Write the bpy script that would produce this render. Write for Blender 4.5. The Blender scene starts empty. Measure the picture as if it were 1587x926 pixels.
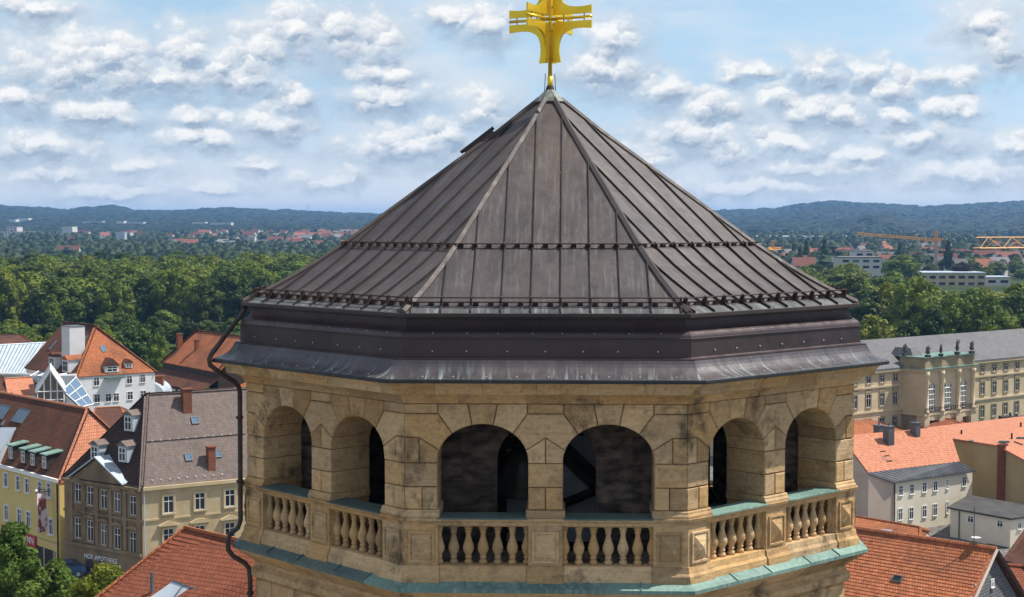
import bpy, math, random
from mathutils import Vector, Matrix, noise as mnoise
R = math.radians
random.seed(7)
scene = bpy.context.scene
col = scene.collection

# ---------------------------------------------------------------- camera
W, H, F = 1587.0, 926.0, 2440.0
CAMZ = 36.0
PITCH = math.atan((463.0 - 340.0) / F)
cam_d = bpy.data.cameras.new('camera')
cam_d.sensor_width = 36.0
cam_d.lens = 36.0 * F / W
cam_d.clip_start = 0.5
cam_d.clip_end = 60000.0
cam = bpy.data.objects.new('camera', cam_d)
cam.location = (0, 0, CAMZ)
cam.rotation_euler = (math.pi / 2 - PITCH, 0, 0)
col.objects.link(cam)
scene.camera = cam

# ---------------------------------------------------------------- sky, sun, exposure
SUN_AZ, SUN_EL = R(9.5), R(58.0)          # degrees behind the picture's right-hand axis
sun_vec = Vector((math.cos(SUN_EL) * math.cos(SUN_AZ), math.cos(SUN_EL) * math.sin(SUN_AZ), math.sin(SUN_EL)))
sd = bpy.data.lights.new('sun', 'SUN')
sd.energy = 4.1
sd.angle = R(0.53)
sd.color = (1.0, 0.95, 0.87)
so = bpy.data.objects.new('sun', sd)
so.rotation_euler = sun_vec.to_track_quat('Z', 'Y').to_euler()
so.location = (60, 20, 120)
col.objects.link(so)
vs = scene.view_settings
vs.view_transform = 'Standard'
vs.look = 'None'
vs.gamma = 1.0
vs.exposure = 0.58
vs.use_curve_mapping = False
try:
    scene.cycles.use_denoising = True
    scene.cycles.max_bounces = 6
    scene.cycles.diffuse_bounces = 3
    scene.cycles.glossy_bounces = 2
    scene.cycles.transmission_bounces = 2
    scene.cycles.transparent_max_bounces = 6
    scene.cycles.volume_bounces = 0
except Exception:
    pass

world = bpy.data.worlds.new('World')
scene.world = world
world.use_nodes = True
WN, WL = world.node_tree.nodes, world.node_tree.links
WN.clear()

def nd(t, **kw):
    n = WN.new(t)
    for k, v in kw.items():
        setattr(n, k, v)
    return n

def setin(node, idx, v):
    if hasattr(v, 'is_output') or isinstance(v, bpy.types.NodeSocket):
        node.id_data.links.new(v, node.inputs[idx])
    else:
        node.inputs[idx].default_value = v

def wmath(op, a, b=None, c=None, clamp=False):
    n = nd('ShaderNodeMath', operation=op)
    n.use_clamp = clamp
    setin(n, 0, a)
    if b is not None: setin(n, 1, b)
    if c is not None: setin(n, 2, c)
    return n.outputs[0]

def wvec(op, a, b=None, c=None):
    n = nd('ShaderNodeVectorMath', operation=op)
    setin(n, 0, a)
    if b is not None: setin(n, 1, b)
    if c is not None: setin(n, 2, c)
    return n.outputs['Value'] if op == 'LENGTH' else n.outputs[0]

def wrange(v, a, b, c=0.0, d=1.0, smooth=True):
    n = nd('ShaderNodeMapRange')
    n.interpolation_type = 'SMOOTHSTEP' if smooth else 'LINEAR'
    setin(n, 0, v)
    for i, x in enumerate((a, b, c, d)):
        n.inputs[i + 1].default_value = x
    return n.outputs[0]

def azel(px, py):
    dx, dy = (px - W / 2) / F, -(py - H / 2) / F
    v = Vector((dx, math.cos(PITCH) + dy * math.sin(PITCH), -math.sin(PITCH) + dy * math.cos(PITCH))).normalized()
    return math.atan2(v.x, v.y), math.asin(v.z)

# cumulus heaps: centre and half-axes of each heap, as directions in the sky
CLOUDS = [(120, 104, 105, 36), (112, 78, 40, 28), (180, 90, 60, 34), (280, 82, 52, 34), (240, 120, 90, 24), (395, 80, 52, 40), (385, 120, 75, 22), (455, 40, 36, 36), (520, 50, 62, 44),
          (580, 62, 46, 36), (350, 100, 60, 26), (30, 150, 45, 22), (150, 178, 70, 20), (305, 184, 45, 18), (420, 190, 46, 26), (455, 152, 32, 17), (600, 114, 52, 20), (600, 150, 66, 18), (620, 226, 92, 26), (690, 212, 34, 28),
          (60, 226, 75, 20), (212, 256, 46, 11), (398, 252, 30, 11), (495, 280, 50, 11), (75, 272, 62, 11), (310, 216, 62, 13), (755, 38, 42, 26), (750, 165, 42, 28), (45, 12, 70, 15), (700, 25, 40, 14), (540, 275, 22, 11), (170, 300, 90, 8), (330, 290, 50, 8),
          (945, 62, 45, 32), (935, 108, 62, 32), (1030, 138, 40, 20), (1098, 166, 62, 28), (1073, 208, 82, 24), (1130, 232, 34, 22), (1268, 106, 40, 26), (1345, 112, 30, 19), (1395, 136, 34, 26), (1206, 148, 32, 18),
          (1290, 172, 76, 22), (1220, 220, 62, 17), (1390, 183, 26, 11), (1475, 166, 46, 14), (1430, 214, 62, 17), (1520, 30, 44, 24), (1553, 74, 34, 32), (1475, 120, 42, 16), (1505, 270, 90, 15), (1270, 262, 95, 13), (1170, 292, 120, 10), (1575, 225, 34, 14), (1010, 240, 60, 16), (1350, 240, 50, 10), (1155, 110, 40, 12)]

def noise2(vec, detail, rough=0.55, out='Fac'):
    n = nd('ShaderNodeTexNoise', noise_dimensions='2D')
    n.inputs['Scale'].default_value = 1.0
    n.inputs['Detail'].default_value = detail
    n.inputs['Roughness'].default_value = rough
    WL.new(vec, n.inputs['Vector'])
    return n.outputs[out]
def puffs(P, sx, sy, ox):
    """round heads of cloud: distance to the nearest head and where on the head we are"""
    v = wvec('MULTIPLY_ADD', P, (sx, sy, 0.0), (ox, ox * 0.7, 0.0))
    vo = nd('ShaderNodeTexVoronoi', voronoi_dimensions='2D', feature='SMOOTH_F1')
    vo.inputs['Scale'].default_value = 1.0
    vo.inputs['Smoothness'].default_value = 0.35
    WL.new(v, vo.inputs['Vector'])
    n = wvec('SUBTRACT', v, vo.outputs['Position'])
    dot = nd('ShaderNodeVectorMath', operation='DOT_PRODUCT')
    WL.new(n, dot.inputs[0]); dot.inputs[1].default_value = (-0.25, 0.97, 0.0)
    return vo.outputs['Distance'], dot.outputs['Value']
def heap_group():
    g = bpy.data.node_groups.new('cumulus_heaps', 'ShaderNodeTree')
    g.interface.new_socket('P', in_out='INPUT', socket_type='NodeSocketVector')
    g.interface.new_socket('D', in_out='OUTPUT', socket_type='NodeSocketFloat')
    global WN, WL
    keep = (WN, WL)
    WN, WL = g.nodes, g.links
    gi, go = WN.new('NodeGroupInput'), WN.new('NodeGroupOutput')
    P = gi.outputs[0]
    cur = None
    for (cx, cy, rx, ry) in CLOUDS:
        a, e = azel(cx, cy)
        ia, ie = F / (rx * 1.16), F / (ry * 1.12 + 6.5)
        q = wvec('MULTIPLY_ADD', P, (ia, ie, 0.0), (-a * ia, -e * ie, 0.0))
        L = wvec('LENGTH', q)
        cur = L if cur is None else wmath('SMOOTH_MIN', cur, L, 0.30)
    WL.new(wmath('MAXIMUM', wmath('SUBTRACT', 1.0, cur), -1.5), go.inputs[0])
    WN, WL = keep
    return g

def sky_shader(direction, explicit):
    """clear Nishita sky with broken cumulus, as a function of the direction looked in"""
    sep = nd('ShaderNodeSeparateXYZ')
    WL.new(direction, sep.inputs[0])
    AZ = wmath('ARCTAN2', sep.outputs[0], sep.outputs[1])
    EL = wmath('ARCSINE', sep.outputs[2])
    cmb = nd('ShaderNodeCombineXYZ')
    WL.new(AZ, cmb.inputs[0]); WL.new(EL, cmb.inputs[1])
    P = cmb.outputs[0]
    gen = wmath('MULTIPLY_ADD', noise2(wvec('MULTIPLY', P, (15.0, 26.0, 0.0)), 3.0), 6.0, -3.3)
    if explicit:
        CG = heap_group()
        def heaps(vec):
            n = nd('ShaderNodeGroup'); n.node_tree = CG
            WL.new(vec, n.inputs[0])
            return n.outputs[0]
        off = wvec('SUBTRACT', noise2(wvec('MULTIPLY', P, (42.0, 60.0, 0.0)), 4.0, 0.55, 'Color'), (0.5, 0.5, 0.5))
        Pw = wvec('MULTIPLY_ADD', off, (0.030, 0.017, 0.0), P)
        f0 = heaps(Pw)
        f1 = heaps(wvec('ADD', Pw, (-0.0012, 0.0050, 0.0)))
        m = wmath('MAXIMUM', wrange(wmath('ABSOLUTE', AZ), 0.33, 0.40), wrange(EL, 0.14, 0.18))
        f0 = wmath('ADD', wmath('MULTIPLY', f0, wmath('SUBTRACT', 1.0, m)), wmath('MULTIPLY', gen, m))
        off2 = wvec('SUBTRACT', noise2(wvec('MULTIPLY', P, (150.0, 170.0, 0.0)), 4.0, 0.6, 'Color'), (0.5, 0.5, 0.5))
        Pv = wvec('MULTIPLY_ADD', off2, (0.0095, 0.0075, 0.0), P)
        v1, s1 = puffs(Pv, 60.0, 72.0, 3.1)
        v2, s2 = puffs(Pv, 150.0, 175.0, 7.7)
        n1 = noise2(wvec('MULTIPLY', P, (60.0, 85.0, 0.0)), 6.0, 0.6)
        d0 = wmath('MULTIPLY_ADD', v1, -0.75, wmath('ADD', f0, 0.34))
        d0 = wmath('MULTIPLY_ADD', v2, -0.32, wmath('ADD', d0, 0.14))
        d0 = wmath('MULTIPLY_ADD', n1, 1.1, wmath('ADD', d0, -0.50))
        body = wrange(wmath('MULTIPLY_ADD', n1, 1.4, wmath('ADD', f0, -0.70)), -0.75, 0.46, 0.0, 0.76)
        head = wrange(d0, -0.16, 0.66)
        alpha = wmath('MAXIMUM', body, head)
        macro = wrange(wmath('SUBTRACT', f0, f1), -0.46, 0.46, -0.5, 0.5)
        lit = wmath('MULTIPLY_ADD', macro, 0.62, 0.47)
        fine = wmath('MULTIPLY_ADD', s2, 0.20, wmath('MULTIPLY', s1, 0.42))
        lit = wmath('MULTIPLY_ADD', wmath('MULTIPLY', fine, head), 1.0, lit)
        lit = wmath('MULTIPLY', lit, wrange(head, 0.0, 1.0, 0.82, 1.06))
    else:
        alpha = wrange(gen, -0.95, 0.62)
        lit = wmath('MULTIPLY', alpha, 0.62)
    veil = nd('ShaderNodeTexNoise', noise_dimensions='2D')
    veil.inputs['Scale'].default_value = 1.0
    veil.inputs['Detail'].default_value = 4.0 if explicit else 1.0
    WL.new(wvec('MULTIPLY', cmb.outputs[0], (8.0, 30.0, 0.0)), veil.inputs['Vector'])
    valpha = wrange(veil.outputs['Fac'], 0.36, 0.74, 0.02, 0.60)
    valpha = wmath('MAXIMUM', valpha, wrange(EL, 0.0, 0.095, 0.95, 0.0))
    alpha = wmath('MULTIPLY', alpha, wrange(EL, 0.0, 0.06, 0.55, 0.97))
    ramp = nd('ShaderNodeValToRGB')
    ramp.color_ramp.elements[0].position = 0.16
    ramp.color_ramp.elements[0].color = (0.30, 0.38, 0.49, 1)
    ramp.color_ramp.elements[1].position = 0.88
    ramp.color_ramp.elements[1].color = (0.85, 0.845, 0.83, 1)
    e = ramp.color_ramp.elements.new(0.5)
    e.color = (0.56, 0.61, 0.67, 1)
    WL.new(lit, ramp.inputs[0])
    sky = nd('ShaderNodeTexSky')
    sky.sky_type = 'NISHITA'
    sky.sun_disc = False
    sky.sun_elevation = SUN_EL
    sky.sun_rotation = math.pi / 2 - SUN_AZ      # measured clockwise from +Y
    sky.altitude = 350.0
    sky.air_density = 1.0
    sky.dust_density = 0.3
    sky.ozone_density = 2.0
    # the clear sky close to the horizon keeps the tone it has a little higher up
    el2 = wmath('MAXIMUM', sep.outputs[2], 0.12)
    up = nd('ShaderNodeCombineXYZ')
    WL.new(sep.outputs[0], up.inputs[0]); WL.new(sep.outputs[1], up.inputs[1]); WL.new(el2, up.inputs[2])
    WL.new(wvec('NORMALIZE', up.outputs[0]), sky.inputs['Vector'])
    return sky.outputs[0], alpha, ramp.outputs[0], valpha

SKY_STRENGTH, CLOUD_STRENGTH = 0.094, 0.79
def sky_output(kind, out_type, s):
    skyc, alpha, cloudc, valpha = s
    def emit(c, st):
        n = nd(kind)
        if isinstance(c, bpy.types.NodeSocket): WL.new(c, n.inputs['Color'])
        else: n.inputs['Color'].default_value = c
        n.inputs['Strength'].default_value = st
        return n.outputs[0]
    m1 = nd('ShaderNodeMixShader')
    WL.new(valpha, m1.inputs[0]); WL.new(emit(skyc, SKY_STRENGTH), m1.inputs[1]); WL.new(emit((0.70, 0.735, 0.77, 1), CLOUD_STRENGTH), m1.inputs[2])
    m2 = nd('ShaderNodeMixShader')
    WL.new(alpha, m2.inputs[0]); WL.new(m1.outputs[0], m2.inputs[1]); WL.new(emit(cloudc, CLOUD_STRENGTH), m2.inputs[2])
    WL.new(m2.outputs[0], nd(out_type).inputs['Surface'])
tcw = nd('ShaderNodeTexCoord')
sky_output('ShaderNodeBackground', 'ShaderNodeOutputWorld', sky_shader(tcw.outputs['Generated'], False))

# the lower sky, 30 km off, where the cumulus stands
sky_m = bpy.data.materials.new('cumulus_sky'); sky_m.use_nodes = True
WN, WL = sky_m.node_tree.nodes, sky_m.node_tree.links
WN.clear()
tcs = nd('ShaderNodeTexCoord')
sky_output('ShaderNodeEmission', 'ShaderNodeOutputMaterial', sky_shader(wvec('NORMALIZE', tcs.outputs['Object']), True))
sky_m.cycles.emission_sampling = 'NONE'
vs_, fs_ = [], []
rings_ = [R(x) for x in (-1.5, 0, 1.5, 3, 5, 7, 9, 11, 13, 15)]
for e_ in rings_:
    for i in range(180):
        a_ = R(2 * i)
        vs_.append((30000 * math.cos(e_) * math.sin(a_), 30000 * math.cos(e_) * math.cos(a_), 30000 * math.sin(e_)))
for j in range(len(rings_) - 1):
    for i in range(180):
        fs_.append((j * 180 + i, j * 180 + (i + 1) % 180, (j + 1) * 180 + (i + 1) % 180, (j + 1) * 180 + i))
sky_me = bpy.data.meshes.new('sky'); sky_me.from_pydata(vs_, [], fs_); sky_me.materials.append(sky_m)
sky_o = bpy.data.objects.new('sky', sky_me); sky_o.location = (0, 0, CAMZ); col.objects.link(sky_o)
sky_o['kind'] = 'structure'

# ---------------------------------------------------------------- helpers
def ray(px, py):
    dx, dy = (px - W / 2) / F, -(py - H / 2) / F
    return Vector((dx, math.cos(PITCH) + dy * math.sin(PITCH), -math.sin(PITCH) + dy * math.cos(PITCH)))
def at(px, py, d):
    v = ray(px, py); t = d / v.y
    return Vector((0, 0, CAMZ)) + v * t
def pz(px, py, Z):
    v = ray(px, py); t = (Z - CAMZ) / v.z
    return Vector((0, 0, CAMZ)) + v * t
def on_wall(P, Q, px, py):
    """where the sight line meets the vertical wall through P and Q: metres from P, height"""
    v = ray(px, py)
    d = (Q - P).to_2d(); L = d.length; d = d / L
    n = Vector((-d.y, d.x))
    t = (P.to_2d().dot(n)) / (v.to_2d().dot(n))
    X = v * t
    return (X.to_2d() - P.to_2d()).dot(d), CAMZ + X.z

class MB:
    def __init__(s): s.v = []; s.f = []; s.m = []; s.uv = None
    def add(s, vs, fs, m=0):
        b = len(s.v); s.v += [tuple(p) for p in vs]
        for f in fs:
            s.f.append([i + b for i in f]); s.m.append(m)
        return s
    def box(s, c, d, m=0, M=None):
        x, y, z = d[0] / 2, d[1] / 2, d[2] / 2
        vs = [Vector((c[0] + i * x, c[1] + j * y, c[2] + k * z)) for k in (-1, 1) for j in (-1, 1) for i in (-1, 1)]
        if M is not None: vs = [M @ p for p in vs]
        return s.add(vs, [(0, 2, 3, 1), (4, 5, 7, 6), (0, 1, 5, 4), (2, 6, 7, 3), (0, 4, 6, 2), (1, 3, 7, 5)], m)
    def rings(s, rings, m=0, caps=True, closed=True):
        n = len(rings[0]); b = len(s.v)
        for r in rings: s.v += [tuple(p) for p in r]
        for i in range(len(rings) - 1):
            for j in range(n if closed else n - 1):
                k = (j + 1) % n
                s.f.append([b + i * n + j, b + i * n + k, b + (i + 1) * n + k, b + (i + 1) * n + j]); s.m.append(m)
        if caps:
            s.f.append([b + j for j in range(n)][::-1]); s.m.append(m)
            s.f.append([b + (len(rings) - 1) * n + j for j in range(n)]); s.m.append(m)
        return s
    def tube(s, pts, r, n=8, m=0, flat=1.0, up=None):
        pts = [Vector(p) for p in pts]; rs = []
        for i, p in enumerate(pts):
            t = (pts[min(i + 1, len(pts) - 1)] - pts[max(i - 1, 0)]).normalized()
            u0 = Vector(up) if up else (Vector((0, 0, 1)) if abs(t.z) < 0.95 else Vector((1, 0, 0)))
            a = t.cross(u0).normalized(); b2 = a.cross(t).normalized()
            rr = r[i] if isinstance(r, (list, tuple)) else r
            rs.append([p + a * (rr * math.cos(q)) + b2 * (rr * flat * math.sin(q)) for q in [2 * math.pi * k / n for k in range(n)]])
        return s.rings(rs, m)
    def lathe(s, prof, n=12, c=(0, 0, 0), m=0, sx=1.0, sy=1.0):
        return s.rings([[Vector((c[0] + r * sx * math.cos(2 * math.pi * k / n), c[1] + r * sy * math.sin(2 * math.pi * k / n), c[2] + z)) for k in range(n)] for r, z in prof], m)
    def prism(s, poly, f0, f1, m=0):
        return s.rings([[f0(*p) for p in poly], [f1(*p) for p in poly]], m)
    def mesh(s, name, mats, smooth=False, uvfn=None):
        me = bpy.data.meshes.new(name)
        me.from_pydata(s.v, [], s.f)
        for mt in (mats if isinstance(mats, (list, tuple)) else [mats]): me.materials.append(mt)
        if any(s.m): me.polygons.foreach_set('material_index', s.m)
        if smooth: me.polygons.foreach_set('use_smooth', [True] * len(s.f))
        if uvfn:
            ul = me.uv_layers.new(name='UVMap')
            for p in me.polygons:
                for li in p.loop_indices:
                    ul.data[li].uv = uvfn(p, Vector(me.vertices[me.loops[li].vertex_index].co))
        import bmesh
        bm = bmesh.new(); bm.from_mesh(me)
        bmesh.ops.recalc_face_normals(bm, faces=bm.faces)
        bm.to_mesh(me); bm.free()
        me.update()
        return me

def link(name, me, parent=None, loc=None, rz=None, kind=None):
    o = bpy.data.objects.new(name, me)
    col.objects.link(o)
    if parent is not None: o.parent = parent
    if loc is not None: o.location = loc
    if rz is not None: o.rotation_euler = (0, 0, rz)
    if kind: o['kind'] = kind
    return o
def thing(name, label, cat, loc=(0, 0, 0), rz=0.0, group=None, me=None):
    o = link(name, me, None, loc, rz)
    o['label'] = label; o['category'] = cat
    if group: o['group'] = group
    return o
def slope_uv(p, co):
    """metres along the level line and up the slope of the face"""
    n = p.normal
    u = Vector((-n.y, n.x, 0))
    u = u.normalized() if u.length > 1e-4 else Vector((1, 0, 0))
    v = n.cross(u)
    return (co.dot(u), co.dot(v))

# ---------------------------------------------------------------- materials
def new_mat(name):
    m = bpy.data.materials.new(name); m.use_nodes = True
    return m, m.node_tree.nodes, m.node_tree.links, m.node_tree.nodes['Principled BSDF']
def nnoise(N, L, vec, scale, detail=4.0, rough=0.55):
    n = N.new('ShaderNodeTexNoise')
    n.inputs['Scale'].default_value = scale; n.inputs['Detail'].default_value = detail; n.inputs['Roughness'].default_value = rough
    if vec is not None: L.new(vec, n.inputs['Vector'])
    return n.outputs['Fac']
def nramp(N, L, fac, pts):
    r = N.new('ShaderNodeValToRGB'); els = r.color_ramp.elements
    while len(els) < len(pts): els.new(0.5)
    for e_, (p, c) in zip(els, pts):
        e_.position = p; e_.color = (c if len(c) == 4 else (*c, 1)) if isinstance(c, (list, tuple)) else (c, c, c, 1)
    L.new(fac, r.inputs[0]); return r.outputs[0]
def nmix(N, L, fac, a, b, mode='MIX'):
    n = N.new('ShaderNodeMix'); n.data_type = 'RGBA'; n.blend_type = mode
    for i, v in ((0, fac), (6, a), (7, b)):
        if isinstance(v, bpy.types.NodeSocket): L.new(v, n.inputs[i])
        else: n.inputs[i].default_value = v if i == 0 else (*v, 1)
    return n.outputs[2]
def nmath(N, L, op, a, b=0.0):
    n = N.new('ShaderNodeMath'); n.operation = op
    for i, v in ((0, a), (1, b)):
        if isinstance(v, bpy.types.NodeSocket): L.new(v, n.inputs[i])
        else: n.inputs[i].default_value = v
    return n.outputs[0]
def nmap(N, L, vec, sc):
    n = N.new('ShaderNodeVectorMath'); n.operation = 'MULTIPLY'
    L.new(vec, n.inputs[0]); n.inputs[1].default_value = sc
    return n.outputs[0]
def coords(N, world_space=False):
    if world_space: return N.new('ShaderNodeNewGeometry').outputs['Position']
    return N.new('ShaderNodeTexCoord').outputs['Object']
def nbump(N, L, b, h, strength, dist):
    n = N.new('ShaderNodeBump'); n.inputs['Strength'].default_value = strength; n.inputs['Distance'].default_value = dist
    L.new(h, n.inputs['Height']); L.new(n.outputs[0], b.inputs['Normal'])

def pbr(name, c1, c2=None, scale=2.0, rough=0.8, metal=0.0, rand=0.15, bump=0.3, bscale=25.0, bdist=0.01, stretch=(1, 1, 1), lo=0.35, hi=0.65, world_space=False, spec=0.3):
    m, N, L, B = new_mat(name)
    v = nmap(N, L, coords(N, world_space), stretch)
    c = nramp(N, L, nnoise(N, L, v, scale, 5), [(lo, c1), (hi, c2 or c1)])
    if rand:
        oi = N.new('ShaderNodeObjectInfo')
        k = nramp(N, L, oi.outputs['Random'], [(0, 1 - rand), (1, 1 + rand)])
        c = nmix(N, L, 1.0, c, k, 'MULTIPLY')
    L.new(c, B.inputs['Base Color'])
    B.inputs['Roughness'].default_value = rough; B.inputs['Metallic'].default_value = metal
    B.inputs['Specular IOR Level'].default_value = spec
    if bump: nbump(N, L, B, nnoise(N, L, v, bscale, 5), bump, bdist)
    return m

def stone_mat(name):
    m, N, L, B = new_mat(name)
    P = coords(N)
    oi = N.new('ShaderNodeObjectInfo').outputs['Random']
    base = nramp(N, L, oi, [(0.0, (0.43, 0.275, 0.135)), (0.12, (0.72, 0.475, 0.235)), (0.26, (0.55, 0.395, 0.225)), (0.40, (0.78, 0.55, 0.31)), (0.54, (0.64, 0.405, 0.18)), (0.68, (0.45, 0.315, 0.18)), (0.84, (0.76, 0.55, 0.32)), (1.0, (0.60, 0.40, 0.20))])
    bed = nnoise(N, L, nmap(N, L, P, (1.2, 1.2, 7.0)), 2.2, 6, 0.65)
    c = nmix(N, L, 1.0, base, nramp(N, L, bed, [(0.28, (0.76, 0.73, 0.69)), (0.66, (1.0, 0.99, 0.98))]), 'MULTIPLY')
    shift = N.new('ShaderNodeVectorMath'); shift.operation = 'MULTIPLY_ADD'
    cmbo = N.new('ShaderNodeCombineXYZ')
    for i_ in range(3): L.new(oi, cmbo.inputs[i_])
    L.new(cmbo.outputs[0], shift.inputs[0]); shift.inputs[1].default_value = (9.0, 5.0, 7.0); L.new(P, shift.inputs[2])
    own = nnoise(N, L, shift.outputs[0], 1.7, 6, 0.68)
    c = nmix(N, L, nramp(N, L, own, [(0.52, 0.0), (0.68, 0.66)]), c, (0.20, 0.135, 0.08))
    soot = nnoise(N, L, nmap(N, L, P, (1, 1, 0.6)), 0.75, 7, 0.7)
    c = nmix(N, L, nramp(N, L, soot, [(0.57, 0.0), (0.66, 0.80)]), c, (0.085, 0.062, 0.04))
    blot = nnoise(N, L, P, 7.5, 5, 0.7)
    c = nmix(N, L, nramp(N, L, blot, [(0.58, 0.0), (0.72, 0.60)]), c, (0.12, 0.085, 0.05))
    c = nmix(N, L, 1.0, c, nramp(N, L, nnoise(N, L, P, 13, 6, 0.75), [(0.34, (0.80, 0.78, 0.76)), (0.55, (1.0, 1.0, 1.0))]), 'MULTIPLY')
    lich = nnoise(N, L, P, 2.7, 5, 0.7)
    c = nmix(N, L, nramp(N, L, lich, [(0.60, 0.0), (0.76, 0.5)]), c, (0.60, 0.52, 0.37))
    L.new(c, B.inputs['Base Color'])
    B.inputs['Roughness'].default_value = 0.92; B.inputs['Specular IOR Level'].default_value = 0.15
    h = nmath(N, L, 'ADD', nmath(N, L, 'MULTIPLY', nnoise(N, L, P, 26, 6, 0.75), 0.7), bed)
    nbump(N, L, B, h, 0.95, 0.018)
    return m

def copper_mat(name, c1, c2, verd, streak=(0.62, 0.80), rough=0.42, metal=0.35, zlim=None, uv=False):
    """weathered copper sheet: brown patina with pale green run-off streaks"""
    m, N, L, B = new_mat(name)
    P = coords(N)
    oi = N.new('ShaderNodeObjectInfo').outputs['Random']
    c = nramp(N, L, nnoise(N, L, P, 0.9, 6, 0.6), [(0.3, c1), (0.7, c2)])
    c = nmix(N, L, 1.0, c, nramp(N, L, oi, [(0, (0.70, 0.71, 0.74)), (0.5, (0.86, 0.85, 0.85)), (1, (1.0, 0.98, 0.96))]), 'MULTIPLY')
    st = nnoise(N, L, nmap(N, L, N.new('ShaderNodeUVMap').outputs[0], (8.0, 0.5, 0.0)) if uv else nmap(N, L, P, (7.0, 7.0, 0.55)), 1.6, 6, 0.65)
    ms = nramp(N, L, st, [(streak[0], 0.0), (streak[1], 0.75)])
    if zlim:
        sp = N.new('ShaderNodeSeparateXYZ'); L.new(P, sp.inputs[0])
        mr = N.new('ShaderNodeMapRange'); L.new(sp.outputs[2], mr.inputs[0])
        for i, x in enumerate(zlim): mr.inputs[i + 1].default_value = x
        ms = nmath(N, L, 'MULTIPLY', ms, mr.outputs[0])
    c = nmix(N, L, ms, c, verd)
    sp2 = nnoise(N, L, P, 38, 3, 0.5)
    c = nmix(N, L, nramp(N, L, sp2, [(0.70, 0.0), (0.80, 0.5)]), c, (0.42, 0.42, 0.38))
    L.new(c, B.inputs['Base Color'])
    L.new(nramp(N, L, nnoise(N, L, P, 4.0, 5), [(0.3, rough - 0.08), (0.7, rough + 0.16)]), B.inputs['Roughness'])
    B.inputs['Metallic'].default_value = metal
    nbump(N, L, B, nnoise(N, L, nmap(N, L, P, (1, 1, 0.6)), 1.7, 3), 0.40, 0.06)
    return m

def tile_mat(name, c1, c2, dirt, row=0.30, colw=0.20, bump=0.6, moss=0.45, mort=0.35):
    m, N, L, B = new_mat(name)
    uv = N.new('ShaderNodeUVMap').outputs[0]
    br = N.new('ShaderNodeTexBrick')
    br.offset = 0.5
    br.inputs['Color1'].default_value = (*c1, 1); br.inputs['Color2'].default_value = (*c2, 1)
    br.inputs['Mortar'].default_value = tuple(x * mort for x in c1) + (1,)
    br.inputs['Scale'].default_value = 1.0; br.inputs['Mortar Size'].default_value = 0.022
    br.inputs['Mortar Smooth'].default_value = 0.4; br.inputs['Bias'].default_value = 0.0
    br.inputs['Brick Width'].default_value = colw; br.inputs['Row Height'].default_value = row
    L.new(uv, br.inputs['Vector'])
    P = coords(N, True)
    big = nnoise(N, L, P, 0.22, 6, 0.65)
    c = nmix(N, L, nramp(N, L, big, [(moss, 0.0), (moss + 0.25, 0.8)]), br.outputs['Color'], dirt)
    sm = nnoise(N, L, P, 2.4, 4, 0.7)
    c = nmix(N, L, 1.0, c, nramp(N, L, sm, [(0.3, 0.78), (0.7, 1.18)]), 'MULTIPLY')
    L.new(c, B.inputs['Base Color'])
    B.inputs['Roughness'].default_value = 0.85; B.inputs['Specular IOR Level'].default_value = 0.2
    sv = N.new('ShaderNodeSeparateXYZ'); L.new(uv, sv.inputs[0])
    fr = nmath(N, L, 'FRACT', nmath(N, L, 'DIVIDE', sv.outputs[1], row))
    saw = nmath(N, L, 'SUBTRACT', 1.0, fr)
    hh = nmath(N, L, 'SUBTRACT', saw, nmath(N, L, 'MULTIPLY', br.outputs['Fac'], 0.5))
    nbump(N, L, B, hh, bump, 0.06)
    return m

M = {}
M['stone'] = stone_mat('sandstone')
M['mortar'] = pbr('dark_joint', (0.06, 0.043, 0.026), (0.10, 0.073, 0.043), 6, 0.95, rand=0)
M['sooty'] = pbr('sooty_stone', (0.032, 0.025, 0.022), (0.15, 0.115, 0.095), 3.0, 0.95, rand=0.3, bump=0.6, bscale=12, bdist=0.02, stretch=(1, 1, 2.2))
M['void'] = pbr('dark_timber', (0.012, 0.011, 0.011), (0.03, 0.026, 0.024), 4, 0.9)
M['board'] = pbr('grey_board', (0.38, 0.38, 0.40), (0.48, 0.48, 0.50), 2, 0.8)
M['roofcu'] = copper_mat('brown_copper_roof', (0.056, 0.045, 0.044), (0.100, 0.081, 0.078), (0.19, 0.19, 0.175), (0.52, 0.82), 0.46, 0.2, uv=True)
M['roofcap'] = copper_mat('greening_copper_cap', (0.10, 0.10, 0.09), (0.17, 0.19, 0.165), (0.26, 0.33, 0.29), (0.42, 0.7), 0.5, 0.2)
M['seam'] = copper_mat('dark_copper_seam', (0.035, 0.026, 0.025), (0.06, 0.045, 0.042), (0.15, 0.17, 0.16), (0.66, 0.85), 0.5, 0.2)
M['hip'] = copper_mat('copper_hip_roll', (0.066, 0.050, 0.046), (0.098, 0.076, 0.070), (0.15, 0.18, 0.17), (0.66, 0.85), 0.62, 0.0)
M['band'] = copper_mat('purple_brown_copper', (0.058, 0.040, 0.042), (0.092, 0.064, 0.066), (0.16, 0.19, 0.19), (0.64, 0.86), 0.38, 0.3, uv=True)
M['flare'] = copper_mat('streaked_copper_flare', (0.070, 0.060, 0.066), (0.115, 0.100, 0.104), (0.42, 0.52, 0.50), (0.52, 0.69), 0.38, 0.3, zlim=(CAMZ - 2.80, CAMZ - 2.58, 1.0, 0.12), uv=True)
M['lip'] = copper_mat('blackened_copper_lip', (0.022, 0.026, 0.030), (0.045, 0.052, 0.058), (0.30, 0.40, 0.40), (0.62, 0.80), 0.4, 0.2, uv=True)
M['eavecu'] = copper_mat('greening_eave_copper', (0.085, 0.080, 0.080), (0.14, 0.138, 0.136), (0.33, 0.39, 0.37), (0.50, 0.74), 0.4, 0.25, uv=True)
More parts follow.
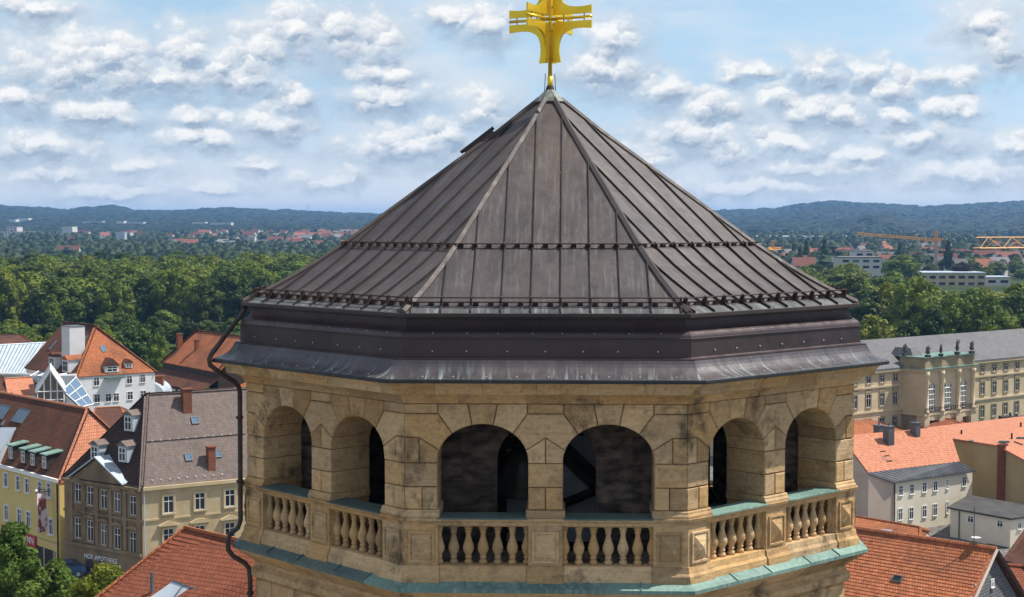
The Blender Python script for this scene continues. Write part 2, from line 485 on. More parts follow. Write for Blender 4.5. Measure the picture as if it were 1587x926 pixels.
M['green'] = copper_mat('verdigris_copper', (0.10, 0.185, 0.155), (0.23, 0.38, 0.32), (0.33, 0.47, 0.40), (0.50, 0.75), 0.6, 0.0)
M['slategreen'] = copper_mat('grey_green_copper', (0.07, 0.115, 0.11), (0.13, 0.20, 0.18), (0.22, 0.32, 0.28), (0.55, 0.8), 0.6, 0.0)
M['iron'] = pbr('rusty_dark_iron', (0.035, 0.024, 0.022), (0.075, 0.045, 0.038), 6, 0.6, 0.3, bump=0.2)
M['pipe'] = pbr('brown_copper_pipe', (0.05, 0.036, 0.033), (0.09, 0.065, 0.058), 3, 0.45, 0.3, rand=0.05)
M['rivet'] = pbr('pale_rivet', (0.5, 0.5, 0.48), None, 3, 0.5, 0.2, rand=0, bump=0)
M['gold'] = pbr('gilded_metal', (0.85, 0.55, 0.025), (0.95, 0.66, 0.05), 2.5, 0.32, 0.68, rand=0.06, bump=0.15, bscale=9, spec=0.5)
M['golddark'] = pbr('dark_gilded_bolt', (0.22, 0.12, 0.02), None, 2, 0.5, 0.4, rand=0, bump=0)  # darker gold for the cross pins
# ================================================================ the church tower
M['bellbronze'] = pbr('dark_bell_bronze', (0.05, 0.045, 0.035), (0.08, 0.075, 0.06), 2, 0.45, 0.6, rand=0)
TX, TY = 0.818, 34.0
TH = -0.036
C22, T22 = math.cos(R(22.5)), math.tan(R(22.5))
def zr(v): return CAMZ + v
tower = thing('church_tower', 'octagonal sandstone belfry tower with brown copper tent roof and gilded cross', 'tower', (TX, TY, 0))
def fa(k): return R(-90 + 45 * k) + TH
def pt(k, s, ap, z):
    a = fa(k)
    return Vector((math.cos(a) * ap - math.sin(a) * s, math.sin(a) * ap + math.cos(a) * s, zr(z)))
def vt(i, Rr, z):          # octagon corner i between face i-1 and i ... corner 0 = left of the front face
    a = fa(0) - R(22.5) + R(45 * i)
    return Vector((math.cos(a) * Rr, math.sin(a) * Rr, zr(z)))
FACES = (0, -1, 1, -2, 2)
ALLF = range(-3, 5)
AP = 6.6 * C22
HW = AP * T22              # half width of a face
# ---- ring profiles (all eight faces, one mesh each): polygons of (circumradius, z)
def ring_mesh(name, prof, mat, smooth=False, closed=False):
    mb = MB()
    rows = [[vt(i, r, z) for i in range(8)] for r, z in prof]
    mb.rings(rows, 0, caps=False)
    return mb.mesh(name, mat, smooth)
# ---- a piece of a moulding on face k between s0 and s1 (None = runs to the mitred corner)
def mould(k, s0, s1, prof, joint=0.004, push=0.0):
    """prof: closed polygon of (apothem, z)"""
    def row(s, sign):
        out = []
        for ap, z in prof:
            ap2 = ap + push
            ss = sign * (ap2 * T22 - 0.001) if s is None else s - sign * joint
            out.append(pt(k, ss, ap2, z))
        return out
    return MB().rings([row(s0, -1), row(s1, 1)])
def face_uv(k):
    a = fa(k); t = Vector((-math.sin(a), math.cos(a), 0)); n_ = Vector((math.cos(a), math.sin(a), 0))
    return lambda p, co: (co.dot(t) + 11.0 * k, co.z - 0.6 * co.dot(n_))

# shaft below the belfry and its mouldings
shaft = ring_mesh('shaft', [(6.42, -34.5), (6.42, -7.30), (6.56, -7.22), (6.56, -7.10), (6.46, -7.02), (6.46, -6.92)], M['stone'])
shaft_o = link('shaft', shaft, tower)
core_prof = [(6.46, -6.95), (6.50, -6.90), (6.78, -6.70), (6.82, -6.66), (6.82, -6.60), (6.30, -6.52)]
ring = ring_mesh('cornice', core_prof, M['stone'])
low_cornice = link('cornice', ring, tower)
for k in FACES:
    cuts = [None, -1.75, -0.55, 0.75, 1.8, None]
    for i in range(5):
        mb = mould(k, cuts[i], cuts[i + 1], [(6.46 * C22, -6.93), (6.52 * C22, -6.885), (6.80 * C22, -6.70), (6.845 * C22, -6.655), (6.845 * C22, -6.585), (6.3 * C22, -6.55)], 0.004, random.uniform(0.004, 0.012))
        link('cornice_stone', mb.mesh('cornice_stone', M['stone']), low_cornice)
    cuts = [None, -1.9, -0.8, 0.3, 1.5, None]
    for j, (za, zb, rad) in enumerate(((-7.80, -7.31, 6.42), (-8.35, -7.81, 6.42))):
        for i in range(5):
            sh = 0.5 if j else 0.0
            a = cuts[i] if cuts[i] is None else cuts[i] + sh
            b = cuts[i + 1] if cuts[i + 1] is None else cuts[i + 1] + sh
            ap = rad * C22
            mb = mould(k, a, b, [(ap - 0.2, za + 0.005), (ap + 0.012, za + 0.005), (ap + 0.02, za + 0.015), (ap + 0.02, zb - 0.015), (ap + 0.012, zb - 0.005), (ap - 0.2, zb - 0.005)], 0.005, random.uniform(0, 0.006))
            link('shaft_stone', mb.mesh('shaft_stone', M['stone']), shaft_o)
# verdigris ledge
for k in ALLF:
    vis = k in FACES
    cuts = [None, -1.45, -0.45, 0.75, 1.7, None] if vis else [None, None]
    for i in range(len(cuts) - 1):
        e0, e1 = AP + 0.02, 6.89 * C22
        mb = mould(k, cuts[i], cuts[i + 1], [(e0, -6.56), (e1 - 0.01, -6.585), (e1, -6.635), (e1 + 0.02, -6.635), (e1 + 0.02, -6.57), (e0, -6.44)], 0.0015, random.uniform(0, 0.006))
        if vis and i < 4 and cuts[i + 1] is not None:
            s = cuts[i + 1]
            a, b = pt(k, s, e1 + 0.028, -6.56), pt(k, s, e0 + 0.02, -6.432)
            mb.tube([a, b], 0.012, 6)
        link('ledge_sheet', mb.mesh('ledge_sheet', M['slategreen'] if k < 0 and (i < 4 or k < -1) else M['green']), tower)

# ---- belfry wall: ashlar round two arches per face
CA, AA, AB, ZS = 1.125, 0.81, 0.665, -4.325
ZT, Z1, ZP, Z2, Z3, Z4 = -3.28, -3.47, -3.90, -4.36, -4.79, -5.20
DEP = 0.92
def intr(off): return ZS + AB * math.sqrt(max(0.0, 1 - (off / AA) ** 2))
def arc(o0, o1, n=6): return [(o0 + (o1 - o0) * i / n, intr(o0 + (o1 - o0) * i / n)) for i in range(n + 1)]
def half_polys():
    """stones right of the arch centre axis, coordinates relative to s; outer and inner side of one arch"""
    P = []
    A_ = lambda pts: [(CA + o, z) for o, z in pts]
    P.append(A_([(-0.27, ZT), (0.27, ZT)] + arc(0.19, -0.19, 4)))                                   # keystone
    P.append(A_([(-0.80, Z1), (-0.80, ZT), (-0.27, ZT)] + arc(-0.19, -0.54, 4)))                    # inner voussoir
    P.append(A_([(0.27, ZT), (0.80, ZT), (0.80, Z1)] + arc(0.54, 0.19, 4)))                         # outer voussoir
    P.append([(CA + 0.80, Z1), (CA + 0.80, ZT), (HW, ZT), (HW, Z1)])
    P.append([(CA + 0.80, Z1), (HW, Z1), (HW, ZP), (2.265, ZP)] + A_(arc(0.775, 0.54, 5)))
    P.append([(2.265, ZP), (2.265, Z2), (CA + AA, Z2), (CA + AA, ZS)] + A_(arc(0.805, 0.775, 3)))
    P.append([(2.265, ZP), (HW, ZP), (HW, Z2), (2.265, Z2)])
    P.append([(CA + AA, Z2), (HW, Z2), (HW, Z3), (CA + AA, Z3)])
    P.append([(CA + AA, Z3), (2.21, Z3), (2.21, Z4), (CA + AA, Z4)])
    P.append([(2.21, Z3), (HW, Z3), (HW, Z4), (2.21, Z4)])
    i0 = CA - AA
    P.append([(0, ZP), (CA - 0.775, intr(0.775))] + [(CA - o, z) for o, z in arc(0.775, 0.805, 3)] + [(i0, ZS), (i0, Z2), (0, Z2)])
    P.append([(0, Z3), (i0, Z3), (i0, Z4), (0, Z4)])
    return P
HALF = half_polys()
i0 = CA - AA
MID = [[(-0.325, Z1), (-0.325, ZT), (0.325, ZT), (0.325, Z1)],
       [(-0.325, Z1), (0.325, Z1)] + [(CA + o, z) for o, z in arc(-0.54, -0.775, 5)] + [(0, ZP)] + [(-CA - o, z) for o, z in arc(-0.775, -0.54, 5)],
       [(-i0, Z2), (i0, Z2), (i0, Z3), (-i0, Z3)]]
def area(p): return sum(p[i][0] * p[(i + 1) % len(p)][1] - p[(i + 1) % len(p)][0] * p[i][1] for i in range(len(p)))
def inset(poly, d):
    if area(poly) < 0: poly = poly[::-1]
    n = len(poly); out = []
    for i in range(n):
        p0, p1, p2 = Vector(poly[i - 1]), Vector(poly[i]), Vector(poly[(i + 1) % n])
        e1, e2 = (p1 - p0), (p2 - p1)
        if e1.length < 1e-6 or e2.length < 1e-6: out.append(p1); continue
        e1.normalize(); e2.normalize()
        n1, n2 = Vector((-e1.y, e1.x)), Vector((-e2.y, e2.x))
        b = n1 + n2
        q = b / max(0.35, b.dot(n1)) if b.length > 1e-4 else n1
        out.append(p1 + q * d)
    return out
def stone_mesh(k, poly, push):
    if area(poly) < 0: poly = poly[::-1]
    corner = [abs(abs(s) - HW) < 1e-4 for s, z in poly]
    sg = [1 if s > 0 else -1 for s, z in poly]
    rows = []
    for ap, ins in ((AP - DEP, 0.006), (AP - 0.022 + push, 0.006), (AP + push, 0.023)):
        q = inset(poly, ins); row = []
        for (s, z), cn, g in zip(q, corner, sg):
            ss = g * (ap * T22 - (0.002 if ins < 0.01 else 0.008)) if cn else s
            row.append(pt(k, ss, ap, z))
        rows.append(row)
    return MB().rings(rows).mesh('wall_stone', M['stone'])
# joints and the unseen faces: a solid core just behind the stone faces
def core_face(k, ap, grow):
    mb = MB()
    def halfpts(sign):
        a = AA + grow
        pts = [(CA + a * math.cos(t), ZS + (AB + grow) * math.sin(t)) for t in [math.pi * i / 16 for i in range(17)]]
        pts = [(CA + a, Z4)] + pts + [(CA - a, Z4)]
        return [(sign * s, z) for s, z in pts]
    hw = ap * T22
    r_, l_ = halfpts(1), halfpts(-1)
    outline = [(hw, Z4)] + [(hw, ZT), (-hw, ZT), (-hw, Z4)] + l_ + r_[::-1]
    def lay(ap_):
        return [pt(k, math.copysign(ap_ * T22, s) if abs(abs(s) - hw) < 1e-6 else s, ap_, z) for s, z in outline]
    mb.rings([lay(AP - DEP + 0.01), lay(ap)])
    return mb
wall_o = None
mbw = MB()
for k in ALLF:
    c_ = core_face(k, AP - 0.03 if k in FACES else AP, 0.02 if k in FACES else 0.0)
    mbw.add(c_.v, c_.f, 0)
wall_o = link('belfry_wall', mbw.mesh('belfry_wall', M['mortar']), tower)
for k in FACES:
    polys = [p for p in HALF] + [[(-s, z) for s, z in p] for p in HALF] + MID
    for p in polys:
        link('wall_stone', stone_mesh(k, p, random.uniform(-0.004, 0.007)), wall_o)
    # impost mouldings at the foot of the piers
    for s0, s1 in ((None, -(CA + AA) + 0.035), (-i0 - 0.035, i0 + 0.035), (CA + AA - 0.035, None)):
        mb = mould(k, s0, s1, [(AP - 0.9, -5.33), (AP + 0.06, -5.33), (AP + 0.06, -5.29), (AP + 0.03, -5.25), (AP + 0.03, -5.225), (AP + 0.012, -5.20), (AP - 0.9, -5.20)], 0)
        link('pier_foot', mb.mesh('pier_foot', M['stone']), wall_o)

# ---- frieze and cornice under the copper skirt
for k in ALLF:
    cuts = [None, -1.55, -0.35, 0.95, None] if k in FACES else [None, None]
    for i in range(len(cuts) - 1):
        mb = mould(k, cuts[i], cuts[i + 1], [(AP - 0.5, ZT + 0.004), (AP + 0.035, ZT + 0.004), (AP + 0.05, ZT + 0.03), (AP + 0.05, ZT + 0.055), (AP + 0.10, ZT + 0.11), (AP + 0.19, ZT + 0.17), (AP + 0.21, ZT + 0.195), (AP - 0.5, ZT + 0.195)], 0.002, random.uniform(0, 0.004))
        link('frieze_stone', mb.mesh('frieze_stone', M['stone']), tower)
    cuts = [None, -1.95, -1.1, -0.15, 0.75, 1.75, None] if k in FACES else [None, None]
    for i in range(len(cuts) - 1):
        mb = mould(k, cuts[i], cuts[i + 1], [(AP - 0.4, ZT + 0.197), (AP + 0.36, ZT + 0.197), (AP + 0.375, ZT + 0.215), (AP + 0.385, ZT + 0.30), (AP + 0.44, ZT + 0.36), (AP + 0.50, ZT + 0.43), (AP - 0.4, ZT + 0.43)], 0.003, random.uniform(0, 0.008))
        link('cornice_stone', mb.mesh('cornice_stone', M['stone']), tower)

# ---- balustrade
bal_prof = [(0.062, 0.0), (0.062, 0.06), (0.045, 0.075), (0.040, 0.10), (0.052, 0.115), (0.052, 0.135), (0.040, 0.15), (0.055, 0.19), (0.080, 0.25), (0.086, 0.29), (0.078, 0.35), (0.055, 0.43), (0.040, 0.50), (0.036, 0.56), (0.050, 0.58), (0.050, 0.60), (0.040, 0.615), (0.060, 0.64), (0.066, 0.70)]
bal_me = MB().lathe([(r_ * 1.2, z_) for r_, z_ in bal_prof], 12).mesh('baluster', M['stone'], True)
for k in FACES:
    fr = []
    rail_prof = [(AP - 0.30, -5.50), (AP - 0.02, -5.50), (AP + 0.02, -5.47), (AP + 0.03, -5.42), (AP + 0.085, -5.385), (AP + 0.10, -5.335), (AP - 0.30, -5.335)]
    rail = link('balustrade', mould(k, None, None, rail_prof).mesh('balustrade', M['stone']), tower)
    base_prof = [(AP - 0.40, -6.50), (AP + 0.10, -6.50), (AP + 0.09, -6.36), (AP + 0.05, -6.31), (AP + 0.03, -6.20), (AP - 0.32, -6.20)]
    for s0, s1 in ((None, -1.9), (-1.9, -0.33), (-0.33, 0.33), (0.33, 1.9), (1.9, None)):
        p2 = base_prof if (s0, s1) in ((-1.9, -0.33), (0.33, 1.9)) else [(a + (0.03 if a > AP - 0.1 else 0), z) for a, z in base_prof]
        link('plinth_stone', mould(k, s0, s1, p2, 0.002).mesh('plinth_stone', M['stone']), rail)
    for s0, s1 in ((None, -1.925), (-0.305, 0.305), (1.925, None)):
        ped = link('pedestal', mould(k, s0, s1, [(AP - 0.91, -6.5), (AP + 0.035, -6.5), (AP + 0.035, -5.49), (AP - 0.02, -5.335), (AP - 0.91, -5.335)], 0).mesh('pedestal', M['stone']), tower)
        a = -(AP * T22) if s0 is None else s0
        b = AP * T22 if s1 is None else s1
        m_, hw_ = (a + b) / 2, (b - a) / 2 - 0.07
        zc_, hh = -5.86, 0.28
        ap0 = AP + 0.034
        mb = MB()
        r0 = [pt(k, m_ + x * hw_, ap0, zc_ + y * hh) for x, y in ((-1, -1), (1, -1), (1, 1), (-1, 1))]
        r1 = [pt(k, m_ + x * hw_, ap0 + 0.036, zc_ + y * hh) for x, y in ((-1, -1), (1, -1), (1, 1), (-1, 1))]
        r2 = [pt(k, m_ + x * (hw_ - 0.035), ap0 + 0.036, zc_ + y * (hh - 0.035)) for x, y in ((-1, -1), (1, -1), (1, 1), (-1, 1))]
        r3 = [pt(k, m_ + x * (hw_ - 0.045), ap0 + 0.008, zc_ + y * (hh - 0.045)) for x, y in ((-1, -1), (1, -1), (1, 1), (-1, 1))]
        r4 = [pt(k, m_ + x * 0.012, ap0 + 0.105, zc_ + y * 0.012) for x, y in ((-1, -1), (1, -1), (1, 1), (-1, 1))]
        mb.rings([r0, r1, r2, r3, r4])
        link('diamond_panel', mb.mesh('diamond_panel', M['stone']), ped)
    for sgn in (-1, 1):
        for j in range(-3, 4):
            p = pt(k, sgn * CA + j * 0.264, AP - 0.14, -6.2)
            link('baluster', bal_me, rail, p, random.uniform(0, 3))
        # copper sheet on the sill behind the rail
        s0, s1 = sgn * CA - AA + 0.004, sgn * CA + AA - 0.004
        mb = mould(k, s0, s1, [(AP - 0.34, -5.335), (AP + 0.112, -5.352), (AP + 0.112, -5.328), (AP - 0.34, -5.300)], 0)
        link('sill_sheet', mb.mesh('sill_sheet', M['green'] if k > 0 else M['slategreen']), rail)
        # sill masonry under it
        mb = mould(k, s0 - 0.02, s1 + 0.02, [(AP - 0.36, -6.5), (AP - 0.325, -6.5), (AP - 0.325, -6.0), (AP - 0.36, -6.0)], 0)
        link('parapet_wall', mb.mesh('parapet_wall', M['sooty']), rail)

# ---- inside: sooty inner wall with one arch per face, floor, ceiling, timber
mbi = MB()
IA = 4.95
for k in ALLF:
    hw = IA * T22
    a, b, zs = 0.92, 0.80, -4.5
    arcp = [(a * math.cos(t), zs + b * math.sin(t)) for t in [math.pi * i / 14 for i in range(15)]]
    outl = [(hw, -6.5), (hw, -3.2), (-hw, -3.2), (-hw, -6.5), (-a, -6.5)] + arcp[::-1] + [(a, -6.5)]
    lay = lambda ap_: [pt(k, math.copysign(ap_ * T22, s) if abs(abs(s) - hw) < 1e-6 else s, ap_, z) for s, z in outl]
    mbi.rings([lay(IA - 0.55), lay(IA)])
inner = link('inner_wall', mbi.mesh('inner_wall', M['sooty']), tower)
for k in FACES:      # courses of the inner wall, seen dimly through the arches
    for sg in (-1, 1):
        for j in range(8):
            za = -6.5 + j * 0.41
            zs_, b_ = -4.5, 0.8
            if za + 0.2 > zs_ + 0.45: continue
            s1 = IA * T22 - 0.01
            s0 = 0.95
            cut = 1.35 + 0.24 * (j % 2)
            for (u, v) in ((s0, cut), (cut, s1)):
                mb = MB()
                a, b = sorted((sg * (u + 0.006), sg * (v - 0.006)))
                mb.rings([[pt(k, a, IA - 0.05, za + .006), pt(k, b, IA - 0.05, za + .006), pt(k, b, IA - 0.05, za + .404), pt(k, a, IA - 0.05, za + .404)],
                          [pt(k, a, IA + 0.02, za + .006), pt(k, b, IA + 0.02, za + .006), pt(k, b, IA + 0.02, za + .404), pt(k, a, IA + 0.02, za + .404)]])
                link('inner_stone', mb.mesh('inner_stone', M['sooty']), inner)
mb = MB()
for i in range(8):          # added slabs that stop daylight leaking through the gallery at each corner
    a = fa(0) - R(22.5) + R(45 * i)
    dv = Vector((math.cos(a), math.sin(a), 0)); tv = Vector((-dv.y, dv.x, 0)) * 0.12
    r0_, r1_ = (IA - 0.3) / C22, (AP - DEP + 0.06) / C22
    mb.rings([[dv * r0_ - tv + Vector((0, 0, zr(z))) , dv * r1_ - tv + Vector((0, 0, zr(z))), dv * r1_ + tv + Vector((0, 0, zr(z))), dv * r0_ + tv + Vector((0, 0, zr(z)))] for z in (-6.5, -3.2)])
link('daylight_baffles', mb.mesh('daylight_baffles', M['sooty']), inner, kind='stuff')
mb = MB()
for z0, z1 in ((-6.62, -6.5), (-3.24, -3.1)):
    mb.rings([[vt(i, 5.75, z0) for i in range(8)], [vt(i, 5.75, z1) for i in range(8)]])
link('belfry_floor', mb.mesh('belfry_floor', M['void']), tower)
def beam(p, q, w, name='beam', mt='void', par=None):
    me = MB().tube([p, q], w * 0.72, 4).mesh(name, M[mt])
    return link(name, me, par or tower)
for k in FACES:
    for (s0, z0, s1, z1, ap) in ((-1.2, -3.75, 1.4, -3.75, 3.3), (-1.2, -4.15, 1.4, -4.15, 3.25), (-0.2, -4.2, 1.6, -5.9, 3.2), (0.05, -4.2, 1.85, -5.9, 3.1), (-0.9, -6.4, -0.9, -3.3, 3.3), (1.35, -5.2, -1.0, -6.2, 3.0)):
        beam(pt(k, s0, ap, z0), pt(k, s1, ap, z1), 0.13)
mb = MB()
mb.rings([[vt(i, 2.7, -6.5) for i in range(8)], [vt(i, 2.7, -3.2) for i in range(8)]])
link('bell_chamber_boarding', mb.mesh('bell_chamber_boarding', M['board']), tower)

bell_p = pt(0, -0.45, 3.55, -5.35)
bell = link('bell', MB().lathe([(0.62, 0.0), (0.60, 0.05), (0.47, 0.28), (0.38, 0.60), (0.33, 0.80), (0.18, 0.90), (0.06, 0.92)], 20, bell_p).mesh('bell', M['bellbronze'], True), tower)
link('headstock', MB().tube([bell_p + Vector((-0.7, 0, 1.0)), bell_p + Vector((0.7, 0, 1.0))], 0.12, 4).mesh('headstock', M['void']), bell)
# ---- copper skirt between the stone cornice and the roof
def skirt(prof, mat, name, cuts_by_face=None, back=0.10):
    """prof: outer line of (circumradius, z) from bottom to top; made into sheets per face"""
    outs = []
    for k in ALLF:
        cuts = [None, None] if (k not in FACES or not cuts_by_face) else [None] + list(cuts_by_face) + [None]
        for i in range(len(cuts) - 1):
            poly = [(r * C22, z) for r, z in prof] + [(r * C22 - back, z) for r, z in prof[::-1]]
            mb = mould(k, cuts[i], cuts[i + 1], poly, 0.0008, random.uniform(0, 0.002))
            me = mb.mesh(name, mat, uvfn=face_uv(k))
            outs.append((k, link(name, me, tower)))
    return outs
def curve(p0, p1, p2, n=6):
    return [((1 - t) ** 2 * p0[0] + 2 * t * (1 - t) * p1[0] + t * t * p2[0], (1 - t) ** 2 * p0[1] + 2 * t * (1 - t) * p1[1] + t * t * p2[1]) for t in [i / n for i in range(n + 1)]]
skirt([(7.20, -2.862), (7.282, -2.862), (7.290, -2.84), (7.290, -2.80), (7.272, -2.788)], M['lip'], 'lip_sheet', (-1.3, 0.95), 0.15)
skirt([(7.268, -2.787)] + curve((7.24, -2.775), (6.94, -2.72), (6.84, -2.49), 7), M['flare'], 'skirt_sheet', (-1.3, 0.95), 0.15)
skirt([(6.81, -2.50), (6.83, -2.485), (6.83, -2.465), (6.74, -2.455), (6.715, -2.44), (6.715, -2.13), (6.735, -2.122), (6.735, -2.108), (6.715, -2.10)], M['band'], 'band_sheet', (0.52,), 0.12)
skirt(curve((6.71, -2.099), (6.70, -2.02), (6.60, -1.98), 4) + curve((6.60, -1.98), (6.50, -1.93), (6.47, -1.78), 5) + [(6.47, -1.72)], M['band'], 'cove_sheet', (), 0.10)
for k in FACES:
    mb = MB()
    for r, z, n, ph in ((6.725, -2.34, 7, 0.0), (6.66, -2.03, 8, 0.07), (7.16, -2.755, 9, 0.03)):
        for j in range(n):
            s = -r * C22 * T22 * 0.9 + (r * C22 * T22 * 1.8) * (j + 0.5 + random.uniform(-0.12, 0.12)) / n + ph
            mb.lathe([(0.0, -0.016), (0.014, -0.01), (0.016, 0.0), (0.014, 0.01), (0.0, 0.016)], 6, pt(k, s, r * C22 + 0.004, z))
    link('rivets', mb.mesh('rivets', M['rivet']), tower, kind='stuff')

# ---- tent roof
ROOF = [(0.05, 2.70), (1.2, 1.835), (2.4, 0.992), (3.5, 0.219), (4.47, -0.463), (5.1, -0.875), (5.54, -1.125), (5.98, -1.36), (6.30, -1.515), (6.66, -1.665)]
def roof_z(ap, lift=0.0):
    r = ap / C22
    for (r0, z0), (r1, z1) in zip(ROOF, ROOF[1:]):
        if r <= r1 + 1e-6:
            t = (r - r0) / (r1 - r0)
            return z0 + (z1 - z0) * t
    return ROOF[-1][1]
def roof_n(ap):
    a, b = roof_z(ap - 0.05), roof_z(ap + 0.05)
    n = Vector(((a - b), 0.1)); n.normalize()
    return n         # (outward, up)
def rp(k, s, ap, h=0.0):
    n = roof_n(ap)
    return pt(k, s, ap + n.x * h, roof_z(ap) + n.y * h)
EAVE = 6.66 * C22
under = MB()
under.rings([[vt(i, r - 0.04, z - 0.035) for i in range(8)] for r, z in ROOF if r > 0.1] + [[vt(i, 6.45, -1.76) for i in range(8)]], 0, caps=True)
roof_o = link('roof', under.mesh('roof', M['seam']), tower)
mb = MB()
mb.rings([[vt(i, r, z) for i in range(8)] for r, z in ((6.44, -1.70), (6.60, -1.73), (6.67, -1.745), (6.70, -1.735), (6.70, -1.675), (6.67, -1.665), (6.60, -1.675))], 0, caps=False)
link('eave_gutter', mb.mesh('eave_gutter', M['seam']), roof_o)
SEAMS = [-2.405, -1.87, -1.337, -0.802, -0.267, 0.267, 0.802, 1.337, 1.87, 2.405]
GUARD1 = 4.56 * C22        # upper snow guard
GUARD2 = 6.36 * C22
LAP = GUARD2 + 0.06
aps = [r * C22 for r, z in ROOF if r > 0.2]
def strip(k, s0, s1, ap_lo, ap_hi, h):
    """sheet between two seams, clipped by the hips; ap_lo nearer the top"""
    rows_ap = [a for a in aps if ap_lo < a < ap_hi] + [ap_lo, ap_hi]
    for s in (s0, s1):
        q = abs(s) / T22
        if ap_lo < q < ap_hi: rows_ap.append(q)
    rows_ap = sorted(set(rows_ap), reverse=True)
    top, bot = [], []
    for a in rows_ap:
        hw = a * T22
        l, r_ = max(s0, -hw), min(s1, hw)
        if r_ - l < -1e-6: break
        if r_ - l < 0.01: r_ = l + 0.01 * 0
        top.append((l, r_, a))
    mb = MB(); vsn = []
    for l, r_, a in top:
        mid = (l + r_) / 2
        bow = 0.006 * math.sin(a * 3.1 + s0 * 7)
        vsn.append([rp(k, l, a, h), rp(k, mid, a, h + bow), rp(k, r_, a, h), rp(k, r_, a, h - 0.03), rp(k, l, a, h - 0.03)])
    mb.rings(vsn, 0, caps=True)
    return mb
for k in ALLF:
    vis = k in (-2, -1, 0, 1, 2)
    if not vis:
        link('roof_sheet', strip(k, -9, 9, 0.25, EAVE, 0.0).mesh('roof_sheet', M['roofcu'], uvfn=face_uv(k)), roof_o); continue
    edges = [-9] + SEAMS + [9]
    for i in range(len(edges) - 1):
        s0, s1 = edges[i], edges[i + 1]
        smin = 0 if s0 * s1 < 0 else min(abs(s0), abs(s1))
        top_ap = max(0.25, smin / T22 + 0.001)
        segs = []
        if top_ap < GUARD1 - 0.1: segs += [(top_ap, GUARD1 + 0.05, 0.002), (GUARD1 + 0.052, LAP, -0.002)]
        elif top_ap < LAP - 0.05: segs += [(top_ap, LAP, -0.002)]
        segs += [(max(top_ap, LAP + 0.002), EAVE, -0.004)]
        for a, b, h in segs:
            if b - a < 0.02: continue
            low_ = b > LAP + 0.01
            link('roof_sheet', strip(k, s0, s1, a, b, h + random.uniform(-0.002, 0.002)).mesh('roof_sheet', M['eavecu'] if low_ else M['roofcu'], uvfn=face_uv(k)), roof_o)
    for s in SEAMS:
        a0 = abs(s) / T22 + 0.03
        rows = sorted([a for a in aps if a0 < a < EAVE] + [a0, EAVE])
        mb = MB(); w = 0.010
        mb.rings([[rp(k, s - w, a, 0.0), rp(k, s + w, a, 0.0), rp(k, s + w * 0.7, a, 0.042), rp(k, s - w * 0.7, a, 0.042)] for a in rows])
        link('standing_seam', mb.mesh('standing_seam', M['seam']), roof_o)
for i in range(8):
    a = fa(0) - R(22.5) + R(45 * i)
    dv = Vector((math.cos(a), math.sin(a), 0)); tv = Vector((-dv.y, dv.x, 0))
    rows = []
    for (r, z) in ROOF:
        if r < 0.2: r, z = 0.28, ROOF[0][1] - 0.16
        c = dv * r + Vector((0, 0, zr(z)))
        w = 0.065
        rows.append([c + tv * w + Vector((0, 0, -0.045)), c + tv * w + Vector((0, 0, 0.025)), c + Vector((0, 0, 0.075)), c - tv * w + Vector((0, 0, 0.025)), c - tv * w + Vector((0, 0, -0.045))])
    link('hip_roll', MB().rings(rows).mesh('hip_roll', M['hip']), roof_o)
# apex cap
mb = MB()
mb.rings([[vt(i, r, z) for i in range(8)] for r, z in ((0.36, 2.49), (0.37, 2.52), (0.20, 2.68), (0.07, 2.80), (0.055, 2.84))])
link('apex_cap', mb.mesh('apex_cap', M['roofcap']), roof_o)
# snow guards: rails on brackets, small stops between
def guard(k, ap0, heights, name):
    hw = ap0 * T22 + 0.03
    for h in heights:
        link('snow_rail', MB().tube([rp(k, -hw, ap0, h), rp(k, hw, ap0, h)], 0.014, 6).mesh('snow_rail', M['iron']), roof_o)
    for s in SEAMS:
        if abs(s) > hw - 0.05: continue
        mb = MB()
        top = max(heights) + 0.02
        mb.rings([[rp(k, s - 0.014, ap0 + 0.07, 0.03), rp(k, s + 0.014, ap0 + 0.07, 0.03), rp(k, s + 0.014, ap0 - 0.04, 0.03), rp(k, s - 0.014, ap0 - 0.04, 0.03)],
                  [rp(k, s - 0.014, ap0 + 0.03, top), rp(k, s + 0.014, ap0 + 0.03, top), rp(k, s + 0.014, ap0 - 0.03, top), rp(k, s - 0.014, ap0 - 0.03, top)]])
        link('snow_guard_bracket', mb.mesh('snow_guard_bracket', M['iron']), roof_o)
    s = -hw + 0.14
    mb = MB()
    while s < hw - 0.1:
        mb.rings([[rp(k, s - 0.05, ap0 + 0.03, 0.0), rp(k, s + 0.05, ap0 + 0.03, 0.0), rp(k, s + 0.05, ap0 - 0.03, 0.0), rp(k, s - 0.05, ap0 - 0.03, 0.0)],
                  [rp(k, s - 0.05, ap0 + 0.02, 0.055), rp(k, s + 0.05, ap0 + 0.02, 0.055), rp(k, s + 0.05, ap0 - 0.02, 0.055), rp(k, s - 0.05, ap0 - 0.02, 0.055)]])
        s += 0.267
    link('snow_stops', mb.mesh('snow_stops', M['iron']), roof_o, kind='stuff')
for k in (-2, -1, 0, 1, 2):
    guard(k, GUARD1, (0.07,), 'upper')
    guard(k, GUARD2, (0.06, 0.15), 'lower')
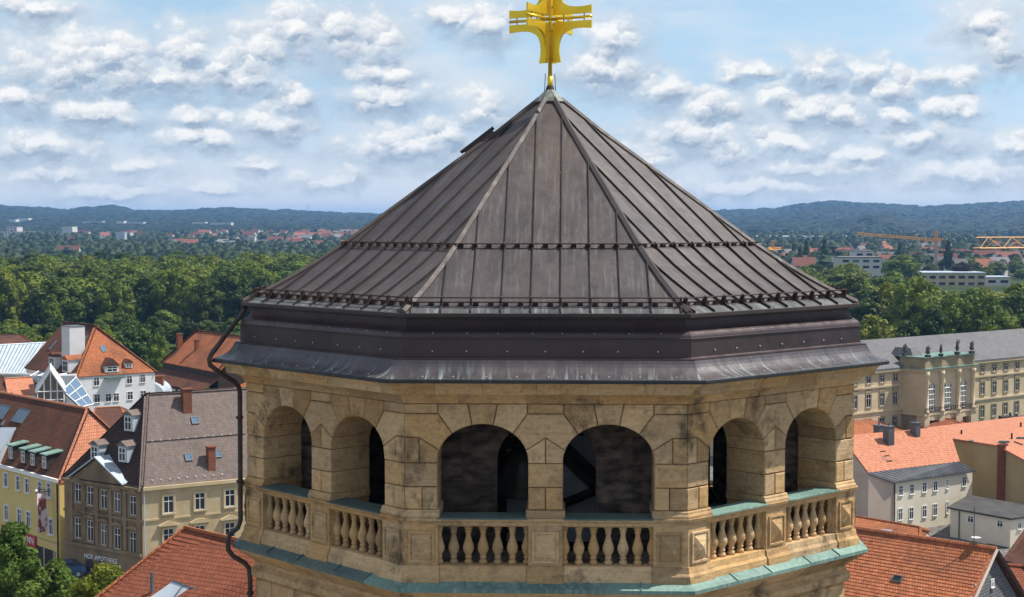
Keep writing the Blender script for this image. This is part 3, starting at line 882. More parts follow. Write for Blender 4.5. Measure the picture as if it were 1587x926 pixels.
# roof hatch on the far left slope
hk = -2
mb = MB()
c0, c1 = 1.15, 1.75
for (sa, sb) in ((0.05, 0.55),):
    mb.rings([[rp(hk, sa, c0, 0.0), rp(hk, sb, c0, 0.0), rp(hk, sb, c1, 0.0), rp(hk, sa, c1, 0.0)], [rp(hk, sa, c0, 0.13), rp(hk, sb, c0, 0.13), rp(hk, sb, c1, 0.13), rp(hk, sa, c1, 0.13)]])
    mb.rings([[rp(hk, sa - .04, c0 - .04, 0.132), rp(hk, sb + .04, c0 - .04, 0.132), rp(hk, sb + .04, c1 + .06, 0.132), rp(hk, sa - .04, c1 + .06, 0.132)], [rp(hk, sa - .04, c0 - .04, 0.165), rp(hk, sb + .04, c0 - .04, 0.165), rp(hk, sb + .04, c1 + .06, 0.165), rp(hk, sa - .04, c1 + .06, 0.165)]])
link('roof_hatch', mb.mesh('roof_hatch', M['hip']), roof_o)

# ---- gilded cross: two crossed openwork crosses on one mast
CZ = 4.28
mast = MB()
mast.tube([(0, 0, zr(2.80)), (0, 0, zr(3.05))], 0.060, 10)
mast.tube([(0, 0, zr(2.97)), (0, 0, zr(CZ + 1.25))], 0.045, 10)
cross_o = link('cross', mast.mesh('cross', M['gold'], True), tower)
base_o = link('mast_socket', MB().lathe([(0.10, 0), (0.085, 0.05), (0.07, 0.09)], 10, (0, 0, zr(2.77))).mesh('mast_socket', M['seam']), cross_o)
def plate_poly(top):
    Lh, e = (1.22 if top else 0.93), []
    # from the inner corner along the arm to its end, back by a hollow curve to the upright
    e += [(0.075, 0.075), (1.0, 0.075), (1.0, 0.245)]
    e += curve((0.99, 0.245), (0.46, 0.17), (0.30, 0.36), 6)[1:]
    e += curve((0.30, 0.36), (0.17, 0.56), (0.265, Lh), 6)[1:]
    e += [(0.075, Lh)]
    return e
for ang in (-30.0, 60.0):
    d = Vector((math.cos(R(ang)), math.sin(R(ang)), 0)); nn = Vector((-d.y, d.x, 0)) * 0.022
    for sx in (-1, 1):
        for sz in (-1, 1):
            pl = plate_poly(sz > 0)
            f = lambda off: [d * (sx * a) + Vector((0, 0, zr(CZ + sz * b))) + nn * off for a, b in pl]
            link('cross_plate', MB().rings([f(-1), f(1)]).mesh('cross_plate', M['gold']), cross_o)
    for sx in (-1, 1):
        link('cross_rod', MB().tube([d * (sx * 0.03) + Vector((0, 0, zr(CZ))), d * (sx * 1.0) + Vector((0, 0, zr(CZ)))], 0.032, 8).mesh('cross_rod', M['gold'], True), cross_o)
        mbb = MB()
        for a in (0.33, 0.82):
            mbb.tube([d * (sx * a) + Vector((0, 0, zr(CZ - 0.11))), d * (sx * a) + Vector((0, 0, zr(CZ + 0.11)))], 0.013, 6)
        for zz in (-0.85, -0.25, 0.25, 0.85):
            mbb.tube([d * (sx * 0.03) + Vector((0, 0, zr(CZ + zz))), d * (sx * 0.13) + Vector((0, 0, zr(CZ + zz)))], 0.014, 6)
        link('cross_pins', mbb.mesh('cross_pins', M['golddark']), cross_o, kind='stuff')
mb = MB()
for sx in (-1, 1):
    mb.tube([(sx * 0.12, 0, zr(2.74)), (sx * 0.10, 0, zr(3.12))], 0.008, 5)
link('lightning_clamp', mb.mesh('lightning_clamp', M['iron']), cross_o)

# ---- rainwater pipe at the left corner
av = fa(0) - R(67.5)
dv = Vector((math.cos(av), math.sin(av), 0))
path = [(6.60, -1.74), (6.66, -1.88), (6.80, -2.05), (7.30, -2.70), (7.345, -2.80), (7.33, -2.92), (7.18, -3.05), (6.84, -3.28), (6.76, -3.38), (6.735, -3.50), (6.745, -6.10), (6.80, -6.25), (6.96, -6.36), (7.01, -6.50), (7.00, -6.68), (6.90, -6.82), (6.66, -6.98), (6.58, -7.10), (6.56, -7.3), (6.56, -34.0)]
pipe = link('downpipe', MB().tube([dv * r + Vector((0, 0, zr(z))) for r, z in path], 0.05, 10, up=(-dv.y, dv.x, 0)).mesh('downpipe', M['pipe'], True), tower)
for z in (-4.0, -5.3, -7.6):
    r = 6.745 if z > -6 else 6.56
    link('pipe_clamp', MB().lathe([(0.075, -0.025), (0.078, 0), (0.075, 0.025)], 10, dv * r + Vector((0, 0, zr(z)))).mesh('pipe_clamp', M['iron']), pipe)
# ================================================================ ground
def smooth(a, b, x):
    t = min(1.0, max(0.0, (x - a) / (b - a))); return t * t * (3 - 2 * t)
def lerp_tab(tab, x):
    if x <= tab[0][0]: return tab[0][1]
    for (a, u), (b, v) in zip(tab, tab[1:]):
        if x <= b: return u + (v - u) * smooth(a, b, x)
    return tab[-1][1]
SKYLINE = [(-900, 330), (-500, 322), (-200, 328), (0, 326), (60, 328), (100, 331), (140, 327), (175, 324), (212, 331), (260, 332), (345, 328), (420, 331), (500, 334), (600, 336), (800, 337), (1050, 333), (1150, 331), (1200, 329), (1250, 321), (1285, 318), (1330, 321), (1375, 323), (1420, 327), (1480, 324), (1540, 321), (1587, 319), (1750, 316), (2100, 326), (2500, 330)]
def ground_z(x, y):
    d = math.hypot(x, y)
    if y <= 0: return 3.1
    z = 3.1 * (1 - smooth(150, 232, d))
    if x > 15: z = z * (1 - smooth(15, 45, x)) + 0.0
    px = W / 2 + F * x / max(y, 1.0)
    px = max(-900, min(2500, px))
    top = CAMZ + (340 - lerp_tab(SKYLINE, px)) / F * 6300
    z += 5.0 * smooth(1400, 2800, d) + (top - 5.0) * smooth(3000, 6200, d) * (0.80 + 0.2 * smooth(5200, 6300, d))
    # a wooded knoll in front of the right-hand hills
    q = math.exp(-((px - 1362) / 46.0) ** 2) * math.exp(-((d - 3500) / 420.0) ** 2)
    z += 20 * q
    if d > 2200: z += 5.0 * mnoise.noise((x / 420, y / 420, 1.7)) * smooth(2200, 3500, d)
    if d > 6400: z -= smooth(6400, 9000, d) * (top * 0.5)
    return z
ds = [0, 20, 40, 60, 90, 120, 150, 170, 190, 210, 232, 260, 320, 420, 560, 760, 1000, 1250, 1500, 1800, 2100, 2450, 2800, 3000, 3200, 3350, 3500, 3650, 3800, 4000, 4250, 4500, 4800, 5100, 5400, 5700, 6000, 6200, 6400, 6800, 7600, 9000, 11000, 13500]
az = [R(a) for a in list(range(-180, -36, 12))] + [R(-36 + 0.6 * i) for i in range(121)] + [R(a) for a in range(48, 180, 12)]
gv, gf = [], []
for d in ds:
    for a in az:
        x, y = d * math.sin(a), d * math.cos(a)
        gv.append((x, y, ground_z(x, y)))
n = len(az)
for j in range(len(ds) - 1):
    for i in range(n):
        gf.append((j * n + i, j * n + (i + 1) % n, (j + 1) * n + (i + 1) % n, (j + 1) * n + i))
gm, N, L, B = new_mat('town_and_country_ground')
P = coords(N, True)
ln = N.new('ShaderNodeVectorMath'); ln.operation = 'LENGTH'; L.new(P, ln.inputs[0])
dist = ln.outputs['Value']
paving = nramp(N, L, nnoise(N, L, P, 0.6, 6), [(0.3, (0.13, 0.125, 0.115)), (0.7, (0.22, 0.205, 0.185))])
meadow = nramp(N, L, nnoise(N, L, P, 0.012, 6, 0.6), [(0.28, (0.022, 0.038, 0.012)), (0.45, (0.036, 0.058, 0.018)), (0.58, (0.06, 0.08, 0.026)), (0.64, (0.28, 0.22, 0.11)), (0.72, (0.05, 0.075, 0.024))])
wood = nramp(N, L, nnoise(N, L, P, 0.05, 6, 0.7), [(0.3, (0.008, 0.020, 0.009)), (0.55, (0.018, 0.034, 0.013)), (0.75, (0.03, 0.048, 0.018))])
mask = nnoise(N, L, P, 0.0011, 4, 0.55)
wmask = N.new('ShaderNodeMapRange'); L.new(dist, wmask.inputs[0])
wmask.inputs[1].default_value = 3000; wmask.inputs[2].default_value = 4600; wmask.inputs[3].default_value = -0.1; wmask.inputs[4].default_value = 0.42
wm = nramp(N, L, nmath(N, L, 'ADD', mask, wmask.outputs[0]), [(0.52, 0.0), (0.60, 1.0)])
far = nmix(N, L, wm, meadow, wood)
nearf = nramp(N, L, nmath(N, L, 'DIVIDE', dist, 600.0), [(0.40, 0.0), (0.44, 1.0)])
L.new(nmix(N, L, nearf, paving, far), B.inputs['Base Color'])
B.inputs['Roughness'].default_value = 0.95; B.inputs['Specular IOR Level'].default_value = 0.1
nbump(N, L, B, nnoise(N, L, P, 0.06, 6, 0.7), 1.0, 6.0)
gme = bpy.data.meshes.new('ground'); gme.from_pydata(gv, [], gf); gme.materials.append(gm)
gme.polygons.foreach_set('use_smooth', [True] * len(gf))
link('ground', gme, kind='structure')

# ================================================================ building kit
M['tile_orange'] = tile_mat('orange_clay_tiles', (0.50, 0.175, 0.075), (0.34, 0.11, 0.05), (0.19, 0.08, 0.045), 0.30, 0.21, 0.7, 0.50)
M['tile_bright'] = tile_mat('bright_clay_tiles', (0.58, 0.245, 0.14), (0.50, 0.195, 0.11), (0.36, 0.155, 0.095), 0.34, 0.24, 0.35, 0.62)
M['tile_red'] = tile_mat('red_clay_tiles', (0.27, 0.085, 0.042), (0.21, 0.065, 0.034), (0.13, 0.05, 0.032), 0.30, 0.30, 0.8, 0.52)
M['tile_brown'] = tile_mat('weathered_brown_tiles', (0.17, 0.065, 0.035), (0.12, 0.048, 0.028), (0.055, 0.03, 0.022), 0.30, 0.20, 0.5, 0.40)
M['tile_mixed'] = tile_mat('mossy_orange_tiles', (0.44, 0.15, 0.062), (0.33, 0.11, 0.048), (0.10, 0.05, 0.03), 0.32, 0.22, 0.5, 0.46)
M['tile_grey'] = tile_mat('grey_brown_tiles', (0.20, 0.155, 0.135), (0.165, 0.125, 0.11), (0.13, 0.105, 0.09), 0.28, 0.18, 0.2, 0.5, 0.72)
M['tile_dark'] = tile_mat('dark_brown_shade_tiles', (0.075, 0.045, 0.038), (0.055, 0.035, 0.03), (0.035, 0.026, 0.024), 0.28, 0.18, 0.4, 0.5)
M['slate'] = tile_mat('grey_slates', (0.145, 0.145, 0.15), (0.19, 0.19, 0.195), (0.10, 0.105, 0.11), 0.22, 0.22, 0.5, 0.5)
M['slate_roof'] = tile_mat('palace_slates', (0.15, 0.145, 0.148), (0.175, 0.17, 0.172), (0.115, 0.112, 0.115), 0.35, 0.3, 0.2, 0.5, 0.8)
M['zinc'] = pbr('pale_zinc_sheet', (0.42, 0.48, 0.53), (0.52, 0.57, 0.61), 0.4, 0.45, 0.2, rand=0.04, bump=0.1, bscale=2)
M['greymetal'] = pbr('dark_grey_sheet', (0.085, 0.09, 0.098), (0.13, 0.135, 0.145), 0.6, 0.5, 0.2, rand=0.05, bump=0.1, bscale=3)
M['felt'] = pbr('dark_roofing_felt', (0.05, 0.05, 0.048), (0.085, 0.083, 0.078), 0.7, 0.9, rand=0.05)
M['white'] = pbr('white_render', (0.66, 0.66, 0.65), (0.76, 0.76, 0.745), 0.35, 0.9, rand=0.04, bump=0.15, bscale=8)
M['cream'] = pbr('cream_render', (0.68, 0.61, 0.48), (0.76, 0.69, 0.56), 0.3, 0.9, rand=0.04, bump=0.15, bscale=8)
M['tan'] = pbr('tan_render', (0.38, 0.29, 0.15), (0.45, 0.35, 0.19), 0.3, 0.9, rand=0.03, bump=0.15, bscale=8)
M['pink'] = pbr('rose_render', (0.46, 0.36, 0.29), (0.52, 0.42, 0.34), 0.3, 0.9, rand=0.03, bump=0.15, bscale=8)
M['yellow'] = pbr('yellow_render', (0.62, 0.47, 0.17), (0.68, 0.53, 0.21), 0.3, 0.9, rand=0.03, bump=0.15, bscale=8)
M['ochre'] = pbr('ochre_ashlar', (0.46, 0.35, 0.19), (0.57, 0.46, 0.29), 0.8, 0.92, rand=0.10, bump=0.3, bscale=6, lo=0.3, hi=0.7)
M['brownstone'] = pbr('dark_brown_ashlar', (0.16, 0.115, 0.070), (0.30, 0.22, 0.135), 0.7, 0.92, rand=0.12, bump=0.4, bscale=6, lo=0.3, hi=0.7, stretch=(1, 1, 0.5))
M['palace'] = pbr('palace_sandstone', (0.50, 0.395, 0.25), (0.64, 0.52, 0.35), 0.4, 0.92, rand=0.06, bump=0.3, bscale=5, lo=0.3, hi=0.7)
M['palacedark'] = pbr('palace_weathered_stone', (0.26, 0.20, 0.125), (0.38, 0.30, 0.19), 0.6, 0.92, rand=0.1, bump=0.3, bscale=5)
M['frame'] = pbr('white_window_paint', (0.74, 0.74, 0.72), None, 1, 0.6, rand=0.05, bump=0)
M['bronze'] = pbr('dark_statue_stone', (0.045, 0.04, 0.035), (0.09, 0.08, 0.065), 3, 0.8, rand=0.1)
M['brick'] = tile_mat('chimney_brick', (0.36, 0.12, 0.06), (0.27, 0.09, 0.05), (0.10, 0.06, 0.045), 0.08, 0.24, 0.3, 0.5)
M['darkwood'] = pbr('dark_stained_wood', (0.03, 0.02, 0.016), (0.06, 0.04, 0.03), 2, 0.8)
M['asphalt'] = pbr('asphalt', (0.045, 0.045, 0.047), (0.065, 0.065, 0.066), 1, 0.9, rand=0)
M['shop'] = pbr('dark_shop_front', (0.02, 0.02, 0.022), (0.05, 0.045, 0.045), 0.8, 0.25, rand=0, bump=0, spec=0.5)
gl, N, L, B = new_mat('window_glass')
oi = N.new('ShaderNodeObjectInfo').outputs['Random']
L.new(nramp(N, L, oi, [(0, (0.012, 0.014, 0.017)), (0.7, (0.035, 0.04, 0.045)), (1, (0.12, 0.115, 0.10))]), B.inputs['Base Color'])
B.inputs['Roughness'].default_value = 0.12; B.inputs['Specular IOR Level'].default_value = 0.35
M['glass'] = gl
gl2, N, L, B = new_mat('roof_glass')
B.inputs['Base Color'].default_value = (0.10, 0.17, 0.26, 1); B.inputs['Roughness'].default_value = 0.10; B.inputs['Specular IOR Level'].default_value = 0.7
M['skyglass'] = gl2

WIN_CACHE = {}
def window_mesh(w, h, style):
    key = (round(w, 2), round(h, 2), style)
    if key in WIN_CACHE: return WIN_CACHE[key]
    mb = MB()
    sur = {'plain': 0.10, 'stone': 0.16, 'bare': 0.05, 'arch': 0.14}[style.split('_')[0]]
    dp = 0.12 if style != 'bare' else 0.06
    # local: x along the wall, -y out of the wall, z up from the middle of the window
    for sx in (-1, 1):
        mb.box((sx * (w / 2 + sur / 2), -dp / 2, 0), (sur, dp, h + 2 * sur), 0)
    mb.box((0, -dp / 2 - 0.002, h / 2 + sur / 2), (w - 0.001, dp, sur), 0)
    mb.box((0, -dp / 2 - 0.04, -h / 2 - sur / 2), (w + sur * 2.2, dp + 0.08, sur * 0.8), 0)
    b = 0.055
    for sx in (-1, 0, 1):
        mb.box((sx * (w / 2 - b / 2), -0.035, 0), (b, 0.03, h), 1)
    for z in (-h / 2 + b / 2, h * 0.18, h / 2 - b / 2):
        mb.box((0, -0.0375, z), (w, 0.03, b), 1)
    sur_m = {'plain': M['frame'], 'stone': M['palacedark'], 'bare': M['frame'], 'arch': M['palacedark']}[style.split('_')[0]]
    if style == 'stone_soot': sur_m = M['brownstone']
    if style == 'stone_ochre': sur_m = M['ochre']
    me = mb.mesh('window', [sur_m, M['frame']])
    pn = MB().box((0, -0.012, 0), (w, 0.015, h)).mesh('pane', M['glass'])
    WIN_CACHE[key] = (me, pn)
    return me, pn
def put_window(b, P, Q, s, z, w, h, style='plain', pane=True):
    d = (Q - P).to_2d(); ang = math.atan2(d.y, d.x); d.normalize()
    me, pn = window_mesh(w, h, style)
    o = link('window', me, b, Vector((P.x + d.x * s, P.y + d.y * s, z)) - b.location, ang)
    if pane: link('pane', pn, o)
    return o
def win_px(b, P, Q, px, py, w, h, style='plain'):
    s, z = on_wall(P, Q, px, py)
    return put_window(b, P, Q, s, z, w, h, style)
def rel(b, pts): return [Vector(p) - b.location for p in pts]
def slab(pts, thick):
    """a sloping sheet with thickness"""
    pts = [Vector(p) for p in pts]
    return MB().rings([[p - Vector((0, 0, thick)) for p in pts], pts])
def extend(poly, dist):
    """push a roof polygon's vertices out a little, in its own plane"""
    c = sum((Vector(p) for p in poly), Vector()) / len(poly)
    return [Vector(p) + (Vector(p) - c).normalized() * dist for p in poly]
def roof_part(b, poly, mat, over=0.25, thick=0.16, name='roof', parent=None):
    pts = extend(poly, over)
    mb = slab(rel(b, pts), thick)
    return link(name, mb.mesh(name, M[mat], uvfn=slope_uv), parent or b)
def wall_part(b, foot, z0, z1, mat, name='wall', tops=None):
    """closed prism on the footprint; tops: optional list of extra (i, point) gable peaks"""
    mb = MB()
    n = len(foot)
    for i in range(n):
        a, c = foot[i], foot[(i + 1) % n]
        pts = [Vector((a.x, a.y, z0)), Vector((c.x, c.y, z0)), Vector((c.x, c.y, z1))]
        if tops and tops.get(i): pts.append(tops[i] - Vector((0, 0, 0.12)))
        pts.append(Vector((a.x, a.y, z1)))
        mb.add(rel(b, pts), [list(range(len(pts)))])
    me = mb.mesh(name, M[mat])
    return link(name, me, b)
def house(name, label, cat, foot, z0, ze, r0, r1, wall, roofs, over=0.3, group=None, gable=(False, False), wallname='wall'):
    """four-sided house: foot = front-left, front-right, back-right, back-left; ridge r0 (left) to r1 (right)"""
    c = sum(foot, Vector()) / 4
    b = thing(name, label, cat, (c.x, c.y, z0), 0, group)
    f = [Vector((p.x, p.y, ze)) for p in foot]
    if isinstance(roofs, str): roofs = [roofs] * 4
    b_walls = wall_part(b, f, z0, ze, wall, wallname, {1: r1 if gable[1] else None, 3: r0 if gable[0] else None})
    R_ = [roof_part(b, [f[0], f[1], r1, r0], roofs[0], over), None, roof_part(b, [f[2], f[3], r0, r1], roofs[2], over), None]
    if not gable[1]: R_[1] = roof_part(b, [f[1], f[2], r1], roofs[1], over)
    if not gable[0]: R_[3] = roof_part(b, [f[3], f[0], r0], roofs[3], over)
    # ridge tiles
    rd = MB().tube([r0 - b.location + Vector((0, 0, 0.03)), r1 - b.location + Vector((0, 0, 0.03))], 0.14, 6)
    for ok, e, q in ((gable[1], r1, (f[1], f[2])), (gable[0], r0, (f[0], f[3]))):
        if not ok:
            for p in q: rd.tube([e - b.location, p - b.location + Vector((0, 0, 0.0))], 0.12, 6)
    link('ridge_tiles', rd.mesh('ridge_tiles', M[roofs[1] if roofs[1] != 'slate' else roofs[0]], uvfn=slope_uv), b)
    b['_w'] = 0; del b['_w']
    return b, f, R_
def chimney(b, p, w, d, h, mat='brick', ang=0.0, pots=0, cap=True):
    p = Vector(p); Mx = Matrix.Translation(p - b.location) @ Matrix.Rotation(ang, 4, 'Z')
    mb = MB().box((0, 0, h / 2 - 0.6), (w, d, h + 1.2), 0, Mx)
    o = link('chimney', mb.mesh('chimney', M[mat], uvfn=slope_uv), b)
    if cap:
        link('chimney_cap', MB().box((0, 0, h + 0.05), (w + 0.14, d + 0.14, 0.1), 0, Mx).mesh('chimney_cap', M['greymetal'] if mat != 'brick' else M['brick'], uvfn=slope_uv), o)
    mbp = MB()
    for i in range(pots):
        mbp.tube([Mx @ Vector(((i - (pots - 1) / 2) * 0.35, 0, h + 0.1)), Mx @ Vector(((i - (pots - 1) / 2) * 0.35, 0, h + 0.45))], 0.09, 8)
    if pots: link('chimney_pots', mbp.mesh('chimney_pots', M['greymetal']), o)
    return o
def on_plane(a, b_, c, px, py):
    n = (b_ - a).cross(c - a); v = ray(px, py); o = Vector((0, 0, CAMZ))
    return o + v * ((a - o).dot(n) / v.dot(n))
def skylight(b, a, b_, c, px, py, w, h, glass='skyglass', divs=1, lift=0.12):
    """roof window lying in the plane a-b_-c"""
    n = (b_ - a).cross(c - a).normalized()
    if n.z < 0: n = -n
    u = Vector((-n.y, n.x, 0)).normalized(); v = n.cross(u)
    p = on_plane(a, b_, c, px, py) - b.location
    Mx = Matrix(((u.x, v.x, n.x, p.x), (u.y, v.y, n.y, p.y), (u.z, v.z, n.z, p.z), (0, 0, 0, 1)))
    fr = MB()
    t = 0.08
    for sx in (-1, 1): fr.box((sx * (w / 2 - t / 2), 0, lift / 2), (t, h, lift), 0, Mx)
    for sy in (-1, 1): fr.box((0, sy * (h / 2 - t / 2), lift / 2 - 0.002), (w - 2 * t, t, lift), 0, Mx)
    for i in range(1, divs): fr.box((-w / 2 + w * i / divs, 0, lift / 2), (t, h - 2 * t, lift), 0, Mx)
    o = link('skylight', fr.mesh('skylight', M['greymetal']), b)
    link('pane', MB().box((0, 0, lift * 0.55), (w - t, h - t, 0.03), 0, Mx).mesh('pane', M[glass]), o)
    return o
def dormer(b, base, ang, w, h, depth, roof_mat, wall_mat, rise=0.0, glazing=True):
    """small roof dormer: base = middle of its front sill, facing direction ang (outward)"""
    p = Vector(base) - b.location
    Mx = Matrix.Translation(p) @ Matrix.Rotation(ang + math.pi / 2, 4, 'Z')      # local -y faces outward
    o = link('dormer', MB().box((0, depth / 2, h / 2), (w, depth, h), 0, Mx).mesh('dormer', M[wall_mat]), b)
    mb = MB(); e = 0.18
    if rise > 0:
        pts = [Vector((-w / 2 - e, -e, h)), Vector((w / 2 + e, -e, h)), Vector((0, -e, h + rise))]
        mb.rings([[Mx @ q for q in pts], [Mx @ (q + Vector((0, depth + e, 0))) for q in pts]])
    else:
        pts = [Vector((-w / 2 - e, -e, h)), Vector((w / 2 + e, -e, h)), Vector((w / 2 + e, -e, h + 0.12)), Vector((-w / 2 - e, -e, h + 0.12))]
        mb.rings([[Mx @ q for q in pts], [Mx @ (q + Vector((0, depth + e, 0.35))) for q in pts]])
    link('dormer_roof', mb.mesh('dormer_roof', M[roof_mat], uvfn=slope_uv), o)
    if glazing:
        fr = MB()
        ww, hh = w * 0.72, h * 0.78
        for sx in (-1, 0, 1): fr.box((sx * ww / 2, -0.04, h * 0.48), (0.07, 0.06, hh), 0, Mx)
        for sz in (-1, 0.2, 1): fr.box((0, -0.041, h * 0.48 + sz * hh / 2), (ww, 0.06, 0.07), 0, Mx)
        link('window', fr.mesh('window', M['frame']), o)
        link('pane', MB().box((0, -0.012, h * 0.48), (ww, 0.02, hh), 0, Mx).mesh('pane', M['glass']), o)
    return o
def text_on(b, txt, P, Q, s, z, size, mat, parent=None, depth=0.03, align='CENTER', off=0.05):
    cu = bpy.data.curves.new('lettering', 'FONT'); cu.body = txt; cu.size = size; cu.extrude = depth; cu.align_x = align
    tmp = bpy.data.objects.new('lettering_curve', cu); col.objects.link(tmp)
    dg = bpy.context.evaluated_depsgraph_get()
    me = bpy.data.meshes.new_from_object(tmp.evaluated_get(dg))
    bpy.data.objects.remove(tmp)
    me.materials.clear(); me.materials.append(M[mat])
    d = (Q - P).to_2d(); ang = math.atan2(d.y, d.x); d.normalize()
    nrm = Vector((d.y, -d.x, 0))
    o = link('lettering', me, parent or b, Vector((P.x + d.x * s, P.y + d.y * s, z)) + nrm * off - b.location)
    o.rotation_euler = (math.pi / 2, 0, ang)
    return o
# ================================================================ town, left of the tower
def V2(p, z): return Vector((p.x, p.y, z))
# ---- pharmacy house at the street corner
C_ = pz(220, 754, 12.2); Lf = pz(100, 737, 12.2)
u1 = (pz(374.5, 739.8, 12.2) - C_).normalized()
rA = pz(229, 612, 19.8)
foot = [C_, C_ + u1 * 18, Lf + u1 * 18, Lf]
ap_b, ap_f, ap_r = house('pharmacy_house', 'three storey brown sandstone corner house with grey tiled hip roof and pediment', 'house', foot, 2.6, 12.2, rA, rA + u1 * 13.5, 'ochre', ['tile_grey', 'tile_grey', 'tile_dark', 'tile_dark'], 0.35, gable=(False, True))  # dark tiles: the left slope's shade is put into their colour
u2 = (Lf - C_).normalized(); nL = Vector((-u2.y, u2.x, 0))
if nL.y > 0: nL = -nL
n1 = Vector((u1.y, -u1.x, 0))
# the street front, in darker brown stone
bx = MB()
for (za, zb, t) in ((2.6, 6.0, 0.10), (6.0, 12.15, 0.06)):
    pts = [C_ + nL * t, Lf + nL * t, Lf, C_]
    bx.rings([rel(ap_b, [V2(p, za) for p in pts]), rel(ap_b, [V2(p, zb) for p in pts])])
link('street_front', bx.mesh('street_front', M['brownstone']), ap_b)
Lleft, Lright = Lf + nL * 0.07, C_ + nL * 0.07
Llen = (Lright - Lleft).length
def front_band(z, h, t, mat, P_, Q_, nrm, b, name='string_course'):
    mb = MB(); pts = [P_, Q_, Q_ + nrm * t, P_ + nrm * t]
    mb.rings([rel(b, [V2(p, z) for p in pts]), rel(b, [V2(p, z + h) for p in pts])])
    return link(name, mb.mesh(name, M[mat]), b)
for z, h, t in ((5.85, 0.3, 0.2), (8.95, 0.2, 0.14), (11.75, 0.28, 0.32)):
    front_band(z, h, t, 'brownstone', Lleft, Lright, nL, ap_b, 'string_course')
for z, h, t in ((9.0, 0.16, 0.1), (11.8, 0.3, 0.3)):
    front_band(z, h, t, 'ochre', C_, C_ + u1 * 18, n1, ap_b, 'string_course')
for px_, y1, y2 in ((122, 764, 818), (141, 769, 823), (162, 774, 829), (183, 779, 835), (207, 784, 841)):
    for yy, hh in ((y1, 1.75), (y2, 1.95)):
        w_ = win_px(ap_b, Lleft, Lright, px_, yy, 0.85, hh, 'stone_soot')
        s_, z_ = on_wall(Lleft, Lright, px_, yy)
        d_ = (Lright - Lleft).normalized(); c_ = Lleft + d_ * s_
        hood = MB(); zt = z_ + hh / 2 + 0.22
        pts = [(-0.72, 0), (0.72, 0), (0.72, 0.1), (0.38, 0.27), (0, 0.34), (-0.38, 0.27), (-0.72, 0.1)]
        f_ = lambda o_: [c_ + d_ * a + nL * o_ + Vector((0, 0, zt - c_.z + b_)) - ap_b.location for a, b_ in pts]
        hood.rings([f_(0.0), f_(0.28)])
        link('window_hood', hood.mesh('window_hood', M['brownstone']), ap_b)
for px_ in (112, 131.5, 151.5, 172.5, 194.5, 216):      # pilasters
    s_, z_ = on_wall(Lleft, Lright, px_, 800)
    d_ = (Lright - Lleft).normalized(); c_ = Lleft + d_ * s_
    mb = MB(); pts = [c_ - d_ * 0.22, c_ + d_ * 0.22, c_ + d_ * 0.22 + nL * 0.16, c_ - d_ * 0.22 + nL * 0.16]
    mb.rings([rel(ap_b, [V2(p, 6.2) for p in pts]), rel(ap_b, [V2(p, 11.7) for p in pts])])
    link('pilaster', mb.mesh('pilaster', M['brownstone']), ap_b)
for px_, w_ in ((140, 1.1), (160, 1.25)):                 # arched ground floor openings
    s_, z_ = on_wall(Lleft, Lright, px_, 888)
    d_ = (Lright - Lleft).normalized(); c_ = Lleft + d_ * s_ + nL * 0.06
    pts = [(-w_ / 2, 2.65), (w_ / 2, 2.65)] + [(w_ / 2 * math.cos(t), 4.2 + 0.62 * math.sin(t)) for t in [math.pi * i / 10 for i in range(11)]]
    f_ = lambda o_: [c_ + d_ * a + nL * o_ + Vector((0, 0, b_ - c_.z)) - ap_b.location for a, b_ in pts]
    link('arched_doorway', MB().rings([f_(0.0), f_(0.03)]).mesh('arched_doorway', M['shop']), ap_b)
text_on(ap_b, 'HOF-APOTHEKE', Lleft, Lright, on_wall(Lleft, Lright, 157.5, 866)[0], on_wall(Lleft, Lright, 157.5, 866)[1] - 0.2, 0.62, 'frame', off=0.10)
for i, (px_, y1) in enumerate(((261, 782), (309.5, 777), (356, 772))):
    win_px(ap_b, C_, C_ + u1 * 18, px_, y1, 0.95, 1.55, 'stone_ochre')
    y2 = y1 + 52
    win_px(ap_b, C_, C_ + u1 * 18, px_, y2, 0.95, 1.7, 'stone_ochre')
    s_, z_ = on_wall(C_, C_ + u1 * 18, px_, y2)
    c_ = C_ + u1 * s_; zt = z_ + 1.12
    pts = [(-0.95, 0), (0.95, 0), (0.95, 0.1), (0, 0.5), (-0.95, 0.1)] if i != 1 else [(-0.95, 0), (0.95, 0), (0.95, 0.1), (0.5, 0.36), (0, 0.44), (-0.5, 0.36), (-0.95, 0.1)]
    f_ = lambda o_: [c_ + u1 * a + n1 * o_ + Vector((0, 0, zt - c_.z + b_)) - ap_b.location for a, b_ in pts]
    link('window_pediment', MB().rings([f_(0.0), f_(0.3)]).mesh('window_pediment', M['ochre']), ap_b)
# pediment with its zinc roof over the street front
sa, _ = on_wall(Lleft, Lright, 114, 735); sb, _ = on_wall(Lleft, Lright, 193, 748)
d_ = (Lright - Lleft).normalized(); pa, pb = Lleft + d_ * sa + nL * 0.25, Lleft + d_ * sb + nL * 0.25
mid = (pa + pb) / 2
zt = 12.15
tri = [V2(pa, zt), V2(pb, zt), V2(mid, zt + 2.05)]
link('pediment', MB().rings([rel(ap_b, tri), rel(ap_b, [p - nL * 0.9 for p in tri])]).mesh('pediment', M['brownstone']), ap_b)
back = V2(mid - nL * 3.6, zt + 2.25)
for e_, s_ in ((pa, -1), (pb, 1)):
    e2 = e_ + d_ * (0.25 * s_) + nL * 0.25
    link('pediment_roof', slab(rel(ap_b, [V2(e2, zt + 0.12), V2(mid + nL * 0.25, zt + 2.3), back, V2(e2 - nL * 2.0, zt + 0.5)]), 0.12).mesh('pediment_roof', M['zinc']), ap_b)
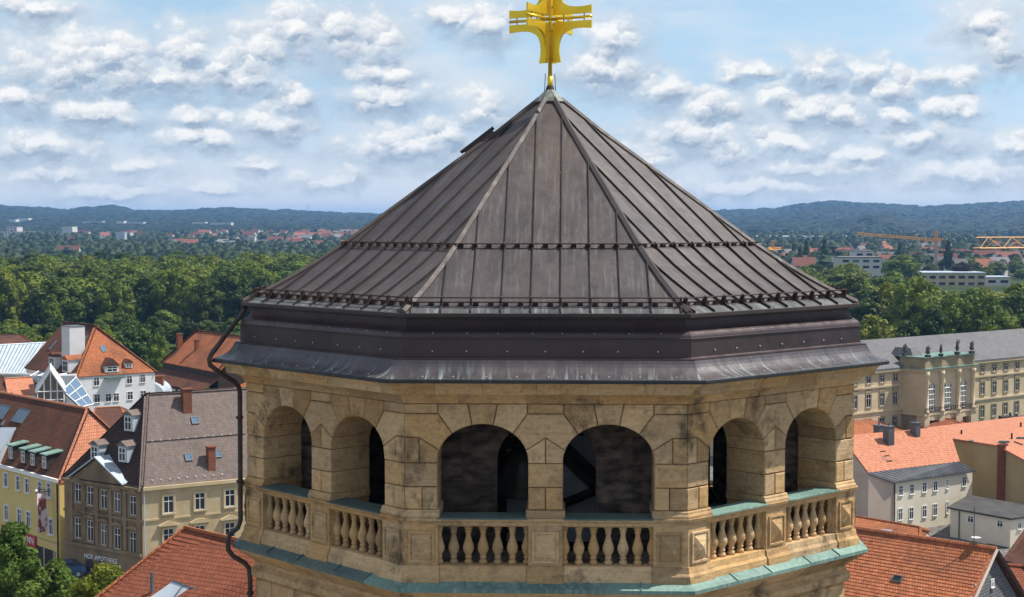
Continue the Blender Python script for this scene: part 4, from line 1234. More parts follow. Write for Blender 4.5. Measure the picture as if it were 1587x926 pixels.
for px_, y_ in ((151, 714), (194, 716), (203, 668)):
    p = on_plane(ap_f[3], ap_f[0], rA, px_, y_)
    dormer(ap_b, p + nL * 0.3, math.atan2(nL.y, nL.x), 1.15, 1.5, 2.0, 'tile_grey', 'zinc', 0.45)
F0, F1 = ap_f[0], ap_f[1]
for px_, y_ in ((302, 652), (292, 709), (337, 704)):
    skylight(ap_b, F0, F1, rA, px_, y_, 0.7, 0.75, 'skyglass')
chimney(ap_b, on_plane(F0, F1, rA, 289, 632), 0.85, 0.7, 1.7, 'brick', math.atan2(u1.y, u1.x))
chimney(ap_b, on_plane(F0, F1, rA, 327, 722), 0.7, 0.6, 1.7, 'brick', math.atan2(u1.y, u1.x))
for row_y, cnt in ((685, 11), (746, 9)):               # pale snow hooks
    mb = MB()
    for i in range(cnt):
        p = on_plane(F0, F1, rA, 236 + i * 13.5, row_y - i * 1.15) - ap_b.location
        mb.box(p + Vector((0, 0, 0.06)), (0.16, 0.12, 0.12))
    link('snow_hooks', mb.mesh('snow_hooks', M['frame']), ap_b, kind='stuff')
q0, q1 = on_plane(F0, F1, rA, 224, 686.5), on_plane(F0, F1, rA, 380, 674)
link('snow_rail', MB().tube([q0 - ap_b.location + Vector((0, 0, .1)), q1 - ap_b.location + Vector((0, 0, .1))], 0.06, 5).mesh('snow_rail', M['tile_grey']), ap_b)
link('downpipe', MB().tube(rel(ap_b, [C_ + n1 * 0.12 + u1 * 0.15, V2(C_ + n1 * 0.12 + u1 * 0.15, 2.7)]), 0.06, 6).mesh('downpipe', M['zinc']), ap_b)

# ---- yellow shop house
Y1 = pz(92, 745, 11.6); Y0d = (pz(0, 720.6, 11.6) - Y1).normalized(); Y0 = Y1 + Y0d * 27
nY = Vector((Y0d.y, -Y0d.x, 0))
if nY.y > 0: nY = -nY
rY = pz(136, 634, 17.6)
wY = 2 * abs((rY - Y1).to_2d().dot(nY.to_2d()))
rY0 = rY + Y0d * 24
footY = [Y0, Y1, Y1 - nY * wY, Y0 - nY * wY]
yb, yf, yr = house('yellow_house', 'yellow rendered shop house with white framed windows and long brown tiled roof', 'house', footY, 2.6, 11.6, rY0, rY, 'yellow', ['tile_brown', 'tile_bright', 'tile_brown', 'tile_brown'], 0.3, gable=(True, False))  # bright hip, brown slopes: sun and shade are put into the tile colours
YP, YQ = Y0, Y1
for px_, y_ in ((10, 744), (29, 749), (43, 753), (63, 758), (77, 760)): win_px(yb, YP, YQ, px_, y_, 0.85, 1.35)
for px_, y_ in ((11, 795), (31, 801), (45, 805), (65, 811), (80, 817)): win_px(yb, YP, YQ, px_, y_, 0.85, 1.45)
sQ = (YQ - YP).length
front_band(11.35, 0.35, 0.25, 'frame', YP, YQ, nY, yb, 'eave_board')
front_band(5.5, 0.12, 0.06, 'tan', YP, YQ, nY, yb, 'string_course')
s0_, s1_ = on_wall(YP, YQ, 25, 850)[0], on_wall(YP, YQ, 85.5, 872)[0]
dY = (YQ - YP).normalized()
pts = [YP + dY * s0_, YP + dY * s1_, YP + dY * s1_ + nY * 0.05, YP + dY * s0_ + nY * 0.05]
sf = link('shop_front', MB().rings([rel(yb, [V2(p, 2.7) for p in pts]), rel(yb, [V2(p, 4.75) for p in pts])]).mesh('shop_front', M['shop']), yb)
for k_ in range(5):
    c_ = YP + dY * (s0_ + (s1_ - s0_) * k_ / 4) + nY * 0.09
    link('shop_post', MB().box(V2(c_, 3.7) - yb.location, (0.14, 0.14, 2.1)).mesh('shop_post', M['pink']), yb)
link('downpipe', MB().tube(rel(yb, [Y1 + nY * 0.1 - dY * 0.3, V2(Y1 + nY * 0.1 - dY * 0.3, 2.7)]), 0.07, 6).mesh('downpipe', M['darkwood']), yb)
Yr0 = yr and rY0
for px_, y_ in ((21, 712), (40, 718), (55, 722.5), (73, 727)):
    p = on_plane(yf[0], yf[1], rY, px_, y_)
    o = dormer(yb, p + nY * 0.25, math.atan2(nY.y, nY.x), 0.95, 1.35, 2.3, 'green', 'darkwood', 0.0)
skylight(yb, yf[0], yf[1], rY, 33, 645, 2.6, 1.7, 'skyglass', 5)
skylight(yb, yf[0], yf[1], rY, 3, 639, 2.6, 1.7, 'skyglass', 5)
skylight(yb, yf[0], yf[1], rY, 6, 656, 0.4, 0.7, 'zinc')
# shop sign and banner
M['signred'] = pbr('red_sign', (0.42, 0.03, 0.045), (0.50, 0.05, 0.06), 1, 0.5, rand=0, bump=0)
s_, z_ = on_wall(YP, YQ, 50.5, 838)
c_ = YP + dY * s_ + nY * 0.2
sign = thing('shop_sign', 'red shop sign with white letters on the yellow house', 'sign', V2(c_, z_ - 0.6))
pts = [c_ - dY * 0.95, c_ + dY * 0.95, c_ + dY * 0.95 - nY * 0.18, c_ - dY * 0.95 - nY * 0.18]
link('sign_board', MB().rings([rel(sign, [V2(p, z_ - 0.55) for p in pts]), rel(sign, [V2(p, z_ + 0.55) for p in pts])]).mesh('sign_board', M['signred']), sign)
text_on(sign, 'NN', c_ - dY, c_ + dY, 1.0, z_ - 0.28, 0.95, 'frame', off=0.02)
bm_, N, L, B = new_mat('printed_banner_cloth')
P = coords(N)
bl = nnoise(N, L, nmap(N, L, P, (1.0, 1.0, 0.55)), 1.5, 3, 0.5)
L.new(nramp(N, L, bl, [(0.40, (0.72, 0.68, 0.74)), (0.47, (0.66, 0.55, 0.60)), (0.52, (0.30, 0.07, 0.08)), (0.58, (0.22, 0.04, 0.06)), (0.64, (0.65, 0.50, 0.56))]), B.inputs['Base Color'])
B.inputs['Roughness'].default_value = 0.8
M['banner'] = bm_
s_, zt_ = on_wall(YP, YQ, 80, 762); _, zb_ = on_wall(YP, YQ, 83, 823)
c_ = YP + dY * s_
ban = thing('banner', 'white and red printed banner hanging upright beside the shop windows', 'banner', V2(c_ + nY * 0.5, zb_))
bc = MB(); rows = []
for i in range(9):
    z = zt_ + (zb_ - zt_) * i / 8; wv = 0.05 * math.sin(i * 0.9)
    p0_, p1_ = c_ - dY * 0.1 + nY * (0.45 + wv), c_ + dY * 0.25 + nY * (1.55 + wv)
    sd_ = Vector((-(p1_ - p0_).y, (p1_ - p0_).x, 0)).normalized() * 0.012
    rows.append(rel(ban, [V2(p0_, z), V2(p1_, z), V2(p1_ + sd_, z), V2(p0_ + sd_, z)]))
link('cloth', bc.rings(rows).mesh('cloth', M['banner']), ban)
link('pole', MB().tube(rel(ban, [V2(c_, zt_ + 0.1), V2(c_ + dY * 0.25 + nY * 1.8, zt_ + 0.1)]), 0.05, 6).mesh('pole', M['iron']), ban)
lamp = thing('wall_lamp', 'pale lamp on a bracket beside the banner pole', 'lamp', V2(c_ - dY * 1.2 + nY * 0.02, zt_ - 0.1))
link('arm', MB().tube(rel(lamp, [V2(c_ - dY * 1.2, zt_ + 0.05), V2(c_ - dY * 1.2 + nY * 0.9, zt_ + 0.15)]), 0.03, 5).mesh('arm', M['iron']), lamp)
link('lamp_head', MB().lathe([(0.03, 0.16), (0.16, 0.08), (0.19, -0.08), (0.12, -0.2)], 10, V2(c_ - dY * 1.2 + nY * 0.95, zt_) - lamp.location).mesh('lamp_head', M['frame'], True), lamp)

# broad zinc dormer on the yellow house's roof, at the picture's edge
yp = lambda x_, y_, h_: on_plane(yf[0], yf[1], rY, x_, y_) + Vector((0, 0, h_))
zd = [yp(-26, 728, 1.3), yp(1, 719, 1.3), yp(25, 668, 0.35), yp(-26, 668, 0.35)]
zo = link('zinc_dormer', slab(rel(yb, zd), 0.15).mesh('zinc_dormer', M['zinc']), yb)
zw = [yp(-26, 729, 1.2), yp(0, 720, 1.2), yp(22, 670, 0.25), yp(-26, 670, 0.25)]
link('dormer_cheek', MB().rings([rel(yb, [p - Vector((0, 0, 2.0)) for p in zw]), rel(yb, zw)]).mesh('dormer_cheek', M['zinc']), zo)

# ---- roofs between the pharmacy and the white house
fz = 6.8
ft = [pz(140, 664, fz), pz(205, 668, fz), pz(208, 640, fz), pz(150, 636, fz)]
house('brown_roof_house', 'low dark brown tiled roof wedged between orange hip and white house', 'house', ft, 1.0, fz, pz(148, 633, 8.2), pz(186, 631, 8.2), 'white', ['tile_brown', 'tile_mixed', 'tile_dark', 'tile_brown'], 0.3)
p = pz(203, 640, 5.0)
dm = thing('domed_rooflight', 'pale grey barrel rooflight behind the dark dormer', 'rooflight', (p.x, p.y, 1.0))
mb = MB(); pts = [(4.0 * math.cos(t), 2.3 * math.sin(t)) for t in [math.pi * i / 14 for i in range(15)]]
f_ = lambda y_: [Vector((a, y_, 6.3 + b_)) for a, b_ in pts]
mb.rings([f_(6.0), f_(12.0)])
link('vault', mb.mesh('vault', M['zinc'], False), dm)
link('base_wall', MB().box((0, 9, 3.2), (8.0, 5.98, 6.3)).mesh('base_wall', M['white']), dm)

# ---- white house with the orange hip
ze = 11.5
H0, H1 = pz(119, 582.4, ze), pz(240, 574.6, ze)
uw = (pz(43, 569, ze) - H0).normalized()
Lw = 19.5
H2, H3 = H1 + uw * Lw, H0 + uw * Lw
midw = (H0 + H1) / 2
r1w, r0w = V2(midw + uw * 7.4, 18.6), V2(midw + uw * Lw, 18.6)
# long ridge runs away from us: the hip faces the tower
footw = [H3, H0, H1, H2]
wb, wf, wr = house('white_house', 'large white rendered house with hipped orange tiled roof below the forest', 'house', footw, 0.0, ze, r0w, r1w, 'white', ['tile_brown', 'tile_mixed', 'tile_brown', 'tile_brown'], 0.45, gable=(True, False))
for px_, y_ in ((149.5, 592), (200.5, 589), (221, 587), (150.5, 618), (168, 617), (180, 616), (201.5, 613.5), (222, 612)):
    win_px(wb, H0, H1, px_, y_, 0.95, 1.3, 'bare')
nw = Vector(((H1 - H0).y, -(H1 - H0).x, 0)).normalized()
def hipP(px_, y_): return on_plane(wf[1], wf[2], r1w, px_, y_)
o = dormer(wb, hipP(173, 577) + nw * 0.2, math.atan2(nw.y, nw.x), 2.3, 1.0, 3.2, 'tile_brown', 'white', 1.25)
dormer(wb, hipP(199, 570) + nw * 0.2, math.atan2(nw.y, nw.x), 1.2, 0.8, 2.2, 'tile_brown', 'white', 0.6)
s_, z_ = on_wall(H0, H1, 175.5, 584); dh = (H1 - H0).normalized(); c_ = H0 + dh * s_
bl_ = link('balcony', MB().rings([rel(wb, [V2(q, z_ - 0.25) for q in (c_ - dh * 1.5, c_ + dh * 1.5, c_ + dh * 1.5 + nw * 1.1, c_ - dh * 1.5 + nw * 1.1)]), rel(wb, [V2(q, z_ - 0.05) for q in (c_ - dh * 1.5, c_ + dh * 1.5, c_ + dh * 1.5 + nw * 1.1, c_ - dh * 1.5 + nw * 1.1)])]).mesh('balcony', M['slategreen']), wb)
mb = MB()
for a in (-1.45, -1.0, -0.5, 0, 0.5, 1.0, 1.45):
    mb.tube(rel(wb, [V2(c_ + dh * a + nw * 1.05, z_ - 0.1), V2(c_ + dh * a + nw * 1.05, z_ + 0.8)]), 0.04, 4)
mb.tube(rel(wb, [V2(c_ - dh * 1.5 + nw * 1.05, z_ + 0.8), V2(c_ + dh * 1.5 + nw * 1.05, z_ + 0.8)]), 0.05, 4)
link('railing', mb.mesh('railing', M['slategreen']), bl_)
skylight(wb, wf[1], wf[2], r1w, 160, 541, 0.8, 1.4, 'skyglass')
skylight(wb, wf[0], wf[1], r1w, 132, 525, 0.9, 1.2, 'skyglass')
skylight(wb, wf[0], wf[1], r1w, 83, 535, 0.6, 2.2, 'skyglass')
pch = on_plane(wf[0], wf[1], r1w, 114, 556)
ang_w = math.atan2(uw.y, uw.x)
stack = chimney(wb, pch, 3.0, 2.6, 5.2, 'white', ang_w, 0)
pd = on_plane(wf[0], wf[1], r1w, 100, 576)
nwl = Vector((-uw.y, uw.x, 0))
if nwl.y > 0: nwl = -nwl
dormer(wb, on_plane(wf[0], wf[1], r1w, 105, 577) + nwl * 0.4, math.atan2(nwl.y, nwl.x), 2.2, 2.0, 3.0, 'tile_mixed', 'white', 0.7)
dormer(wb, on_plane(wf[0], wf[1], r1w, 84, 572) + nwl * 0.4, math.atan2(nwl.y, nwl.x), 2.4, 2.0, 3.0, 'tile_brown', 'white', 0.7)
for s_ in (4.0, 7.0, 10.0, 13.5): put_window(wb, H3, H0, s_, 8.6, 1.0, 1.3, 'bare')

# ---- glazed annexe below it
gz = 5.0
g0 = at(57, 607, 222)
ga = thing('glazed_annexe', 'white framed glass gable annexe with blue glass roofs beside white house', 'annexe', (g0.x, g0.y, 0))
GA, GB = at(58, 606, 222), at(99, 604, 223)
gd = (GB - GA); gd.z = 0; gd.normalize(); gn = Vector((gd.y, -gd.x, 0)); gl_ = (GB - GA).length
ez, pk = 11.6, 14.6
def gp(s, z, o=0.0): return V2(GA + gd * s + gn * o, z) - ga.location
link('wall', MB().rings([[gp(0, 0), gp(gl_, 0), gp(gl_, 0, -9), gp(0, 0, -9)], [gp(0, ez - 0.2), gp(gl_, ez - 0.2), gp(gl_, ez - 0.2, -9), gp(0, ez - 0.2, -9)]]).mesh('wall', M['white']), ga)
link('glass_gable', MB().rings([[gp(0.1, ez - 2.6, 0.02), gp(gl_ - 0.1, ez - 2.6, 0.02), gp(gl_ - 0.1, ez, 0.02), gp(gl_ / 2, pk - 0.1, 0.02), gp(0.1, ez, 0.02)], [gp(0.1, ez - 2.6, 0.06), gp(gl_ - 0.1, ez - 2.6, 0.06), gp(gl_ - 0.1, ez, 0.06), gp(gl_ / 2, pk - 0.1, 0.06), gp(0.1, ez, 0.06)]]).mesh('glass_gable', M['glass']), ga)
def bar(a, b_, r=0.09, name='glazing_bar', mat='frame', par=None):
    return link(name, MB().tube([a, b_], r, 4).mesh(name, M[mat]), par or ga)
for i in range(5):
    s = gl_ * i / 4; zt = ez + (pk - ez) * (1 - abs(s - gl_ / 2) / (gl_ / 2))
    bar(gp(s, ez - 2.7, 0.1), gp(s, zt, 0.1))
for z in (ez - 2.6, ez - 1.2, ez): bar(gp(0, z, 0.11), gp(gl_, z, 0.11))
bar(gp(-0.2, ez - 0.1, 0.15), gp(gl_ / 2, pk + 0.1, 0.15), 0.16); bar(gp(gl_ + 0.2, ez - 0.1, 0.15), gp(gl_ / 2, pk + 0.1, 0.15), 0.16)
for sg, s_e in ((-1, -0.3), (1, gl_ + 0.3)):
    pl = [gp(s_e, ez - 0.15, 0.1), gp(gl_ / 2, pk + 0.05, 0.1), gp(gl_ / 2, pk + 0.05, -9), gp(s_e, ez - 0.15, -9)]
    link('glass_roof', slab(pl, 0.08).mesh('glass_roof', M['skyglass']), ga)
    for j in range(6):
        o_ = 0.1 - 9.1 * j / 5
        bar(gp(s_e, ez - 0.08, o_), gp(gl_ / 2, pk + 0.12, o_), 0.07)
bar(gp(gl_ / 2, pk + 0.14, 0.1), gp(gl_ / 2, pk + 0.14, -9), 0.12)
# lean-to glazing on the right and a flat glazed link on the left
LA = [at(97, 606, 223.5), at(118, 585, 230), at(145, 627, 226), at(126, 632, 222)]
link('glass_roof', slab(rel(ga, LA), 0.1).mesh('glass_roof', M['skyglass']), ga)
for t in (0.0, 0.33, 0.66, 1.0):
    bar(LA[0].lerp(LA[3], t) - ga.location + Vector((0, 0, .06)), LA[1].lerp(LA[2], t) - ga.location + Vector((0, 0, .06)), 0.09)
for t in (0.0, 0.5, 1.0):
    bar(LA[0].lerp(LA[1], t) - ga.location + Vector((0, 0, .08)), LA[3].lerp(LA[2], t) - ga.location + Vector((0, 0, .08)), 0.10)
LB = [at(46, 584, 228), at(96, 583, 232), at(118, 581, 238), at(60, 576, 242)]
link('glass_roof', slab(rel(ga, LB), 0.1).mesh('glass_roof', M['skyglass']), ga)
for t in (0.0, 0.25, 0.5, 0.75, 1.0):
    bar(LB[0].lerp(LB[1], t) - ga.location + Vector((0, 0, .06)), LB[3].lerp(LB[2], t) - ga.location + Vector((0, 0, .06)), 0.10)
link('parapet', MB().tube(rel(ga, [at(-5, 579, 236), at(30, 580, 236), at(62, 584, 232), at(118, 582, 232)]), 0.25, 6).mesh('parapet', M['frame']), ga)
mb = MB()
fx = [at(97, 606, 223.6), at(126, 633, 222.1), at(130, 633, 229), at(110, 606, 231)]
mb.rings([rel(ga, [V2(p, 0) for p in fx]), rel(ga, [p - Vector((0, 0, 0.25)) for p in fx])])
link('side_wall', mb.mesh('side_wall', M['white']), ga)

# ---- small orange roof and brown roof at the left edge
z_ = 8.2
ft = [pz(13, 612, z_), pz(55, 610, z_), pz(51, 596, z_), pz(12, 597, z_)]
house('orange_roof_house', 'white walled house with plain orange tiled roof left of the glass gable', 'house', ft, 0, z_, pz(9, 587, 10.2), pz(48, 585, 10.2), 'white', 'tile_bright', 0.3, gable=(True, True))
ft = [pz(-70, 624, z_), pz(20, 612, z_), pz(16, 597, z_), pz(-60, 604, z_)]
house('brown_hip_house', 'brown tiled roof at the left edge beside the plain orange roof', 'house', ft, 0, z_, pz(-50, 588, 10.4), pz(-2, 580, 10.4), 'white', 'tile_brown', 0.3)
# ---- big pale metal roof
z_ = 8.6
ft = [pz(-90, 585, z_), pz(45, 578, z_), pz(78, 556, z_), pz(-80, 560, z_)]
mb_, mf, mr = house('metal_roof_hall', 'long hall with pale blue grey standing seam metal roof at the left edge', 'hall', ft, 0, z_, pz(-90, 540, 12.6), pz(78, 531, 12.6), 'white', 'zinc', 0.4, gable=(True, True))
for i in range(26):
    a, b_ = mf[0].lerp(mf[1], (i + 0.5) / 26), pz(-90, 540, 14.5).lerp(pz(78, 531, 14.5), (i + 0.5) / 26)
    link('standing_seam', MB().tube([a - mb_.location + Vector((0, 0, 0.06)), b_ - mb_.location + Vector((0, 0, 0.06))], 0.06, 4).mesh('standing_seam', M['zinc']), mb_)
ft = [pz(-30, 548, 10), pz(58, 540, 10), pz(56, 533, 10), pz(-30, 538, 10)]
house('red_brown_roof_house', 'reddish brown roof ridge peeping above the pale metal hall', 'house', ft, 0, 10, pz(-30, 521, 12.3), pz(30, 519, 12.3), 'pink', 'tile_brown', 0.3)
# ---- brown barn
zl, zu = 6.0, 9.6
a0, a1 = pz(252, 560, zu), pz(345, 577, zu)
ud = (a1 - a0).normalized(); back_ = Vector((-ud.y, ud.x, 0))
if back_.y < 0: back_ = -back_
a1 = a0 + ud * 24
ft = [a0, a1, a1 + back_ * 12, a0 + back_ * 12]
rb0, rb1 = V2(a0 + back_ * 6 + ud * 2.5, 15.2), V2(a1 + back_ * 6, 15.2)
bb, bf, br_ = house('barn', 'brown tiled two tier barn with white panels right of white house', 'barn', ft, 0, zu, rb0, rb1, 'darkwood', ['tile_mixed', 'tile_brown', 'tile_brown', 'tile_brown'], 0.6)
nb = -back_
sk = [V2(a0, 8.3), V2(a1, 8.3), V2(a1 + nb * 3.2, 6.2), V2(a0 + nb * 3.2 - ud * 2, 6.2)]
link('skirt_roof', slab(rel(bb, sk), 0.2).mesh('skirt_roof', M['tile_brown'], uvfn=slope_uv), bb)
lw = [a0 + nb * 2.6 - ud, a1 + nb * 2.6, a1, a0 - ud]
link('lower_wall', MB().rings([rel(bb, [V2(p, 0) for p in lw]), rel(bb, [V2(p, 6.3) for p in lw])]).mesh('lower_wall', M['darkwood']), bb)
for i in range(7):
    c_ = a0 + ud * (0.8 + i * 3.0) + nb * 2.66
    link('white_panel', MB().rings([rel(bb, [V2(q, 4.6) for q in (c_, c_ + ud * 2.0, c_ + ud * 2.0 - nb * 0.1, c_ - nb * 0.1)]), rel(bb, [V2(q, 5.6) for q in (c_, c_ + ud * 2.0, c_ + ud * 2.0 - nb * 0.1, c_ - nb * 0.1)])]).mesh('white_panel', M['white']), bb)
sk2 = [V2(a0 + nb * 2.6 + ud * 2, 4.4), V2(a0 + nb * 2.6 + ud * 16, 4.4), V2(a0 + nb * 6 + ud * 15, 2.2), V2(a0 + nb * 6 + ud * 4, 2.2)]
link('porch_roof', slab(rel(bb, sk2), 0.2).mesh('porch_roof', M['tile_brown'], uvfn=slope_uv), bb)
link('porch_wall', MB().rings([rel(bb, [V2(a0 + nb * q + ud * w_, 0) for q, w_ in ((2.6, 3), (2.6, 15), (5.5, 14.5), (5.5, 4.5))]), rel(bb, [V2(a0 + nb * q + ud * w_, 2.3) for q, w_ in ((2.6, 3), (2.6, 15), (5.5, 14.5), (5.5, 4.5))])]).mesh('porch_wall', M['darkwood']), bb)
chimney(bb, on_plane(bf[0], bf[1], rb0, 278, 540), 1.0, 0.9, 2.6, 'brick', math.atan2(ud.y, ud.x))
chimney(bb, on_plane(bf[0], bf[1], rb0, 305, 541), 0.7, 0.7, 1.6, 'brick', math.atan2(ud.y, ud.x))
ft = [pz(340, 600, 6.5), pz(410, 606, 6.5), pz(420, 590, 6.5), pz(352, 588, 6.5)]
house('small_orange_house', 'small orange roofed house behind the rainwater pipe', 'house', ft, 0, 6.5, pz(356, 580, 8.3), pz(402, 583, 8.3), 'tan', 'tile_mixed', 0.4, gable=(True, True))
p = pz(247, 612, 7.0)
cst = thing('brick_chimney', 'stubby orange brick chimney between white house and pharmacy roof', 'chimney', (p.x, p.y, 0))
link('stack', MB().box((0, 0, 5.0), (1.3, 1.1, 10.0)).mesh('stack', M['brick'], uvfn=slope_uv), cst)
link('cap', MB().box((0, 0, 10.06), (1.5, 1.3, 0.12)).mesh('cap', M['brick'], uvfn=slope_uv), cst)

# ---- near red roof below the pharmacy (church nave side)
def course_roof(b, E0, E1, R1_, R0_, mat, course=0.30, step=0.028, name='tile_courses'):
    """roof slope laid as overlapping courses, each a little proud of the one above it"""
    n = max(2, int(((R0_ - E0).length + (R1_ - E1).length) / 2 / course))
    nrm = (E1 - E0).cross(R0_ - E0).normalized()
    if nrm.z < 0: nrm = -nrm
    mb = MB()
    for i in range(n):
        t0, t1 = i / n, (i + 1.25) / n
        a, b_ = E0.lerp(R0_, t0), E1.lerp(R1_, t0); c, d = E1.lerp(R1_, min(1, t1)), E0.lerp(R0_, min(1, t1))
        p = [a + nrm * (step * 1.6), b_ + nrm * (step * 1.6), c + nrm * (step * 0.4), d + nrm * (step * 0.4)]
        q = [a, b_, c, d]
        mb.add(rel(b, p + q), [(0, 1, 2, 3), (0, 4, 5, 1), (0, 3, 7, 4), (1, 5, 6, 2)])
    return link(name, mb.mesh(name, M[mat], uvfn=slope_uv), b, kind='stuff')
zr_ = 17.3
q0, q1 = pz(287, 820, zr_), pz(385, 843, zr_)
uq = (q1 - q0).normalized(); q1 = q0 + uq * 12.5
E0, E1 = at(60, 1000, 90.5), at(470, 1085, 80.0)
zE = (E0.z + E1.z) / 2; E0.z = zE; E1.z = zE
nr = thing('red_roofed_house', 'steep red tiled roof in the left foreground below the pharmacy', 'house', ((q0.x + q1.x) / 2, (q0.y + q1.y) / 2, 2.6))
bk0, bk1 = V2(q0 + Vector((5.5, 5.5, 0)), zE), V2(q1 + Vector((5.5, 5.5, 0)), zE)
course_roof(nr, E0, E1, q1, q0, 'tile_red', 0.30)
link('roof', slab(rel(nr, [E0, E1, q1, q0]), 0.2).mesh('roof', M['tile_red'], uvfn=slope_uv), nr)
link('roof', slab(rel(nr, [bk0, bk1, q1, q0]), 0.2).mesh('roof', M['tile_red'], uvfn=slope_uv), nr)
link('ridge_tiles', MB().tube(rel(nr, [E0 + Vector((0, 0, .06)), q0 + Vector((0, 0, .08)), q1 + Vector((0, 0, .08))]), 0.15, 6).mesh('ridge_tiles', M['tile_orange'], uvfn=slope_uv), nr)
ins = lambda p, c_: p + (c_ - p) * 0.04
cc = (E0 + E1 + bk0 + bk1) / 4
fw = [ins(E0, cc), ins(E1, cc), ins(bk1, cc), ins(bk0, cc)]
mb = MB().rings([rel(nr, [V2(p, 2.6) for p in fw]), rel(nr, [V2(p, zE - 0.25) for p in fw])])
mb.add(rel(nr, [fw[0], fw[3], q0 - Vector((0, 0, 0.3))]), [(0, 1, 2)])
link('wall', mb.mesh('wall', M['cream']), nr)
# glazed rooflight at its foot
def nrp(px_, y_, h): return on_plane(E0, E1, q0, px_, y_) + Vector((0, 0, h))
gl0 = [nrp(232, 952, 0.95), nrp(268, 928, 1.0), nrp(318, 943, 1.0), nrp(365, 985, 0.9), nrp(230, 1000, 0.9)]
link('rooflight', slab(rel(nr, gl0), 0.9).mesh('rooflight', M['zinc']), nr)
gl1 = [nrp(318, 943, 1.03), nrp(328, 941, 1.03), nrp(385, 962, 0.95), nrp(372, 985, 0.9)]
link('rooflight_glass', slab(rel(nr, gl1), 0.3).mesh('rooflight_glass', M['skyglass']), nr)
for (a, b_) in (((285, 908), (250, 950)), ((302, 913), (300, 955)), ((318, 917), (345, 955)), ((268, 902), (318, 917))):
    link('glazing_bar', MB().tube(rel(nr, [nrp(a[0], a[1] + 26, 1.06), nrp(b_[0], b_[1] + 30, 1.0)]), 0.05, 4).mesh('glazing_bar', M['greymetal']), nr)
link('vent_pipe', MB().tube(rel(nr, [nrp(236, 935, 0.4), nrp(236, 930, 1.6)]), 0.11, 8).mesh('vent_pipe', M['greymetal']), nr)
link('flashing', slab(rel(nr, [nrp(360, 872, .12), nrp(385, 878, .12), nrp(387, 864, .12), nrp(372, 862, .12)]), 0.05).mesh('flashing', M['zinc']), nr)
link('verge_tiles', slab(rel(nr, [nrp(195, 928, .22), nrp(228, 915, .25), nrp(228, 919, .25), nrp(200, 934, .22)]), 0.12).mesh('verge_tiles', M['tile_orange'], uvfn=slope_uv), nr)
# ================================================================ right of the tower
# ---- foreground orange roof with slate-hung gable
zN = 12.9
n1_, n0_ = pz(1537, 852, zN), pz(1320, 820, zN)
un = (n1_ - n0_).normalized(); n0_ = n1_ - un * 19
sl = Vector((-un.y, un.x, 0))
fl = -sl if sl.y > 0 else sl          # down the visible slope (towards us)
wN, dN = 7.2, 6.1
E1, E0 = V2(n1_ + fl * wN, zN - dN), V2(n0_ + fl * wN, zN - dN)
K1, K0 = V2(n1_ - fl * wN, zN - dN), V2(n0_ - fl * wN, zN - dN)
nb_ = thing('slate_gable_house', 'bright orange tiled roof with grey slate gable in the right foreground', 'house', ((n0_.x + n1_.x) / 2, (n0_.y + n1_.y) / 2, 1.0))
course_roof(nb_, E0, E1, n1_, n0_, 'tile_orange', 0.29)
ov = un * 0.35
link('roof', slab(rel(nb_, [E0, E1 + ov, n1_ + ov, n0_]), 0.2).mesh('roof', M['tile_orange'], uvfn=slope_uv), nb_)
link('roof', slab(rel(nb_, [K1 + ov, K0, n0_, n1_ + ov]), 0.2).mesh('roof', M['tile_brown'], uvfn=slope_uv), nb_)
link('verge_board', MB().tube(rel(nb_, [E1 + ov * 1.1, n1_ + ov * 1.1 + Vector((0, 0, .05))]), 0.13, 4).mesh('verge_board', M['pink']), nb_)
link('verge_board', MB().tube(rel(nb_, [K1 + ov * 1.1, n1_ + ov * 1.1 + Vector((0, 0, .05))]), 0.15, 4).mesh('verge_board', M['pipe']), nb_)
link('ridge_tiles', MB().tube(rel(nb_, [n0_ + Vector((0, 0, .1)), n1_ + ov + Vector((0, 0, .1))]), 0.17, 6).mesh('ridge_tiles', M['tile_orange'], uvfn=slope_uv), nb_)
f4 = [E0.lerp(K0, .05), E1.lerp(K1, .05), K1.lerp(E1, .05), K0.lerp(E0, .05)]
mb = MB().rings([rel(nb_, [V2(p, 1.0) for p in f4]), rel(nb_, [V2(p, zN - dN) for p in f4])])
link('wall', mb.mesh('wall', M['cream']), nb_)
gw = link('gable_wall', MB().rings([rel(nb_, [f4[1], f4[2], n1_ - Vector((0, 0, 0.25))]), rel(nb_, [f4[1] - un * 0.2, f4[2] - un * 0.2, n1_ - un * 0.2 - Vector((0, 0, 0.25))])]).mesh('gable_wall', M['slate'], uvfn=slope_uv), nb_)
for px_, y_ in ((1513.5, 912), (1537.5, 904.5)):
    win_px(nb_, f4[1], f4[2], px_, y_, 0.42, 0.55, 'bare')
skylight(nb_, E0, E1, n1_, 1391, 898, 0.75, 0.6, 'glass')
pch = on_plane(E0, E1, n1_, 1378, 829) 
chimney(nb_, n0_.lerp(n1_, 0.36) - Vector((0, 0, 0.3)), 1.0, 0.8, 1.35, 'brick', math.atan2(un.y, un.x))
link('flashing', slab(rel(nb_, [on_plane(E0, E1, n1_, x_, y_) + Vector((0, 0, .13)) for x_, y_ in ((1360, 828), (1384, 831), (1382, 824), (1366, 823))]), 0.05).mesh('flashing', M['zinc']), nb_)
link('antenna', MB().tube(rel(nb_, [n0_.lerp(n1_, 0.93), n0_.lerp(n1_, 0.93) + Vector((0, 0, 2.8))]), 0.035, 5).mesh('antenna', M['greymetal']), nb_)
link('satellite_dish', MB().lathe([(0.0, 0), (0.2, 0.04), (0.34, 0.14), (0.35, 0.15), (0.2, 0.07), (0.0, 0.03)], 10, n0_.lerp(n1_, 0.93) + Vector((0.12, -0.1, 0.55)) - nb_.location).mesh('satellite_dish', M['frame']), nb_)

